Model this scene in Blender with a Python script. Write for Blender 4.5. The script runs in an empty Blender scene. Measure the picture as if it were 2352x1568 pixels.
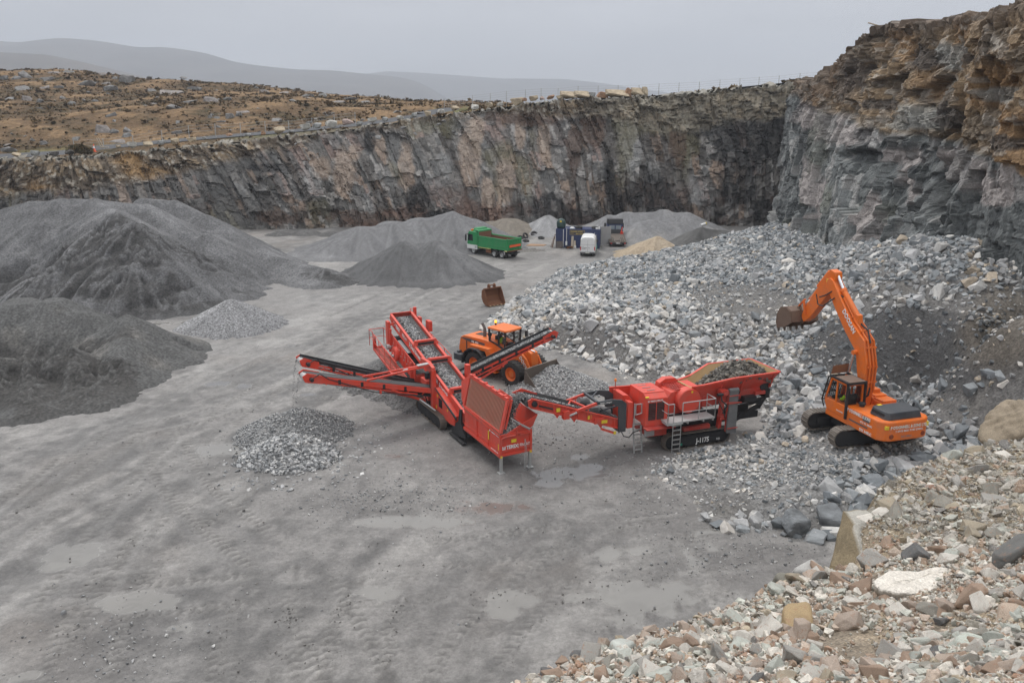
import bpy, bmesh, math, random
import numpy as np
from mathutils import Vector, Matrix

random.seed(11)
R = math.radians
scene = bpy.context.scene
COL = scene.collection

# ------------------------------------------------------------------ camera
EYE = 18.5                                  # eye height above the pit floor
PITCH = 15.7                                # degrees below the horizon
cam = bpy.data.objects.new("camera", bpy.data.cameras.new("camera"))
COL.objects.link(cam)
cam.location = (0, 0, EYE)
cam.rotation_euler = (R(90 - PITCH), 0, 0)
cam.data.sensor_width = 36
cam.data.lens = 29.08
cam.data.clip_start = 0.3
cam.data.clip_end = 12000
scene.camera = cam

# ------------------------------------------------------------------ overcast sky
SUN_EL, SUN_AZ = 58, -28                    # soft sun behind cloud, beyond the pit and to the left
world = bpy.data.worlds.new("World")
scene.world = world
world.use_nodes = True
nt = world.node_tree
nt.nodes.clear()
N, L = nt.nodes.new, nt.links.new
sky = N("ShaderNodeTexSky")
sky.sky_type = 'NISHITA'
sky.sun_disc = False
sky.sun_elevation = R(SUN_EL)
sky.sun_rotation = R(SUN_AZ)
sky.dust_density = 4
tc = N("ShaderNodeTexCoord")
sep = N("ShaderNodeSeparateXYZ")
L(tc.outputs['Generated'], sep.inputs[0])
ramp = N("ShaderNodeValToRGB")              # cloud deck: pale at the horizon, a grey band, bright overhead
cr = ramp.color_ramp
cr.elements[0].position = 0.0
cr.elements[0].color = (1.0, 1.01, 1.03, 1)
cr.elements[1].position = 1.0
cr.elements[1].color = (1.9, 1.9, 1.9, 1)
for p, c in ((0.05, (0.98, 0.99, 1.02)), (0.10, (0.86, 0.875, 0.92)), (0.16, (0.62, 0.64, 0.70)), (0.30, (0.95, 0.96, 1.0)), (0.6, (1.45, 1.46, 1.48))):
    e = cr.elements.new(p)
    e.color = (*c, 1)
L(sep.outputs['Z'], ramp.inputs[0])
mp = N("ShaderNodeMapping")
mp.inputs['Scale'].default_value = (1.6, 1.6, 9)
L(tc.outputs['Generated'], mp.inputs[0])
cl = N("ShaderNodeTexNoise")
cl.inputs['Scale'].default_value = 1.7
cl.inputs['Detail'].default_value = 5
cl.inputs['Roughness'].default_value = 0.45
L(mp.outputs[0], cl.inputs['Vector'])
mr = N("ShaderNodeMapRange")
mr.inputs['From Min'].default_value = 0.3
mr.inputs['From Max'].default_value = 0.7
mr.inputs['To Min'].default_value = 0.82
mr.inputs['To Max'].default_value = 1.16
L(cl.outputs['Fac'], mr.inputs['Value'])
# the deck is brighter to the right of the view (thin cloud) than to the left
mrx = N("ShaderNodeMapRange")
mrx.inputs['From Min'].default_value = -0.6
mrx.inputs['From Max'].default_value = 0.5
mrx.inputs['To Min'].default_value = 0.80
mrx.inputs['To Max'].default_value = 1.12
L(sep.outputs['X'], mrx.inputs['Value'])
mu = N("ShaderNodeMath"); mu.operation = 'MULTIPLY'
L(mr.outputs[0], mu.inputs[0]); L(mrx.outputs[0], mu.inputs[1])
vm = N("ShaderNodeVectorMath"); vm.operation = 'SCALE'
L(ramp.outputs[0], vm.inputs[0]); L(mu.outputs[0], vm.inputs['Scale'])
bg1 = N("ShaderNodeBackground"); bg1.inputs['Strength'].default_value = 0.95
L(vm.outputs[0], bg1.inputs['Color'])
bg2 = N("ShaderNodeBackground"); bg2.inputs['Strength'].default_value = 0.05
L(sky.outputs[0], bg2.inputs['Color'])
mx = N("ShaderNodeMixShader"); mx.inputs[0].default_value = 0.12
L(bg1.outputs[0], mx.inputs[1]); L(bg2.outputs[0], mx.inputs[2])
wo = N("ShaderNodeOutputWorld")
L(mx.outputs[0], wo.inputs['Surface'])

sl = bpy.data.lights.new("sun", 'SUN')
sl.energy = 1.5
sl.angle = R(16)
sl.color = (1.0, 0.97, 0.93)
so = bpy.data.objects.new("sun", sl)
COL.objects.link(so)
az, el = R(SUN_AZ), R(SUN_EL)
sd = Vector((math.sin(az) * math.cos(el), math.cos(az) * math.cos(el), math.sin(el)))
so.rotation_euler = sd.to_track_quat('Z', 'Y').to_euler()
so.location = (0, 60, 80)

vs = scene.view_settings
vs.view_transform = 'Standard'
vs.look = 'None'
vs.exposure = 0.15
vs.gamma = 1.0
scene.cycles.use_denoising = True
scene.cycles.max_bounces = 5
scene.cycles.diffuse_bounces = 3
scene.cycles.volume_bounces = 0
scene.cycles.transparent_max_bounces = 6

# ------------------------------------------------------------------ pixel -> world (photo at 2352 x 1568)
FP, CX, CY = 1900.0, 1176.0, 784.0
CT, ST = math.cos(R(PITCH)), math.sin(R(PITCH))

def ray(x, y):
    u, v = (x - CX) / FP, (y - CY) / FP
    return u, CT - v * ST, -(ST + v * CT)

def onz(x, y, h=0.0):
    a, b, c = ray(x, y)
    t = (h - EYE) / c
    return Vector((a * t, b * t, h))

def ony(x, y, Y):
    a, b, c = ray(x, y)
    t = Y / b
    return Vector((a * t, Y, EYE + c * t))

# ------------------------------------------------------------------ numpy noise
def _h(ix, iy, s):
    n = (ix.astype(np.int64) * 374761393 + iy.astype(np.int64) * 668265263 + s * 1442695041) & 0xffffffff
    n = ((n ^ (n >> 13)) * 1274126177) & 0xffffffff
    n = ((n ^ (n >> 16)) * 2246822519) & 0xffffffff
    return ((n ^ (n >> 15)) & 0xffffff) / float(0x1000000)

def vnoise(x, y, s=0):
    ix, iy = np.floor(x), np.floor(y)
    fx, fy = x - ix, y - iy
    fx = fx * fx * (3 - 2 * fx); fy = fy * fy * (3 - 2 * fy)
    a, b = _h(ix, iy, s), _h(ix + 1, iy, s)
    c, d = _h(ix, iy + 1, s), _h(ix + 1, iy + 1, s)
    return (a * (1 - fx) + b * fx) * (1 - fy) + (c * (1 - fx) + d * fx) * fy

def fbm(x, y, o=4, s=0, g=0.5):
    t = 0; a = 1.0; n = 0
    for i in range(o):
        t = t + a * (vnoise(x * 2 ** i + 17.3 * i, y * 2 ** i + 9.1 * i, s + i) - 0.5)
        n += a; a *= g
    return 2 * t / n

def worley(x, y, s=0):
    ix, iy = np.floor(x), np.floor(y)
    b1 = np.full(x.shape, 1e9); b2 = b1.copy()
    cx = np.zeros_like(b1); cy = np.zeros_like(b1); px = np.zeros_like(b1); py = np.zeros_like(b1)
    for dx in (-1, 0, 1):
        for dy in (-1, 0, 1):
            jx, jy = ix + dx, iy + dy
            qx = jx + _h(jx, jy, s + 101); qy = jy + _h(jx, jy, s + 202)
            d = (qx - x) ** 2 + (qy - y) ** 2
            m = d < b1
            b2 = np.where(m, b1, np.minimum(b2, d))
            b1 = np.where(m, d, b1)
            cx = np.where(m, jx, cx); cy = np.where(m, jy, cy)
            px = np.where(m, qx, px); py = np.where(m, qy, py)
    return cx, cy, x - px, y - py, np.sqrt(b1), np.sqrt(b2)

def facets(x, y, s, off, tilt):
    """broken rock: every cell is a plane of its own depth and tilt; also returns the cell's own random value"""
    cx, cy, dx, dy, f1, f2 = worley(x, y, s)
    o = (_h(cx, cy, s + 1) - .5) * 2 * off
    tx = (_h(cx, cy, s + 2) - .5) * 2 * tilt
    ty = (_h(cx, cy, s + 3) - .5) * 2 * tilt
    return o + tx * dx + ty * dy, _h(cx, cy, s + 4), f2 - f1

def blocks(x, y, s, off, tilt, stag=1.0):
    """jointed rock: columns broken into blocks, every block a plane of its own; returns depth, own value, distance to a joint"""
    i = np.floor(x); f = x - i
    wl = .5 + .34 * (_h(i, i * 0, s) - .5) * 2; i2 = i * 2 + (f > wl)                       # columns of uneven width
    lo = np.where(f > wl, wl, 0.0); hi = np.where(f > wl, 1.0, wl); fx = (f - lo) / (hi - lo)
    yy = y * (.6 + .8 * _h(i2, i2 * 0, s + 7)) + stag * _h(i2, i2 * 0, s + 8)
    j = np.floor(yy); g = yy - j
    wv = .5 + .36 * (_h(i2, j, s + 9) - .5) * 2; j2 = j * 2 + (g > wv)
    lo2 = np.where(g > wv, wv, 0.0); hi2 = np.where(g > wv, 1.0, wv); fy = (g - lo2) / (hi2 - lo2)
    o = (_h(i2, j2, s + 1) - .5) * 2 * off; tx = (_h(i2, j2, s + 2) - .5) * 2 * tilt; ty = (_h(i2, j2, s + 3) - .5) * 2 * tilt
    e = np.minimum(np.minimum(fx, 1 - fx), np.minimum(fy, 1 - fy))
    return o + tx * (fx - .5) + ty * (fy - .5), _h(i2, j2, s + 4), e

def sst(x, a, b):
    t = np.clip((x - a) / (b - a), 0, 1)
    return t * t * (3 - 2 * t)

def mixc(c, k, f):
    f = np.asarray(f)[..., None]
    return c * (1 - f) + np.asarray(k) * f

class TPS:
    """smooth surface through control points"""
    def __init__(self, pts, lam=0.02):
        p = np.array(pts, float); self.p = p[:, :2]; n = len(p)
        A = np.zeros((n + 3, n + 3)); A[:n, :n] = self.k(self.p, self.p) + lam * np.eye(n) * 10
        A[:n, n] = 1; A[:n, n + 1:] = self.p; A[n, :n] = 1; A[n + 1:, :n] = self.p.T
        self.w = np.linalg.solve(A, np.concatenate([p[:, 2], np.zeros(3)]))
    def k(self, a, b):
        d2 = ((a[:, None, :] - b[None]) ** 2).sum(-1)
        return 0.5 * d2 * np.log(d2 + 1e-9)
    def __call__(self, x, y):
        x = np.asarray(x, float); q = np.stack([x.ravel(), np.asarray(y, float).ravel()], 1); out = np.zeros(len(q)); n = len(self.p)
        for i in range(0, len(q), 20000):
            b = q[i:i + 20000]
            out[i:i + 20000] = self.k(b, self.p) @ self.w[:n] + self.w[n] + b @ self.w[n + 1:]
        return out.reshape(x.shape)

def inside(poly, x, y):
    r = np.zeros(x.shape, bool); n = len(poly)
    for i in range(n):
        x1, y1 = poly[i]; x2, y2 = poly[(i + 1) % n]
        if y1 == y2: continue
        c = ((y1 > y) != (y2 > y)) & (x < (x2 - x1) * (y - y1) / (y2 - y1) + x1)
        r ^= c
    return r

def dist_line(pts, x, y):
    """distance to a polyline and arc length along it"""
    b = np.full(x.shape, 1e9); sa = np.zeros(x.shape); acc = 0; sg = np.zeros(x.shape)
    for (x1, y1), (x2, y2) in zip(pts[:-1], pts[1:]):
        dx, dy = x2 - x1, y2 - y1; l = math.hypot(dx, dy)
        t = np.clip(((x - x1) * dx + (y - y1) * dy) / (l * l), 0, 1)
        d = np.hypot(x - x1 - t * dx, y - y1 - t * dy); m = d < b
        cr_ = (dx * (y - y1) - dy * (x - x1)) / l
        b = np.where(m, d, b); sa = np.where(m, acc + t * l, sa); sg = np.where(m, cr_, sg); acc += l
    return b, sa, sg

# ------------------------------------------------------------------ object helpers
def tag(o, label=None, cat=None, group=None, kind=None):
    if label: o['label'] = label
    if cat: o['category'] = cat
    if group: o['group'] = group
    if kind: o['kind'] = kind
    return o

def link(name, me, mat=None, parent=None):
    o = bpy.data.objects.new(name, me)
    COL.objects.link(o)
    if mat is not None: me.materials.append(mat)
    if parent is not None: o.parent = parent
    return o

def empty(name, loc, deg=0):
    o = bpy.data.objects.new(name, None)
    COL.objects.link(o)
    o.location = loc
    o.rotation_euler = (0, 0, R(deg))
    o.empty_display_size = 0.3
    return o

def np_mesh(name, V, faces_flat, starts, totals, col=None, extra=None, smooth=False):
    me = bpy.data.meshes.new(name)
    me.vertices.add(len(V)); me.vertices.foreach_set('co', np.ascontiguousarray(V, np.float32).ravel())
    me.loops.add(len(faces_flat)); me.loops.foreach_set('vertex_index', np.ascontiguousarray(faces_flat, np.int32))
    me.polygons.add(len(starts)); me.polygons.foreach_set('loop_start', np.ascontiguousarray(starts, np.int32))
    me.polygons.foreach_set('loop_total', np.ascontiguousarray(totals, np.int32))
    me.update(calc_edges=True)
    me.validate()
    if col is not None:
        a = me.color_attributes.new('Col', 'FLOAT_COLOR', 'POINT')
        a.data.foreach_set('color', np.concatenate([col, np.ones((len(col), 1))], 1).astype(np.float32).ravel())
    for k, v in (extra or {}).items():
        a = me.attributes.new(k, 'FLOAT', 'POINT'); a.data.foreach_set('value', v.astype(np.float32).ravel())
    me.polygons.foreach_set('use_smooth', np.full(len(starts), smooth))
    return me

def grid_mesh(name, P, col=None, keep=None, extra=None, smooth=False):
    n, m = P.shape[:2]
    idx = np.arange(n * m).reshape(n, m)
    q = np.stack([idx[:-1, :-1], idx[:-1, 1:], idx[1:, 1:], idx[1:, :-1]], -1).reshape(-1, 4)
    if keep is not None:
        kq = (keep[:-1, :-1] | keep[:-1, 1:] | keep[1:, 1:] | keep[1:, :-1]).ravel()
        q = q[kq]
    V = P.reshape(-1, 3); C = None if col is None else col.reshape(-1, 3)
    ex = {k: v.ravel() for k, v in (extra or {}).items()}
    if keep is not None:
        used = np.zeros(n * m, bool); used[q.ravel()] = True
        remap = np.cumsum(used) - 1
        V = V[used]; q = remap[q]
        if C is not None: C = C[used]
        ex = {k: v[used] for k, v in ex.items()}
    return np_mesh(name, V, q.ravel(), np.arange(len(q)) * 4, np.full(len(q), 4), C, ex, smooth)

# ------------------------------------------------------------------ materials
def newmat(name):
    m = bpy.data.materials.new(name); m.use_nodes = True
    nt = m.node_tree; b = nt.nodes['Principled BSDF']
    return m, nt, b

def noise_node(nt, scale, detail=4, rough=.6, coord='Object'):
    t = nt.nodes.new("ShaderNodeTexCoord"); n = nt.nodes.new("ShaderNodeTexNoise")
    n.inputs['Scale'].default_value = scale; n.inputs['Detail'].default_value = detail; n.inputs['Roughness'].default_value = rough
    nt.links.new(t.outputs[coord], n.inputs['Vector'])
    return n

def rng(nt, src, a, b, c, d):
    m = nt.nodes.new("ShaderNodeMapRange")
    for k, v in zip(('From Min', 'From Max', 'To Min', 'To Max'), (a, b, c, d)): m.inputs[k].default_value = v
    nt.links.new(src, m.inputs['Value'])
    return m.outputs[0]

def mixrgb(nt, f, a, b, mode='MIX'):
    m = nt.nodes.new("ShaderNodeMix"); m.data_type = 'RGBA'; m.blend_type = mode
    for s, v in ((0, f), (6, a), (7, b)):
        if hasattr(v, 'node'): nt.links.new(v, m.inputs[s])
        else: m.inputs[s].default_value = v if s == 0 else (*v, 1)
    return m.outputs[2]

def bump(nt, b, src, strength, dist):
    n = nt.nodes.new("ShaderNodeBump"); n.inputs['Strength'].default_value = strength; n.inputs['Distance'].default_value = dist
    nt.links.new(src, n.inputs['Height']); nt.links.new(n.outputs[0], b.inputs['Normal'])
    return n

def paint(name, rgb, rough=.38, dirt=.35, metal=0.0, dust=(.22, .2, .18), scale=1.7):
    """painted or bare metal with dust in blotches"""
    m, nt, b = newmat(name)
    n1 = noise_node(nt, scale, 6, .7); n2 = noise_node(nt, scale * 9, 3, .6)
    f = nt.nodes.new("ShaderNodeMath"); f.operation = 'MULTIPLY'
    nt.links.new(rng(nt, n1.outputs[0], .42, .72, 0, dirt), f.inputs[0]); nt.links.new(rng(nt, n2.outputs[0], .3, .6, .35, 1), f.inputs[1])
    nt.links.new(mixrgb(nt, f.outputs[0], rgb, dust), b.inputs['Base Color'])
    nt.links.new(rng(nt, n1.outputs[0], .4, .7, rough, min(1, rough + .3)), b.inputs['Roughness'])
    b.inputs['Metallic'].default_value = metal
    return m

def attr_mat(name, rough=.85, var=.35, scale=6, bscale=4, bstr=.5, bdist=.08, spec=.3, coord='Object', fine=None):
    """surface whose own colour is stored per vertex, broken up by fine mottling"""
    m, nt, b = newmat(name)
    a = nt.nodes.new("ShaderNodeAttribute"); a.attribute_name = 'Col'
    n = noise_node(nt, scale, 6, .7, coord)
    v = rng(nt, n.outputs[0], .3, .7, 1 - var, 1 + var)
    if fine:
        n3 = noise_node(nt, fine[0], 2, .5, coord)
        v3 = rng(nt, n3.outputs[0], .3, .7, 1 - fine[1], 1 + fine[1])
        mm = nt.nodes.new("ShaderNodeMath"); mm.operation = 'MULTIPLY'
        nt.links.new(v, mm.inputs[0]); nt.links.new(v3, mm.inputs[1]); v = mm.outputs[0]
    s = nt.nodes.new("ShaderNodeVectorMath"); s.operation = 'SCALE'
    nt.links.new(a.outputs['Color'], s.inputs[0]); nt.links.new(v, s.inputs['Scale'])
    nt.links.new(s.outputs[0], b.inputs['Base Color'])
    b.inputs['Roughness'].default_value = rough
    b.inputs['Specular IOR Level'].default_value = spec
    n2 = noise_node(nt, bscale, 5, .65, coord)
    bump(nt, b, n2.outputs[0], bstr, bdist)
    return m
# ================================================================== THE SETTING
def track_paths():
    px = [[(40, 1568), (250, 1240), (420, 1040), (640, 870), (830, 760), (1010, 660)],
          [(-60, 1290), (150, 1120), (330, 960), (560, 830), (800, 720), (950, 650)],
          [(560, 1568), (600, 1400), (700, 1300), (1000, 1270), (1500, 1210), (1620, 1190)],
          [(300, 1375), (700, 1345), (1100, 1330), (1500, 1290)],
          [(820, 1568), (760, 1440), (690, 1330), (560, 1230), (430, 1120), (380, 1020)],
          [(1060, 1568), (1120, 1460), (1260, 1330), (1430, 1250), (1560, 1215)],
          [(0, 1180), (260, 1010), (440, 960), (650, 905), (830, 905)],
          [(610, 1568), (590, 1440), (600, 1390)], [(820, 1540), (830, 1450), (860, 1380)],
          [(180, 1568), (230, 1400), (330, 1270), (480, 1160)],
          [(870, 880), (1000, 760), (1090, 690), (1200, 640), (1290, 610)],
          [(740, 900), (860, 780), (960, 700), (1100, 640), (1260, 600)],
          [(1300, 1430), (1500, 1360), (1700, 1330)], [(960, 1200), (1200, 1190), (1420, 1170)]]
    out = []
    for p in px:
        q = [tuple(onz(*a)[:2]) for a in p]; r = []
        for i in range(len(q) - 1):           # Catmull-Rom
            p0, p1, p2, p3 = q[max(i - 1, 0)], q[i], q[i + 1], q[min(i + 2, len(q) - 1)]
            for k in range(6):
                t = k / 6
                r.append(tuple(.5 * (2 * b + (c - a) * t + (2 * a - 5 * b + 4 * c - d) * t * t + (3 * b - a - 3 * c + d) * t ** 3)
                               for a, b, c, d in zip(p0, p1, p2, p3)))
        r.append(q[-1]); out.append(r)
    return out

PUDDLES = [(160, 1272, 52, 22, 0), (120, 1300, 30, 10, 0), (290, 1385, 100, 20, 0), (410, 1440, 30, 10, 0), (850, 1363, 60, 22, 0),
           (55, 1550, 60, 22, 0), (1310, 1085, 70, 16, 1), (1255, 1108, 40, 10, 1), (1350, 1072, 30, 9, 1), (1290, 1003, 46, 8, 1), (1330, 1048, 20, 7, 1),
           (1400, 1265, 150, 24, 0), (1420, 1370, 220, 48, 0), (510, 877, 30, 5, 1), (563, 884, 14, 5, 1), (1640, 1218, 70, 10, 0),
           (1150, 1162, 70, 14, 2), (900, 1045, 50, 10, 2), (700, 905, 30, 5, 1), (665, 792, 20, 4, 1), (360, 742, 60, 5, 0), (1060, 640, 40, 5, 0),
           (960, 1195, 90, 10, 0), (540, 1030, 60, 9, 0), (1450, 596, 60, 6, 0), (1200, 575, 70, 5, 0)]
DARKS = [(1000, 990, 190, 75, .5), (1250, 1050, 260, 90, .55), (1600, 1180, 240, 55, .5), (230, 1490, 190, 120, .45), (820, 1150, 200, 40, .4), (1150, 800, 120, 60, .4),
         (1720, 1290, 180, 60, .55), (400, 720, 260, 20, .45), (1020, 660, 260, 14, .5), (1180, 590, 130, 14, .35), (560, 1050, 150, 50, .3), (1000, 1420, 260, 70, .2),
         (285, 1215, 26, 24, .75), (215, 1163, 14, 8, .7), (210, 1420, 24, 34, .6), (1460, 1060, 90, 40, .35), (820, 860, 90, 40, .4)]
PATHS = track_paths()

def floor_fields(X, Y):
    """height, own colour and wetness of the pit floor"""
    lo = fbm(X * .06, Y * .06, 4, 5); md = fbm(X * .35, Y * .35, 4, 6); fi = fbm(X * 1.7, Y * 1.7, 4, 7)
    # streaks along the haul direction (towards the far right)
    a = R(66); U, V = X * math.cos(a) + Y * math.sin(a), -X * math.sin(a) + Y * math.cos(a)
    st = fbm(U * .05 + lo, V * .7, 4, 9)
    h = .05 * lo + .03 * md + .02 * fi
    col = np.empty(X.shape + (3,)); col[:] = (.212, .204, .197)
    col = mixc(col, (.27, .26, .249), sst(md * .8 + .8 * st, .0, .6))
    col = mixc(col, (.09, .088, .087), sst(-lo - .6 * st + .5 * fi + .3 * md, .0, .75) * .8)
    col = mixc(col, (.215, .182, .155), sst(fbm(X * .13, Y * .13, 3, 33), .2, .7) * .35)
    wet = sst(fbm(X * .11, Y * .11, 4, 21) + .4 * md, .0, .8) * .42
    col = mixc(col, (.11, .107, .105), sst(fbm(X * .8 + 3, Y * .8, 5, 44, .65), .12, .5) * .5); col = mixc(col, (.255, .247, .238), sst(fbm(X * .5 + 9, Y * .5, 5, 45, .65), .15, .5) * .45)
    # photo-measured dark patches, several under and round the machines
    zc = Y * CT + EYE * ST
    px = CX + FP * X / zc; py = CY + FP * (EYE * CT - Y * ST) / zc
    wob = .35 * md + .3 * fi + .2 * st
    for (cx, cy, rx, ry, k) in DARKS:
        o, e = onz(cx, cy), onz(cx, cy - ry); sx = abs(onz(cx + rx, cy).x - o.x); sy = max(.3, e.y - o.y)
        d = np.hypot((X - o.x) / sx, (Y - o.y) / sy) - wob * .9
        col = mixc(col, (.105, .10, .098), sst(-d, -1.15, -.45) * k)
    # tyre treads pressed into the mud
    for i, p in enumerate(PATHS):
        d, s, sg = dist_line(p, X, Y)
        for off in (-1.05, 1.05):
            x = (sg - off) / .30
            inb = sst(-np.abs(x), -1.25, -.85) * (d < 3)
            fade = sst(fbm(X * .22, Y * .22, 3, 60 + i), -.25, .3)
            bars = (np.sin((s + np.abs(x) * .18) * 2 * np.pi / .42) > .05) * inb * fade
            h = h - .05 * bars + .02 * inb * fade * (1 - bars)
            col = mixc(col, (.105, .10, .097), bars * .6)
            col = mixc(col, (.30, .29, .275), inb * fade * (1 - bars) * .28)
    # long smooth ruts left by years of haulage
    for i in range(16):
        rr = random.Random(300 + i); p = PATHS[i % len(PATHS)]; k0 = rr.uniform(-5, 5); k1 = rr.uniform(-5, 5)
        q = [(a + k0 + (k1 - k0) * j / len(p), b + .6 * (k1 - k0) * j / len(p)) for j, (a, b) in enumerate(p)]
        d, s, sg = dist_line(q, X, Y); wd = rr.uniform(.18, .4); fade = sst(fbm(s * .07 + i * 9, sg * .3, 3, 500 + i), -.2, .35)
        for off in (-.95, .95):
            m = sst(-np.abs(sg - off + .15 * fi), -wd * 1.4, -wd * .5) * fade * (d < 4)
            h = h - .018 * m; col = mixc(col, (.125, .12, .116) if i % 3 else (.30, .29, .276), m * (.42 if i % 3 else .18)); wet = np.maximum(wet, m * .3)
    # puddles: milky, clear or rusty water lying level in the hollows
    for (cx, cy, rx, ry, k) in PUDDLES:
        o, e = onz(cx, cy), onz(cx, cy - ry); sx = abs(onz(cx + rx, cy).x - o.x); sy = max(.25, e.y - o.y)
        d = np.hypot((X - o.x) / sx, (Y - o.y) / sy) + 1.5 * md + .7 * fi
        f = sst(-d, -1.05, -.72); rim = sst(-d, -1.6, -1.0)
        h = h * (1 - rim) - .05 * rim * (1 - f) - .045 * f
        c = ((.24, .232, .215), (.15, .148, .147), (.17, .135, .12))[k]
        col = mixc(col, (.13, .126, .122), rim * .3)
        col = mixc(col, c, f * (.55 if k != 1 else .6)); wet = np.maximum(wet, np.maximum(f * (1.0 if k == 1 else .8), rim * .3))
    return h, col, wet

def floor_mat():
    m, nt, b = newmat("damp_quarry_floor")
    a = nt.nodes.new("ShaderNodeAttribute"); a.attribute_name = 'Col'
    w = nt.nodes.new("ShaderNodeAttribute"); w.attribute_name = 'Wet'
    n = noise_node(nt, 5, 8, .75); n2 = noise_node(nt, 26, 3, .6)
    n4 = noise_node(nt, 1.1, 9, .72); v4 = rng(nt, n4.outputs[0], .3, .7, .78, 1.22); v0 = rng(nt, n.outputs[0], .3, .7, .72, 1.28); v2 = rng(nt, n2.outputs[0], .3, .7, .84, 1.16)
    m4 = nt.nodes.new("ShaderNodeMath"); m4.operation = 'MULTIPLY'; nt.links.new(v0, m4.inputs[0]); nt.links.new(v4, m4.inputs[1]); v = m4.outputs[0]
    mm = nt.nodes.new("ShaderNodeMath"); mm.operation = 'MULTIPLY'
    nt.links.new(v, mm.inputs[0]); nt.links.new(v2, mm.inputs[1])
    dry = rng(nt, w.outputs['Fac'], .55, .8, 1, 0)            # standing water carries no grit pattern
    one = nt.nodes.new("ShaderNodeMix"); one.data_type = 'FLOAT'
    nt.links.new(dry, one.inputs[0]); one.inputs[2].default_value = 1; nt.links.new(mm.outputs[0], one.inputs[3])
    s = nt.nodes.new("ShaderNodeVectorMath"); s.operation = 'SCALE'
    nt.links.new(a.outputs['Color'], s.inputs[0]); nt.links.new(one.outputs[0], s.inputs['Scale'])
    nt.links.new(s.outputs[0], b.inputs['Base Color'])
    nt.links.new(rng(nt, w.outputs['Fac'], 0, .85, .8, .06), b.inputs['Roughness'])
    bp = bump(nt, b, n.outputs[0], .8, .07)
    nt.links.new(rng(nt, w.outputs['Fac'], .4, .75, .85, 0.0), bp.inputs['Strength'])
    return m
FLOOR = floor_mat()
for nm, xs, ys in (("pit_floor", np.arange(-46, 26, .15), np.arange(17, 74.01, .15)),
                   ("pit_floor", np.arange(-96, 52, .4), np.arange(73.9, 142, .4)),
                   ("pit_floor", np.arange(25.9, 52, .5), np.arange(17, 74.3, .5)),
                   ("pit_floor", np.arange(-96, -45.8, .5), np.arange(17, 74.3, .5))):
    X, Y = np.meshgrid(xs, ys)
    h, c, w = floor_fields(X, Y)
    tag(link(nm, grid_mesh(nm, np.stack([X, Y, h], -1), c, extra={'Wet': w}, smooth=True), FLOOR), "grey damp quarry floor of crushed stone and mud with tyre tracks", kind='structure')

def plain(name, rgb, rough=.9, var=.25, scale=.02):
    m, nt, b = newmat(name)
    n = noise_node(nt, scale, 8, .65)
    nt.links.new(mixrgb(nt, rng(nt, n.outputs[0], .35, .65, 0, 1), tuple(k * (1 - var) for k in rgb), tuple(k * (1 + var) for k in rgb)), b.inputs['Base Color'])
    b.inputs['Roughness'].default_value = rough
    return m
# the land the quarry is cut into, out to the horizon
gx = np.linspace(-6300, 6300, 30); gy = np.linspace(-150, 6300, 24); X, Y = np.meshgrid(gx, gy)
tag(link("ground", grid_mesh("ground", np.stack([X, Y, np.full(X.shape, -1.2)], -1)), plain("far_moor", (.15, .125, .085))), "dull brown low moorland reaching to the horizon", kind='structure')

# ------------------------------------------------------------------ quarry walls
def walk(pts, n):
    p = np.array(pts, float); d = np.r_[0, np.cumsum(np.hypot(*(p[1:, :2] - p[:-1, :2]).T))]
    s = np.linspace(0, d[-1], n)
    return np.stack([np.interp(s, d, p[:, k]) for k in range(p.shape[1])], 1), s

CLIFF = attr_mat("quarry_rock", rough=.78, var=.3, scale=1.3, bscale=1.6, bstr=.7, bdist=.22, spec=.4, fine=(7, .22))

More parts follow.
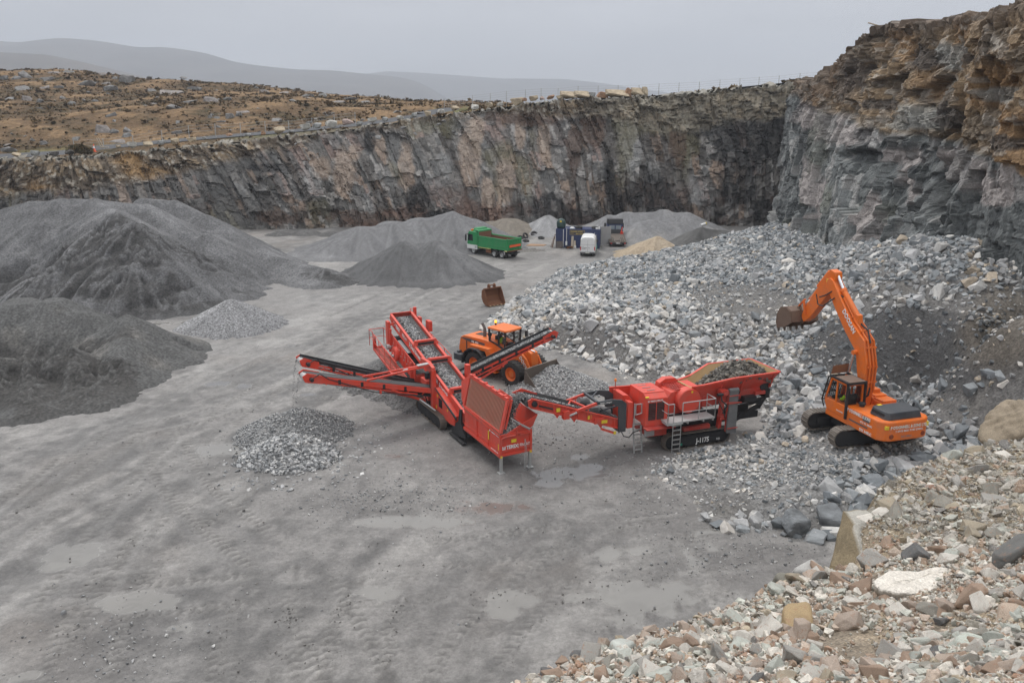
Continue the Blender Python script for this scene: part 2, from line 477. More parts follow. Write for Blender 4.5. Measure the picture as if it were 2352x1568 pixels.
def cliff(name, pairs, n, m, back, style, label, seed):
    """pairs: foot (x, y) and brow (x, y, z) of the wall, left to right as seen from inside the pit"""
    A, S = walk([(f[0], f[1], r[0], r[1], r[2]) for f, r in pairs], n)
    # arc length measured on the foot
    k = 3
    tt = np.r_[np.linspace(-.06, 1, m), 1 + np.array([.6, 1.5, 3, 6, 12, 24, 45, 80]) / 80 * back / 20]
    T, SS = np.meshgrid(tt, S); SS = SS.copy()
    fx, fy, rx, ry, rz = (A[:, i:i + 1] for i in range(5))
    inn = np.clip(T, -.06, 1)
    lean = np.where(inn > 0, inn ** style.get('lean', 1.3), inn)
    X = fx + (rx - fx) * lean; Y = fy + (ry - fy) * lean; Z = rz * inn
    dx = np.gradient(A[:, 0]); dy = np.gradient(A[:, 1]); l = np.hypot(dx, dy)
    ker = np.ones(31) / 31
    nx = np.convolve(np.pad(dy / l, 15, 'edge'), ker, 'valid')[:, None]; ny = np.convolve(np.pad(-dx / l, 15, 'edge'), ker, 'valid')[:, None]
    over = np.clip(T - 1, 0, None) * 20
    X = X - nx * over; Y = Y - ny * over; Z = Z - over * .012
    zc = Y * CT + (EYE - Z) * ST; qx = CX + FP * X / zc; qy = CY + FP * ((EYE - Z) * CT - Y * ST) / zc      # where the photo shows this bit of wall
    H = Z + .0001; wx = SS + 1.1 * fbm(SS * .13, H * .1, 3, seed) + .25 * fbm(SS * .8, H * .5, 3, seed + 1); wy = H + 1.2 * fbm(SS * .1, H * .15, 3, seed + 7) + .3 * fbm(SS * .7, H * .7, 3, seed + 6)
    zone = fbm(SS * .07, H * .09, 3, seed + 90)
    u = wx + style.get('shear', .1) * wy * (1 + zone)
    f1, c1, e1 = blocks(u / style['big'][0], wy / style['big'][1], seed, 1.0, .9)
    f2, c2, e2 = blocks(u / style['mid'][0] + 3, wy / style['mid'][1], seed + 20, 1.0, 1.0)
    sx = style.get('sx', 1.0)
    f3, c3, e3 = facets(u / (.7 * sx) + 9, wy / 1.0, seed + 40, 1.0, 1.6)
    f4, c4, e4 = blocks((wx + .25 * wy) / style.get('ub', (2.7, 2.3))[0] + 5 + .06 * fbm(SS * .9, H * .9, 2, seed + 14), (wy + .12 * wx) / style.get('ub', (2.7, 2.3))[1] + .05 * fbm(SS, H * 2, 2, seed + 15), seed + 60, 1.0, 1.2)
    if style.get('sx'): f4, c4, e4 = facets((.85 * wx + 1.1 * wy) / 4.2 + 5, (wy - .22 * wx) / 2.0, seed + 60, 1.0, .9)
    f5, c5, e5 = facets(wx / (.5 * sx) + 5, wy / .42, seed + 80, 1.0, 1.2)
    bnd = np.interp(qx, [p[0] for p in style['brow']], [p[1] for p in style['brow']])
    nz = 16 * fbm(SS * .12, H * .2, 4, seed + 11) + 8 * fbm(SS * .8, H * .9, 3, seed + 12)
    up = sst(bnd - qy + nz, -9, 12)                                             # weathered, broken rock above this line
    rough2 = sst(zone + .5 * (c1 - .5), -.25, .3)
    d = .62 * f1 * (1 - .35 * up) + f2 * .34 * (.3 + .7 * rough2) + f3 * .24 * (.3 + .7 * rough2) * (1 - .5 * up) + f4 * .5 * up + f5 * .11 * (.35 + .65 * up) + .12 * fbm(SS * 1.5, H * 1.5, 4, seed + 3) + .8 * fbm(SS * .05, H * .07, 2, seed + 2)
    d = d - .26 * sst(.05 - e2, 0, .05) * (.4 + .6 * rough2)
    for (cx, cy, rx_, ry_, dep) in style.get('recess', ()):
        d = d - dep * sst(-np.hypot((qx - cx + 12 * fbm(H * .5, SS * .1, 2, 4)) / rx_, (qy - cy) / ry_), -1.15, -.6)
    fade = sst(T, -.06, .03) * (1 - sst(T, .985, 1.02))
    d = d * fade * style.get('amp', 1.0)
    X = X + nx * d; Y = Y + ny * d
    Z = Z + sst(T, .93, 1.0) * (.35 * fbm(SS * .5, T * 9, 4, seed + 5) + .25 * f5) * 1.2
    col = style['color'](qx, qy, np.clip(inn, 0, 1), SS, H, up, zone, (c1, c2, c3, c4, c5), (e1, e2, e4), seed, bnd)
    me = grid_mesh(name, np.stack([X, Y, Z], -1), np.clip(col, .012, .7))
    o = tag(link(name, me, CLIFF), label, kind='structure')
    return A

def spot(qx, qy, n, L_):
    """union of measured patches with ragged edges"""
    m = np.zeros(qx.shape)
    for cx, cy, rx, ry in L_: m = np.maximum(m, sst(-np.hypot((qx - cx) / rx, (qy - cy) / ry) + .55 * n, -1.15, -.75))
    return m

def back_color(qx, qy, t, s, h, up, zone, c, e, seed, bnd):
    c1, c2, c3, c4, c5 = c; n = fbm(s * .3, h * .25, 4, seed + 70); n2 = fbm(s * 1.1, h * .9, 4, seed + 71)
    col = np.empty(qx.shape + (3,)); col[:] = (.235, .222, .207)
    col = mixc(col, (.325, .25, .198), sst(c1 + .35 * zone, .5, .6)); col = mixc(col, (.30, .235, .215), sst(c1, .84, .88) * .8)
    col = mixc(col, (.14, .141, .138), sst(c2 - .3 * zone, .55, .6) * .75)
    col = mixc(col, (.05, .047, .043), sst(c2, .18, .14) * .75); col = mixc(col, (.075, .07, .066), sst(c3, .80, .84) * .65)
    col = mixc(col, (.40, .38, .36), sst(c2 * .6 + c3 * .6, .86, .92) * .85)                # fresh pale breaks
    col = mixc(col, (.39, .31, .25), spot(qx, qy, n2 * .6, [(790, 395, 26, 62), (815, 350, 18, 22), (932, 385, 20, 60), (1080, 350, 26, 70), (1095, 300, 20, 40), (1160, 410, 22, 60), (1195, 300, 14, 40), (1250, 330, 16, 50), (1120, 450, 16, 46), (870, 330, 16, 20), (740, 385, 22, 30)]) * (.55 + .3 * (c2 > .3)))
    col = mixc(col, (.30, .30, .295), spot(qx, qy, n2, [(705, 420, 40, 34), (900, 390, 14, 44), (985, 440, 40, 34), (860, 460, 26, 24), (1020, 375, 20, 30), (540, 440, 24, 22), (1590, 440, 40, 40), (1660, 470, 30, 40), (1450, 350, 26, 40), (1500, 400, 30, 30)]) * .55)
    col = mixc(col, (.06, .052, .046), sst(fbm(s * .45, h * .06, 4, seed + 72), .12, .45) * .8 * (1 - up))   # dark water runs
    col = mixc(col, (.15, .085, .062), sst(fbm(s * .12, h * .2, 4, seed + 73) + .25 * n2, .05, .4) * .7 * sst(qy, 400, 480))   # rusty foot
    col = mixc(col, (.17, .155, .075), sst(fbm(s * .2, h * .12, 3, seed + 75), .25, .5) * .4)
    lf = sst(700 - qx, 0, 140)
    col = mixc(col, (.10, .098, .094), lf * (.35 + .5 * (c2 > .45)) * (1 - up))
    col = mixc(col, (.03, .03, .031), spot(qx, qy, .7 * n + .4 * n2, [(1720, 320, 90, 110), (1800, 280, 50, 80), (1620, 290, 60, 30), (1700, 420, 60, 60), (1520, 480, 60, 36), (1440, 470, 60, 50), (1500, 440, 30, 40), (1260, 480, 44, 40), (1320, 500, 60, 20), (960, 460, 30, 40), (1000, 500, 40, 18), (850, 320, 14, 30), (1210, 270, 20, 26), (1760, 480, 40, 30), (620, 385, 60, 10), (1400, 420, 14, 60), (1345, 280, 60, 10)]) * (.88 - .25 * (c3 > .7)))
    col = mixc(col, (.10, .06, .042), spot(qx, qy, n + n2, [(1200, 270, 90, 16), (1360, 300, 30, 40), (1320, 330, 14, 60), (1560, 320, 20, 60), (1380, 250, 80, 10), (640, 500, 60, 16), (820, 500, 60, 20)]) * .7)
    # broken brown rock, soil and gravel along the brow
    ub = np.empty(qx.shape + (3,)); ub[:] = (.14, .11, .08)
    ub = mixc(ub, (.25, .19, .125), sst(c4, .5, .6)); ub = mixc(ub, (.065, .048, .035), sst(fbm(s * .2, h * .6, 4, seed + 74), .0, .4) * .85); ub = mixc(ub, (.38, .35, .30), sst(c5, .8, .88) * .75)
    ub = mixc(ub, (.27, .165, .07), sst(fbm(s * .12, h * .35, 3, seed + 76), .05, .4) * sst(500 - qx, 0, 200) * .85)
    rt = sst(qx, 1250, 1500); ub = mixc(ub, (.235, .215, .17), rt * (.45 + .4 * c5)); ub = mixc(ub, (.09, .082, .068), rt * sst(n2, .1, .4) * .6)
    col = col * (1 - up[..., None]) + ub * up[..., None]
    return mixc(col, (.25, .24, .21), sst(t, .985, 1) * (.6 + .3 * c5))

def right_color(qx, qy, t, s, h, up, zone, c, e, seed, bnd):
    c1, c2, c3, c4, c5 = c; n = fbm(s * .3, h * .25, 4, seed + 70); n2 = fbm(s * 1.1, h * .9, 4, seed + 71)
    col = np.empty(qx.shape + (3,)); col[:] = (.115, .124, .124)
    col = mixc(col, (.185, .196, .195), sst(c2 + .2 * zone, .55, .6)); col = mixc(col, (.045, .05, .052), sst(c2, .2, .16) * .8 + sst(c3, .8, .84) * .6)
    col = mixc(col, (.30, .295, .285), sst(c2 * .6 + c3 * .6, .84, .9) * .8)
    col = mixc(col, (.06, .064, .066), sst(fbm(s * .45, h * .06, 4, seed + 72), .15, .5) * .75); col = mixc(col, (.165, .165, .115), sst(fbm(s * .15, h * .1, 3, seed + 73), .15, .45) * .4)
    pink = spot(qx, qy, .6 * n + .4 * n2, [(1890, 265, 60, 34), (1950, 310, 60, 28), (2060, 360, 46, 26), (2200, 380, 70, 44), (2290, 430, 70, 40), (2060, 420, 20, 60), (1990, 480, 22, 70), (2330, 400, 40, 40), (1870, 420, 14, 80)])
    col = mixc(col, (.31, .28, .268), pink * (.45 + .45 * (c2 > .35))); col = mixc(col, (.03, .033, .034), spot(qx, qy, .4 * n2, [(2150, 450, 42, 70), (1960, 345, 40, 12), (2060, 330, 24, 18)]) * .7)  # shade of the carved hollows is also put into the rock colour
    ub = np.empty(qx.shape + (3,)); ub[:] = (.145, .112, .078)
    ub = mixc(ub, (.25, .18, .11), sst(c4 + .25 * n, .5, .6)); ub = mixc(ub, (.085, .065, .048), sst(fbm(s * .22, h * .3, 4, seed + 74), .08, .4) * .85); ub = mixc(ub, (.24, .135, .055), sst(fbm(s * .16, h * .2, 3, seed + 76), .08, .4) * .6)
    ub = mixc(ub, (.36, .33, .29), sst(c5, .8, .86) * .6); ub = mixc(ub, (.25, .26, .25), spot(qx, qy, n, [(2180, 130, 50, 30), (2100, 270, 60, 30), (2300, 220, 40, 20), (2060, 280, 40, 24)]) * .7)
    ub = mixc(ub, (.07, .058, .05), spot(qx, qy, n + n2, [(2120, 130, 40, 26), (2170, 260, 40, 30), (2230, 130, 26, 26), (2010, 240, 40, 14), (1960, 170, 20, 40), (2300, 330, 40, 16)]) * .85)
    bs_ = sst(1975 - qx, 0, 30) * sst(330 - qy, 60, 130); ub = mixc(ub, (.10, .075, .058), np.maximum(sst(t, .93, 1), bs_ * .75) * .8)
    col = col * (1 - up[..., None]) + ub * up[..., None]
    return col

def rim(x, y, Y): return tuple(ony(x, y, Y))
BACK = [((-150, 96), rim(-900, 390, 101)), ((-110, 110), rim(-420, 385, 115)), ((-80, 120), rim(0, 370, 125)), ((-62, 126), rim(200, 361, 131)), ((-48, 130), rim(400, 342, 134)),
        ((-38, 132), rim(520, 329, 136)), ((-27, 134), rim(700, 312, 138)), ((-14, 136), rim(900, 284, 140)), ((-6, 136.5), rim(1020, 266, 141)), ((4, 137), rim(1180, 244, 142)),
        ((14, 137), rim(1320, 229, 142)), ((26, 136.5), rim(1500, 221, 142)), ((36, 136), rim(1680, 203, 142)), ((48, 135), rim(1880, 186, 142)), ((60, 134), rim(2050, 180, 140))]
RIGHT = [((60, 140), rim(1960, 186, 142)), ((46, 134), rim(1880, 184, 138)), ((36, 113), rim(1830, 190, 121)), ((33.5, 102), rim(1882, 182, 109)), ((32, 94), rim(1925, 140, 102)), ((31, 88), rim(1965, 92, 97)),
         ((30.5, 83), rim(1996, 66, 92)), ((29.8, 76), rim(2100, 53, 84)), ((29.7, 68), rim(2200, 42, 76)), ((30.4, 60), rim(2290, 28, 68)), ((31.8, 51), rim(2352, 8, 61)), ((33, 40), rim(2700, -60, 50)), ((36, 22), rim(3600, -260, 32)), ((40, 5), (48, 5, 31))]
cliff("quarry_back_wall", BACK, 1250, 130, 60, dict(big=(3.0, 12.0), mid=(1.4, 4.6), shear=.10, lean=1.4, color=back_color,
      brow=[(-200, 460), (0, 446), (200, 436), (400, 400), (560, 360), (640, 340), (800, 312), (900, 298), (1000, 285), (1100, 268), (1300, 262), (1400, 275), (1500, 292), (1600, 300), (1700, 285), (1800, 262), (1900, 250)]),
      "high blasted quarry wall of brown and grey rock across the back of the pit", 3)
cliff("quarry_right_wall", RIGHT, 1250, 200, 60, dict(sx=1.5, ub=(6.0, 4.2), big=(5.5, 14.0), mid=(2.4, 6.5), shear=-.1, lean=1.1, amp=1.3, color=right_color, recess=[(2150, 450, 40, 85, 2.2), (1985, 360, 60, 16, .9)],
      brow=[(1700, 215), (1830, 222), (1880, 245), (1960, 285), (2040, 300), (2120, 320), (2200, 335), (2300, 370), (2360, 420), (2600, 500)]),
      "tall rock face of grey columns under ochre blocks on the right of the pit", 41)

# ------------------------------------------------------------------ moor behind the brow
RIMP = [r for _, r in BACK]
mp_ = [(r[0], r[1] + 2, r[2]) for r in RIMP] + [(r[0], r[1] + 12, r[2] + .2) for r in RIMP[:8]]
for x, y, Y in ((-700, 165, 250), (-350, 160, 255), (0, 161, 260), (60, 163, 262), (130, 168, 260), (220, 172, 258), (310, 180, 258), (420, 188, 252), (500, 196, 245), (560, 206, 238), (620, 210, 232), (760, 223, 225), (900, 230, 225), (1000, 237, 225), (1080, 240, 230),
                (0, 300, 152), (0, 230, 198), (300, 290, 158), (300, 235, 195), (560, 265, 165), (560, 232, 195), (800, 250, 180), (-350, 300, 150), (940, 245, 175)):
    mp_.append(tuple(ony(x, y, Y)))
for x, Y, z in ((-260, 360, 24), (-150, 370, 22), (-60, 360, 14), (10, 330, 9), (80, 330, 8), (40, 200, 15), (90, 190, 18), (130, 160, 22), (-330, 250, 32)): mp_.append((x, Y, z))
MOOR = TPS(mp_, .3)
xs = np.arange(-290, 110, .9); ys = np.arange(100, 345, .9); X, Y = np.meshgrid(xs, ys)
rl = [(r[0], r[1] + 2.2) for r in RIMP]
ry_ = np.interp(X, [a for a, _ in rl], [b for _, b in rl])
knol = fbm(X * .03, Y * .03, 4, 81); kn2 = fbm(X * .12, Y * .12, 4, 82); kn3 = fbm(X * .6, Y * .6, 3, 83)
off = np.clip((Y - ry_ - 8) / 30, 0, 1)
ROADPX = [(-500, 392, 120), (-200, 380, 125), (0, 359, 133), (154, 350, 138), (256, 337, 142), (366, 326, 144), (513, 313, 145), (677, 300, 146), (800, 288, 147), (900, 276, 149), (985, 263, 152), (1020, 256, 158), (1060, 250, 175)]
ROAD = [ony(*p) for p in ROADPX]
rd, rs, rsg = dist_line([(p.x, p.y) for p in ROAD], X, Y)
Zm = MOOR(X, Y) + off * (1.6 * knol + .7 * kn2 + .18 * kn3)
rz_ = np.interp(X, [p.x for p in ROAD], [p.z for p in ROAD])
kr = sst(-rd, -7, -3.0) * (X < ROAD[-1].x)
Zm = Zm * (1 - kr) + (rz_ - .14 + .07 * np.clip(rsg, -4.5, 4.5)) * kr
mc = np.empty(X.shape + (3,)); mc[:] = (.13, .086, .05)
mc = mixc(mc, (.225, .15, .085), sst(kn2 + .5 * kn3, .0, .4)); mc = mixc(mc, (.095, .068, .042), sst(-kn2 + .7 * kn3 + .3 * knol, -.08, .28) * .9); mc = mixc(mc, (.05, .045, .025), sst(kn3 - .4 * kn2, .25, .5) * .7)
verge = sst(-rd, -7, -4) * sst(fbm(X * .05, Y * .3, 3, 88), -.3, .2) * (X < 5)
mc = mixc(mc, (.135, .14, .06), verge * .8); mc = mixc(mc, (.16, .14, .11), sst(Y - ry_, 5, 1) * .8)
MOORM = attr_mat("moor_grass_and_heather", rough=.95, var=.4, scale=1.1, bscale=.9, bstr=.9, bdist=.5, spec=.1, fine=(4, .25))
tag(link("moor", grid_mesh("moor", np.stack([X, Y, Zm], -1), mc, keep=(Y > ry_ - .9), smooth=True), MOORM), "ochre and brown moorland slope with heather behind the quarry", kind='structure')
MX0, MY0 = xs[0], ys[0]
def moor_z(x, y):
    i = min(max((y - MY0) / .9, 0), Zm.shape[0] - 2); j = min(max((x - MX0) / .9, 0), Zm.shape[1] - 2)
    return float(Zm[int(i), int(j)])
# narrow tarred road along the brow
V = []
pp = walk([tuple(p) for p in ROAD], 160)[0]
tx, ty = np.gradient(pp[:, 0]), np.gradient(pp[:, 1]); tl = np.hypot(tx, ty)
for k in (-3.0, -1.4, 1.4, 3.0): V.append(np.stack([pp[:, 0] - ty / tl * k, pp[:, 1] + tx / tl * k, pp[:, 2] + .03 - .01 * abs(k) + .07 * k], 1))
tag(link("road", grid_mesh("road", np.stack(V, 1), smooth=True), plain("tarred_road", (.07, .072, .078), .95, .15, .4)), "narrow grey tarred road along the top of the quarry wall", kind='structure')

# ------------------------------------------------------------------ far hills
def hills(name, px, D, deep, rgb, label, seed):
    x = np.linspace(px[0][0], px[-1][0], 220); y = np.interp(x, [p[0] for p in px], [p[1] for p in px])
    ker = np.ones(5) / 5; y = np.convolve(np.pad(y, 2, 'edge'), ker, 'valid')
    top = np.array([tuple(ony(a, b, D)) for a, b in zip(x, y)])
    rows = []
    for t in np.r_[np.linspace(-1, 0, 26), np.linspace(.12, 1, 8)]:
        k = 1 - abs(t) ** 1.25
        nz = fbm(top[:, 0] * .0016 + seed, np.full(220, t * 2.1), 5, seed) * .22 * abs(t) ** .5
        rows.append(np.stack([top[:, 0] * (1 + .0 * t), top[:, 1] + t * deep, np.maximum(top[:, 2] + 20, 1) * np.clip(k + nz * (k > .02), 0, 1.2) - 20], 1))
    tag(link(name, grid_mesh(name, np.stack(rows), smooth=True), plain(name + "_heath", rgb, .95, .35, .006)), label, kind='structure')
hills("hills", [(-1500, 110), (-700, 140), (-300, 105), (0, 120), (110, 126), (183, 141), (256, 159), (330, 178), (420, 205), (520, 240), (600, 262)], 2300, 900, (.075, .06, .047), "nearest dark heath hill beyond the moor on the left", 1)
hills("hills", [(-1600, 60), (-600, 110), (-250, 85), (0, 94), (37, 99), (90, 93), (157, 89), (220, 93), (280, 103), (330, 112), (342, 107), (385, 109), (430, 115), (487, 125), (527, 141), (586, 150), (640, 156), (696, 161), (754, 161), (861, 172), (920, 177), (967, 190), (1000, 208), (1031, 232), (1100, 262)], 3900, 1300, (.075, .066, .058), "long grey hill fading into mist behind the moor", 2)
hills("hills", [(700, 200), (800, 176), (885, 164), (960, 167), (1060, 174), (1153, 181), (1230, 181), (1299, 182), (1382, 191), (1440, 200), (1519, 212), (1640, 240), (1900, 262)], 5600, 1500, (.08, .072, .065), "faintest flat hill at the right end of the skyline", 3)
# ================================================================== STOCKPILES
def heap(name, label, peaks, colors, seed, step=.25, rough=.16, cut=None, grain=6, group="gravel stockpiles", ridges=()):
    """peaks: (x, y, h, slope[, flat radius]); heap surface = soft union of cones with slumps and runnels"""
    x0 = min(p[0] - p[2] / p[3] - 2 for p in peaks); x1 = max(p[0] + p[2] / p[3] + 2 for p in peaks)
    y0 = min(p[1] - p[2] / p[3] - 2 for p in peaks); y1 = max(p[1] + p[2] / p[3] + 2 for p in peaks)
    X, Y = np.meshgrid(np.arange(x0, x1, step), np.arange(y0, y1, step))
    n1 = fbm(X * .12, Y * .12, 4, seed); n2 = fbm(X * .5, Y * .5, 4, seed + 1)
    acc = np.full(X.shape, -9.0); hm = max(p[2] for p in peaks); wob = min(.5, .12 * hm)
    def add(acc, d, top, slope, flat, ang, i):
        run = vnoise(ang * 11 + i * 7, d * .15, seed + 5) - .5
        h = top - slope * np.maximum(0, np.sqrt(d * d + .02 * hm) - flat) * (1 + .22 * run)
        if hm > 2.5: h = np.where(h < .5, .5 - (.5 - h) * .6, h)
        k = .008 * hm; m = np.maximum(acc, h); return m + k * np.log(np.exp((acc - m) / k) + np.exp((h - m) / k))
    for i, p in enumerate(peaks):
        acc = add(acc, np.hypot(X - p[0] + wob * n2, Y - p[1] + wob * n1), p[2], p[3], p[4] if len(p) > 4 else 0, np.arctan2(Y - p[1], X - p[0]), i)
    for (i, j) in ridges:
        p, q = peaks[i], peaks[j]; dx, dy = q[0] - p[0], q[1] - p[1]; l2 = dx * dx + dy * dy
        t = np.clip(((X - p[0] + wob * n2) * dx + (Y - p[1] + wob * n1) * dy) / l2, 0, 1)
        acc = add(acc, np.hypot(X - p[0] + wob * n2 - t * dx, Y - p[1] + wob * n1 - t * dy), p[2] + (q[2] - p[2]) * t - .05 * np.sin(t * np.pi), (p[3] + q[3]) / 2, 0, (X * dy - Y * dx) / math.sqrt(l2) * .06 + t * 2, i + 50)
    hgt = acc + rough * sst(acc, 0, 1.5) * (1.1 * n1 + .7 * n2)
    dd = np.stack([np.hypot(X - p[0], Y - p[1]) / max(p[2], .2) for p in peaks]); near = dd.argmin(0); pa = np.array([p[:2] for p in peaks])[near]
    streak = vnoise(np.arctan2(Y - pa[..., 1], X - pa[..., 0]) * 16 + near * 5, np.hypot(X - pa[..., 0], Y - pa[..., 1]) * .12, seed + 15) - .5
    cutm = np.zeros(X.shape)
    if cut is not None:
        cutm = cut(X, Y, hgt) * (1 - .8 * sst(streak + .25 * n2, .12, .26))
        led = facets(X * .35 + .8 * n2, hgt * .8 + .3 * n1 + .3 * n2, seed + 30, 1, .25)[0]
        hgt = hgt - sst(hgt, .3, 1.6) * cutm * (.32 + .36 * led + .18 * fbm(X * .7, hgt * 1.6, 4, seed + 9) + .16 * facets(X * .9 + n2, Y * .9 + n1, seed + 31, 1, .8)[0] + .10 * facets(X * 2.2, Y * 2.2, seed + 32, 1, .8)[0])
    c = np.empty(X.shape + (3,)); c[:] = colors[0]
    c = mixc(c, colors[1], sst(n1 + .6 * n2, .0, .5)); c = mixc(c, colors[2], np.clip(cutm * 1.3, 0, 1) * sst(n2 + .35, -.12, .12))
    c = c * (1 + .45 * streak * sst(hgt, .2, 1))[..., None]
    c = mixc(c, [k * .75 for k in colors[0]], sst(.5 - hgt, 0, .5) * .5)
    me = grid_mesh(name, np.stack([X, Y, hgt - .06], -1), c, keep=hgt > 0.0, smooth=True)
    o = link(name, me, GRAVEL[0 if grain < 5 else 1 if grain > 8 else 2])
    tag(o, label, "gravel heap", group)
    HEAPS.append((X, Y, hgt))
    return o
HEAPS = []
GRAVEL = [attr_mat("fresh_chippings", rough=.8, var=.25, scale=2.5, bscale=7, bstr=.7, bdist=.07, fine=(7, .6)),
          attr_mat("fine_sand", rough=.9, var=.14, scale=1.2, bscale=5, bstr=.4, bdist=.06, fine=(5, .14)),
          attr_mat("crushed_gravel", rough=.85, var=.2, scale=1.2, bscale=5, bstr=.6, bdist=.09, fine=(5.5, .42))]

def pk(x, y, Y, s, flat=0, dh=0):
    p = ony(x, y, Y); return (p.x, Y, p.z + dh, s, flat)

GREY, LIGHT, DARK = (.175, .175, .18), (.27, .27, .275), (.105, .102, .102)
heap("gravel_heap", "largest dark grey gravel heap at the left with dug and slumped front",
     [pk(70, 455, 94, .66), pk(140, 449, 93, .66), pk(215, 450, 93, .66), pk(330, 449, 103, .66), pk(400, 455, 104, .66), pk(270, 478, 87, .7), pk(310, 503, 83, .72), pk(470, 487, 101, .66), pk(560, 538, 99, .62), pk(650, 588, 95, .52), pk(-150, 505, 92, .62), pk(-300, 560, 90, .6), pk(310, 590, 79, .8), pk(120, 600, 80, .75), pk(450, 585, 84, .66), pk(745, 612, 91, .42), pk(340, 464, 93, .68), pk(470, 530, 92, .72)],
     ((.105, .105, .108), (.155, .155, .159), (.050, .049, .049)), 201, .25, .2, ridges=[(0, 1), (1, 2), (2, 16), (3, 4), (4, 7), (7, 8), (8, 9), (5, 6), (2, 5), (0, 10), (10, 11), (6, 12), (5, 13), (9, 15), (17, 8)], cut=lambda X, Y, h: sst(90 - Y + .25 * (X + 30), 0, 3) * sst(fbm(X * .08, Y * .08 + h * .15, 5, 77), -.12, .05))
heap("gravel_heap", "flat topped grey and brownish gravel heap at the left edge, nearer than the largest one",
     [pk(120, 687, 64, .68, 1.0), pk(40, 690, 64, .68, 1.4), pk(-120, 700, 63, .62, 2), pk(190, 712, 63, .7, .4), pk(290, 716, 62, .70), pk(165, 792, 55.5, .74), pk(60, 815, 54, .72, .4), pk(262, 812, 55.5, .66), pk(-60, 800, 53, .62), pk(375, 790, 60.5, .5), pk(60, 905, 49.5, .5), pk(200, 880, 51.5, .5)],
     ((.09, .09, .089), (.14, .134, .125), (.054, .052, .050)), 221, .18, .14, ridges=[(0, 1), (1, 2), (0, 3), (4, 9), (5, 6), (6, 8), (5, 11), (6, 10), (4, 7)], cut=lambda X, Y, h: sst(61 - Y, 0, 3) * sst(fbm(X * .15, Y * .15 + h * .2, 5, 78), -.08, .06))
heap("gravel_heap", "small single cone of clean pale chippings standing alone on the floor beside the largest heap", [pk(530, 686, 71.3, .54, .3), pk(470, 722, 70.8, .46), pk(595, 724, 70.8, .46)], ((.20, .20, .205), (.27, .27, .275), GREY), 231, .16, .07, grain=2)
heap("gravel_heap", "dark smooth cone of fine gravel in front of the green tipper lorry", [pk(930, 550, 95, .6, .6), pk(1000, 551, 95, .58, .5), pk(870, 588, 94, .58), pk(1075, 592, 94, .55)], ((.10, .10, .102), (.14, .14, .143), DARK), 241, .25, .1, grain=9, ridges=[(0, 1), (0, 2), (1, 3)])
heap("gravel_heap", "long grey heap with a sharp peak behind the green tipper lorry", [pk(1040, 481, 117, .6), pk(1095, 500, 117, .55), pk(960, 500, 116, .5, 1), pk(900, 508, 114, .45, 1), pk(830, 520, 112, .42, 1), pk(770, 545, 109, .4), pk(700, 572, 107, .36), pk(630, 583, 106, .33)], ((.15, .15, .154), (.195, .195, .2), GREY), 251, .3, .14, grain=9, ridges=[(0, 1), (2, 3), (3, 4), (4, 5), (5, 6), (0, 2), (6, 7)])
heap("gravel_heap", "low brownish heap against the back wall between two grey cones", [pk(1170, 503, 129, .45, 1.5), pk(1130, 508, 129, .4, 1)], ((.18, .16, .135), (.21, .19, .165), GREY), 261, .35, .12, grain=9)
heap("gravel_heap", "low dark strip of gravel at the foot of the back wall on the left", [pk(700, 526, 127, .35, .5), pk(640, 531, 126, .3, .5), pk(760, 531, 126, .3, .5)], ((.08, .079, .078), (.11, .108, .106), DARK), 265, .4, .12)
heap("gravel_heap", "pale grey cone behind the discarded tyres", [pk(1258, 493, 129, .56, .3), pk(1235, 508, 128.6, .56), pk(1295, 510, 128.5, .55)], ((.22, .22, .225), (.28, .28, .285), LIGHT), 271, .3, .08, grain=9)
heap("gravel_heap", "broad pale many crested heap behind the recovery lorry", [pk(1400, 492, 127, .55, .5), pk(1440, 486, 128, .55, .8), pk(1525, 481, 129, .55, .8), pk(1575, 487, 128, .5, .8), pk(1608, 515, 126, .5), pk(1468, 505, 122, .6), pk(1500, 500, 124, .55), pk(1560, 508, 124, .5)], ((.185, .185, .19), (.25, .246, .242), GREY), 281, .25, .2, grain=9, ridges=[(0, 1), (1, 2), (2, 3), (3, 4), (5, 6), (6, 7)])
heap("sand_heap", "tan sand heap between the white van and the blasted rock", [pk(1508, 541, 108, .55, .3), pk(1475, 562, 106.5, .5), pk(1550, 563, 107, .5)], ((.34, .275, .20), (.40, .33, .25), (.3, .25, .18)), 291, .22, .09, grain=9)
heap("gravel_heap", "dark ridged heap right of the sand heap", [pk(1612, 518, 116, .6), pk(1650, 525, 116, .55), pk(1700, 532, 117, .5), pk(1590, 550, 112, .6), pk(1660, 550, 112, .55)], ((.075, .074, .073), (.115, .114, .112), DARK), 301, .22, .2, grain=9, ridges=[(0, 1), (1, 2), (3, 4), (0, 3)])
heap("gravel_heap", "low grey heap of medium stone with chippings behind it on the open floor, back part", [pk(690, 942, 46.2, .5, .5), pk(640, 955, 45.8, .48, .5), pk(725, 965, 45.6, .5, .3), pk(600, 985, 45, .5)], ((.17, .17, .172), (.235, .235, .235), GREY), 311, .12, .1, grain=2)
heap("gravel_heap", "low heap of coarse pale broken stone on the open floor, nearest the camera", [pk(660, 1005, 42.6, .5, .5), pk(605, 1032, 42.0, .48, .4), pk(715, 1030, 42.0, .48, .4), pk(660, 1060, 41, .4, .5)], ((.2, .2, .2), (.27, .27, .27), GREY), 321, .12, .1, grain=2)
heap("gravel_heap", "cone of pale chippings under the right side conveyor beside the wheel loader bucket", [pk(1278, 838, 54.4, .5, .2), pk(1240, 862, 53.6, .48, .3), pk(1340, 865, 53.8, .48, .3), pk(1205, 885, 53, .42), pk(1380, 885, 53.4, .42)], ((.26, .26, .26), (.32, .32, .32), GREY), 331, .12, .07, grain=2)
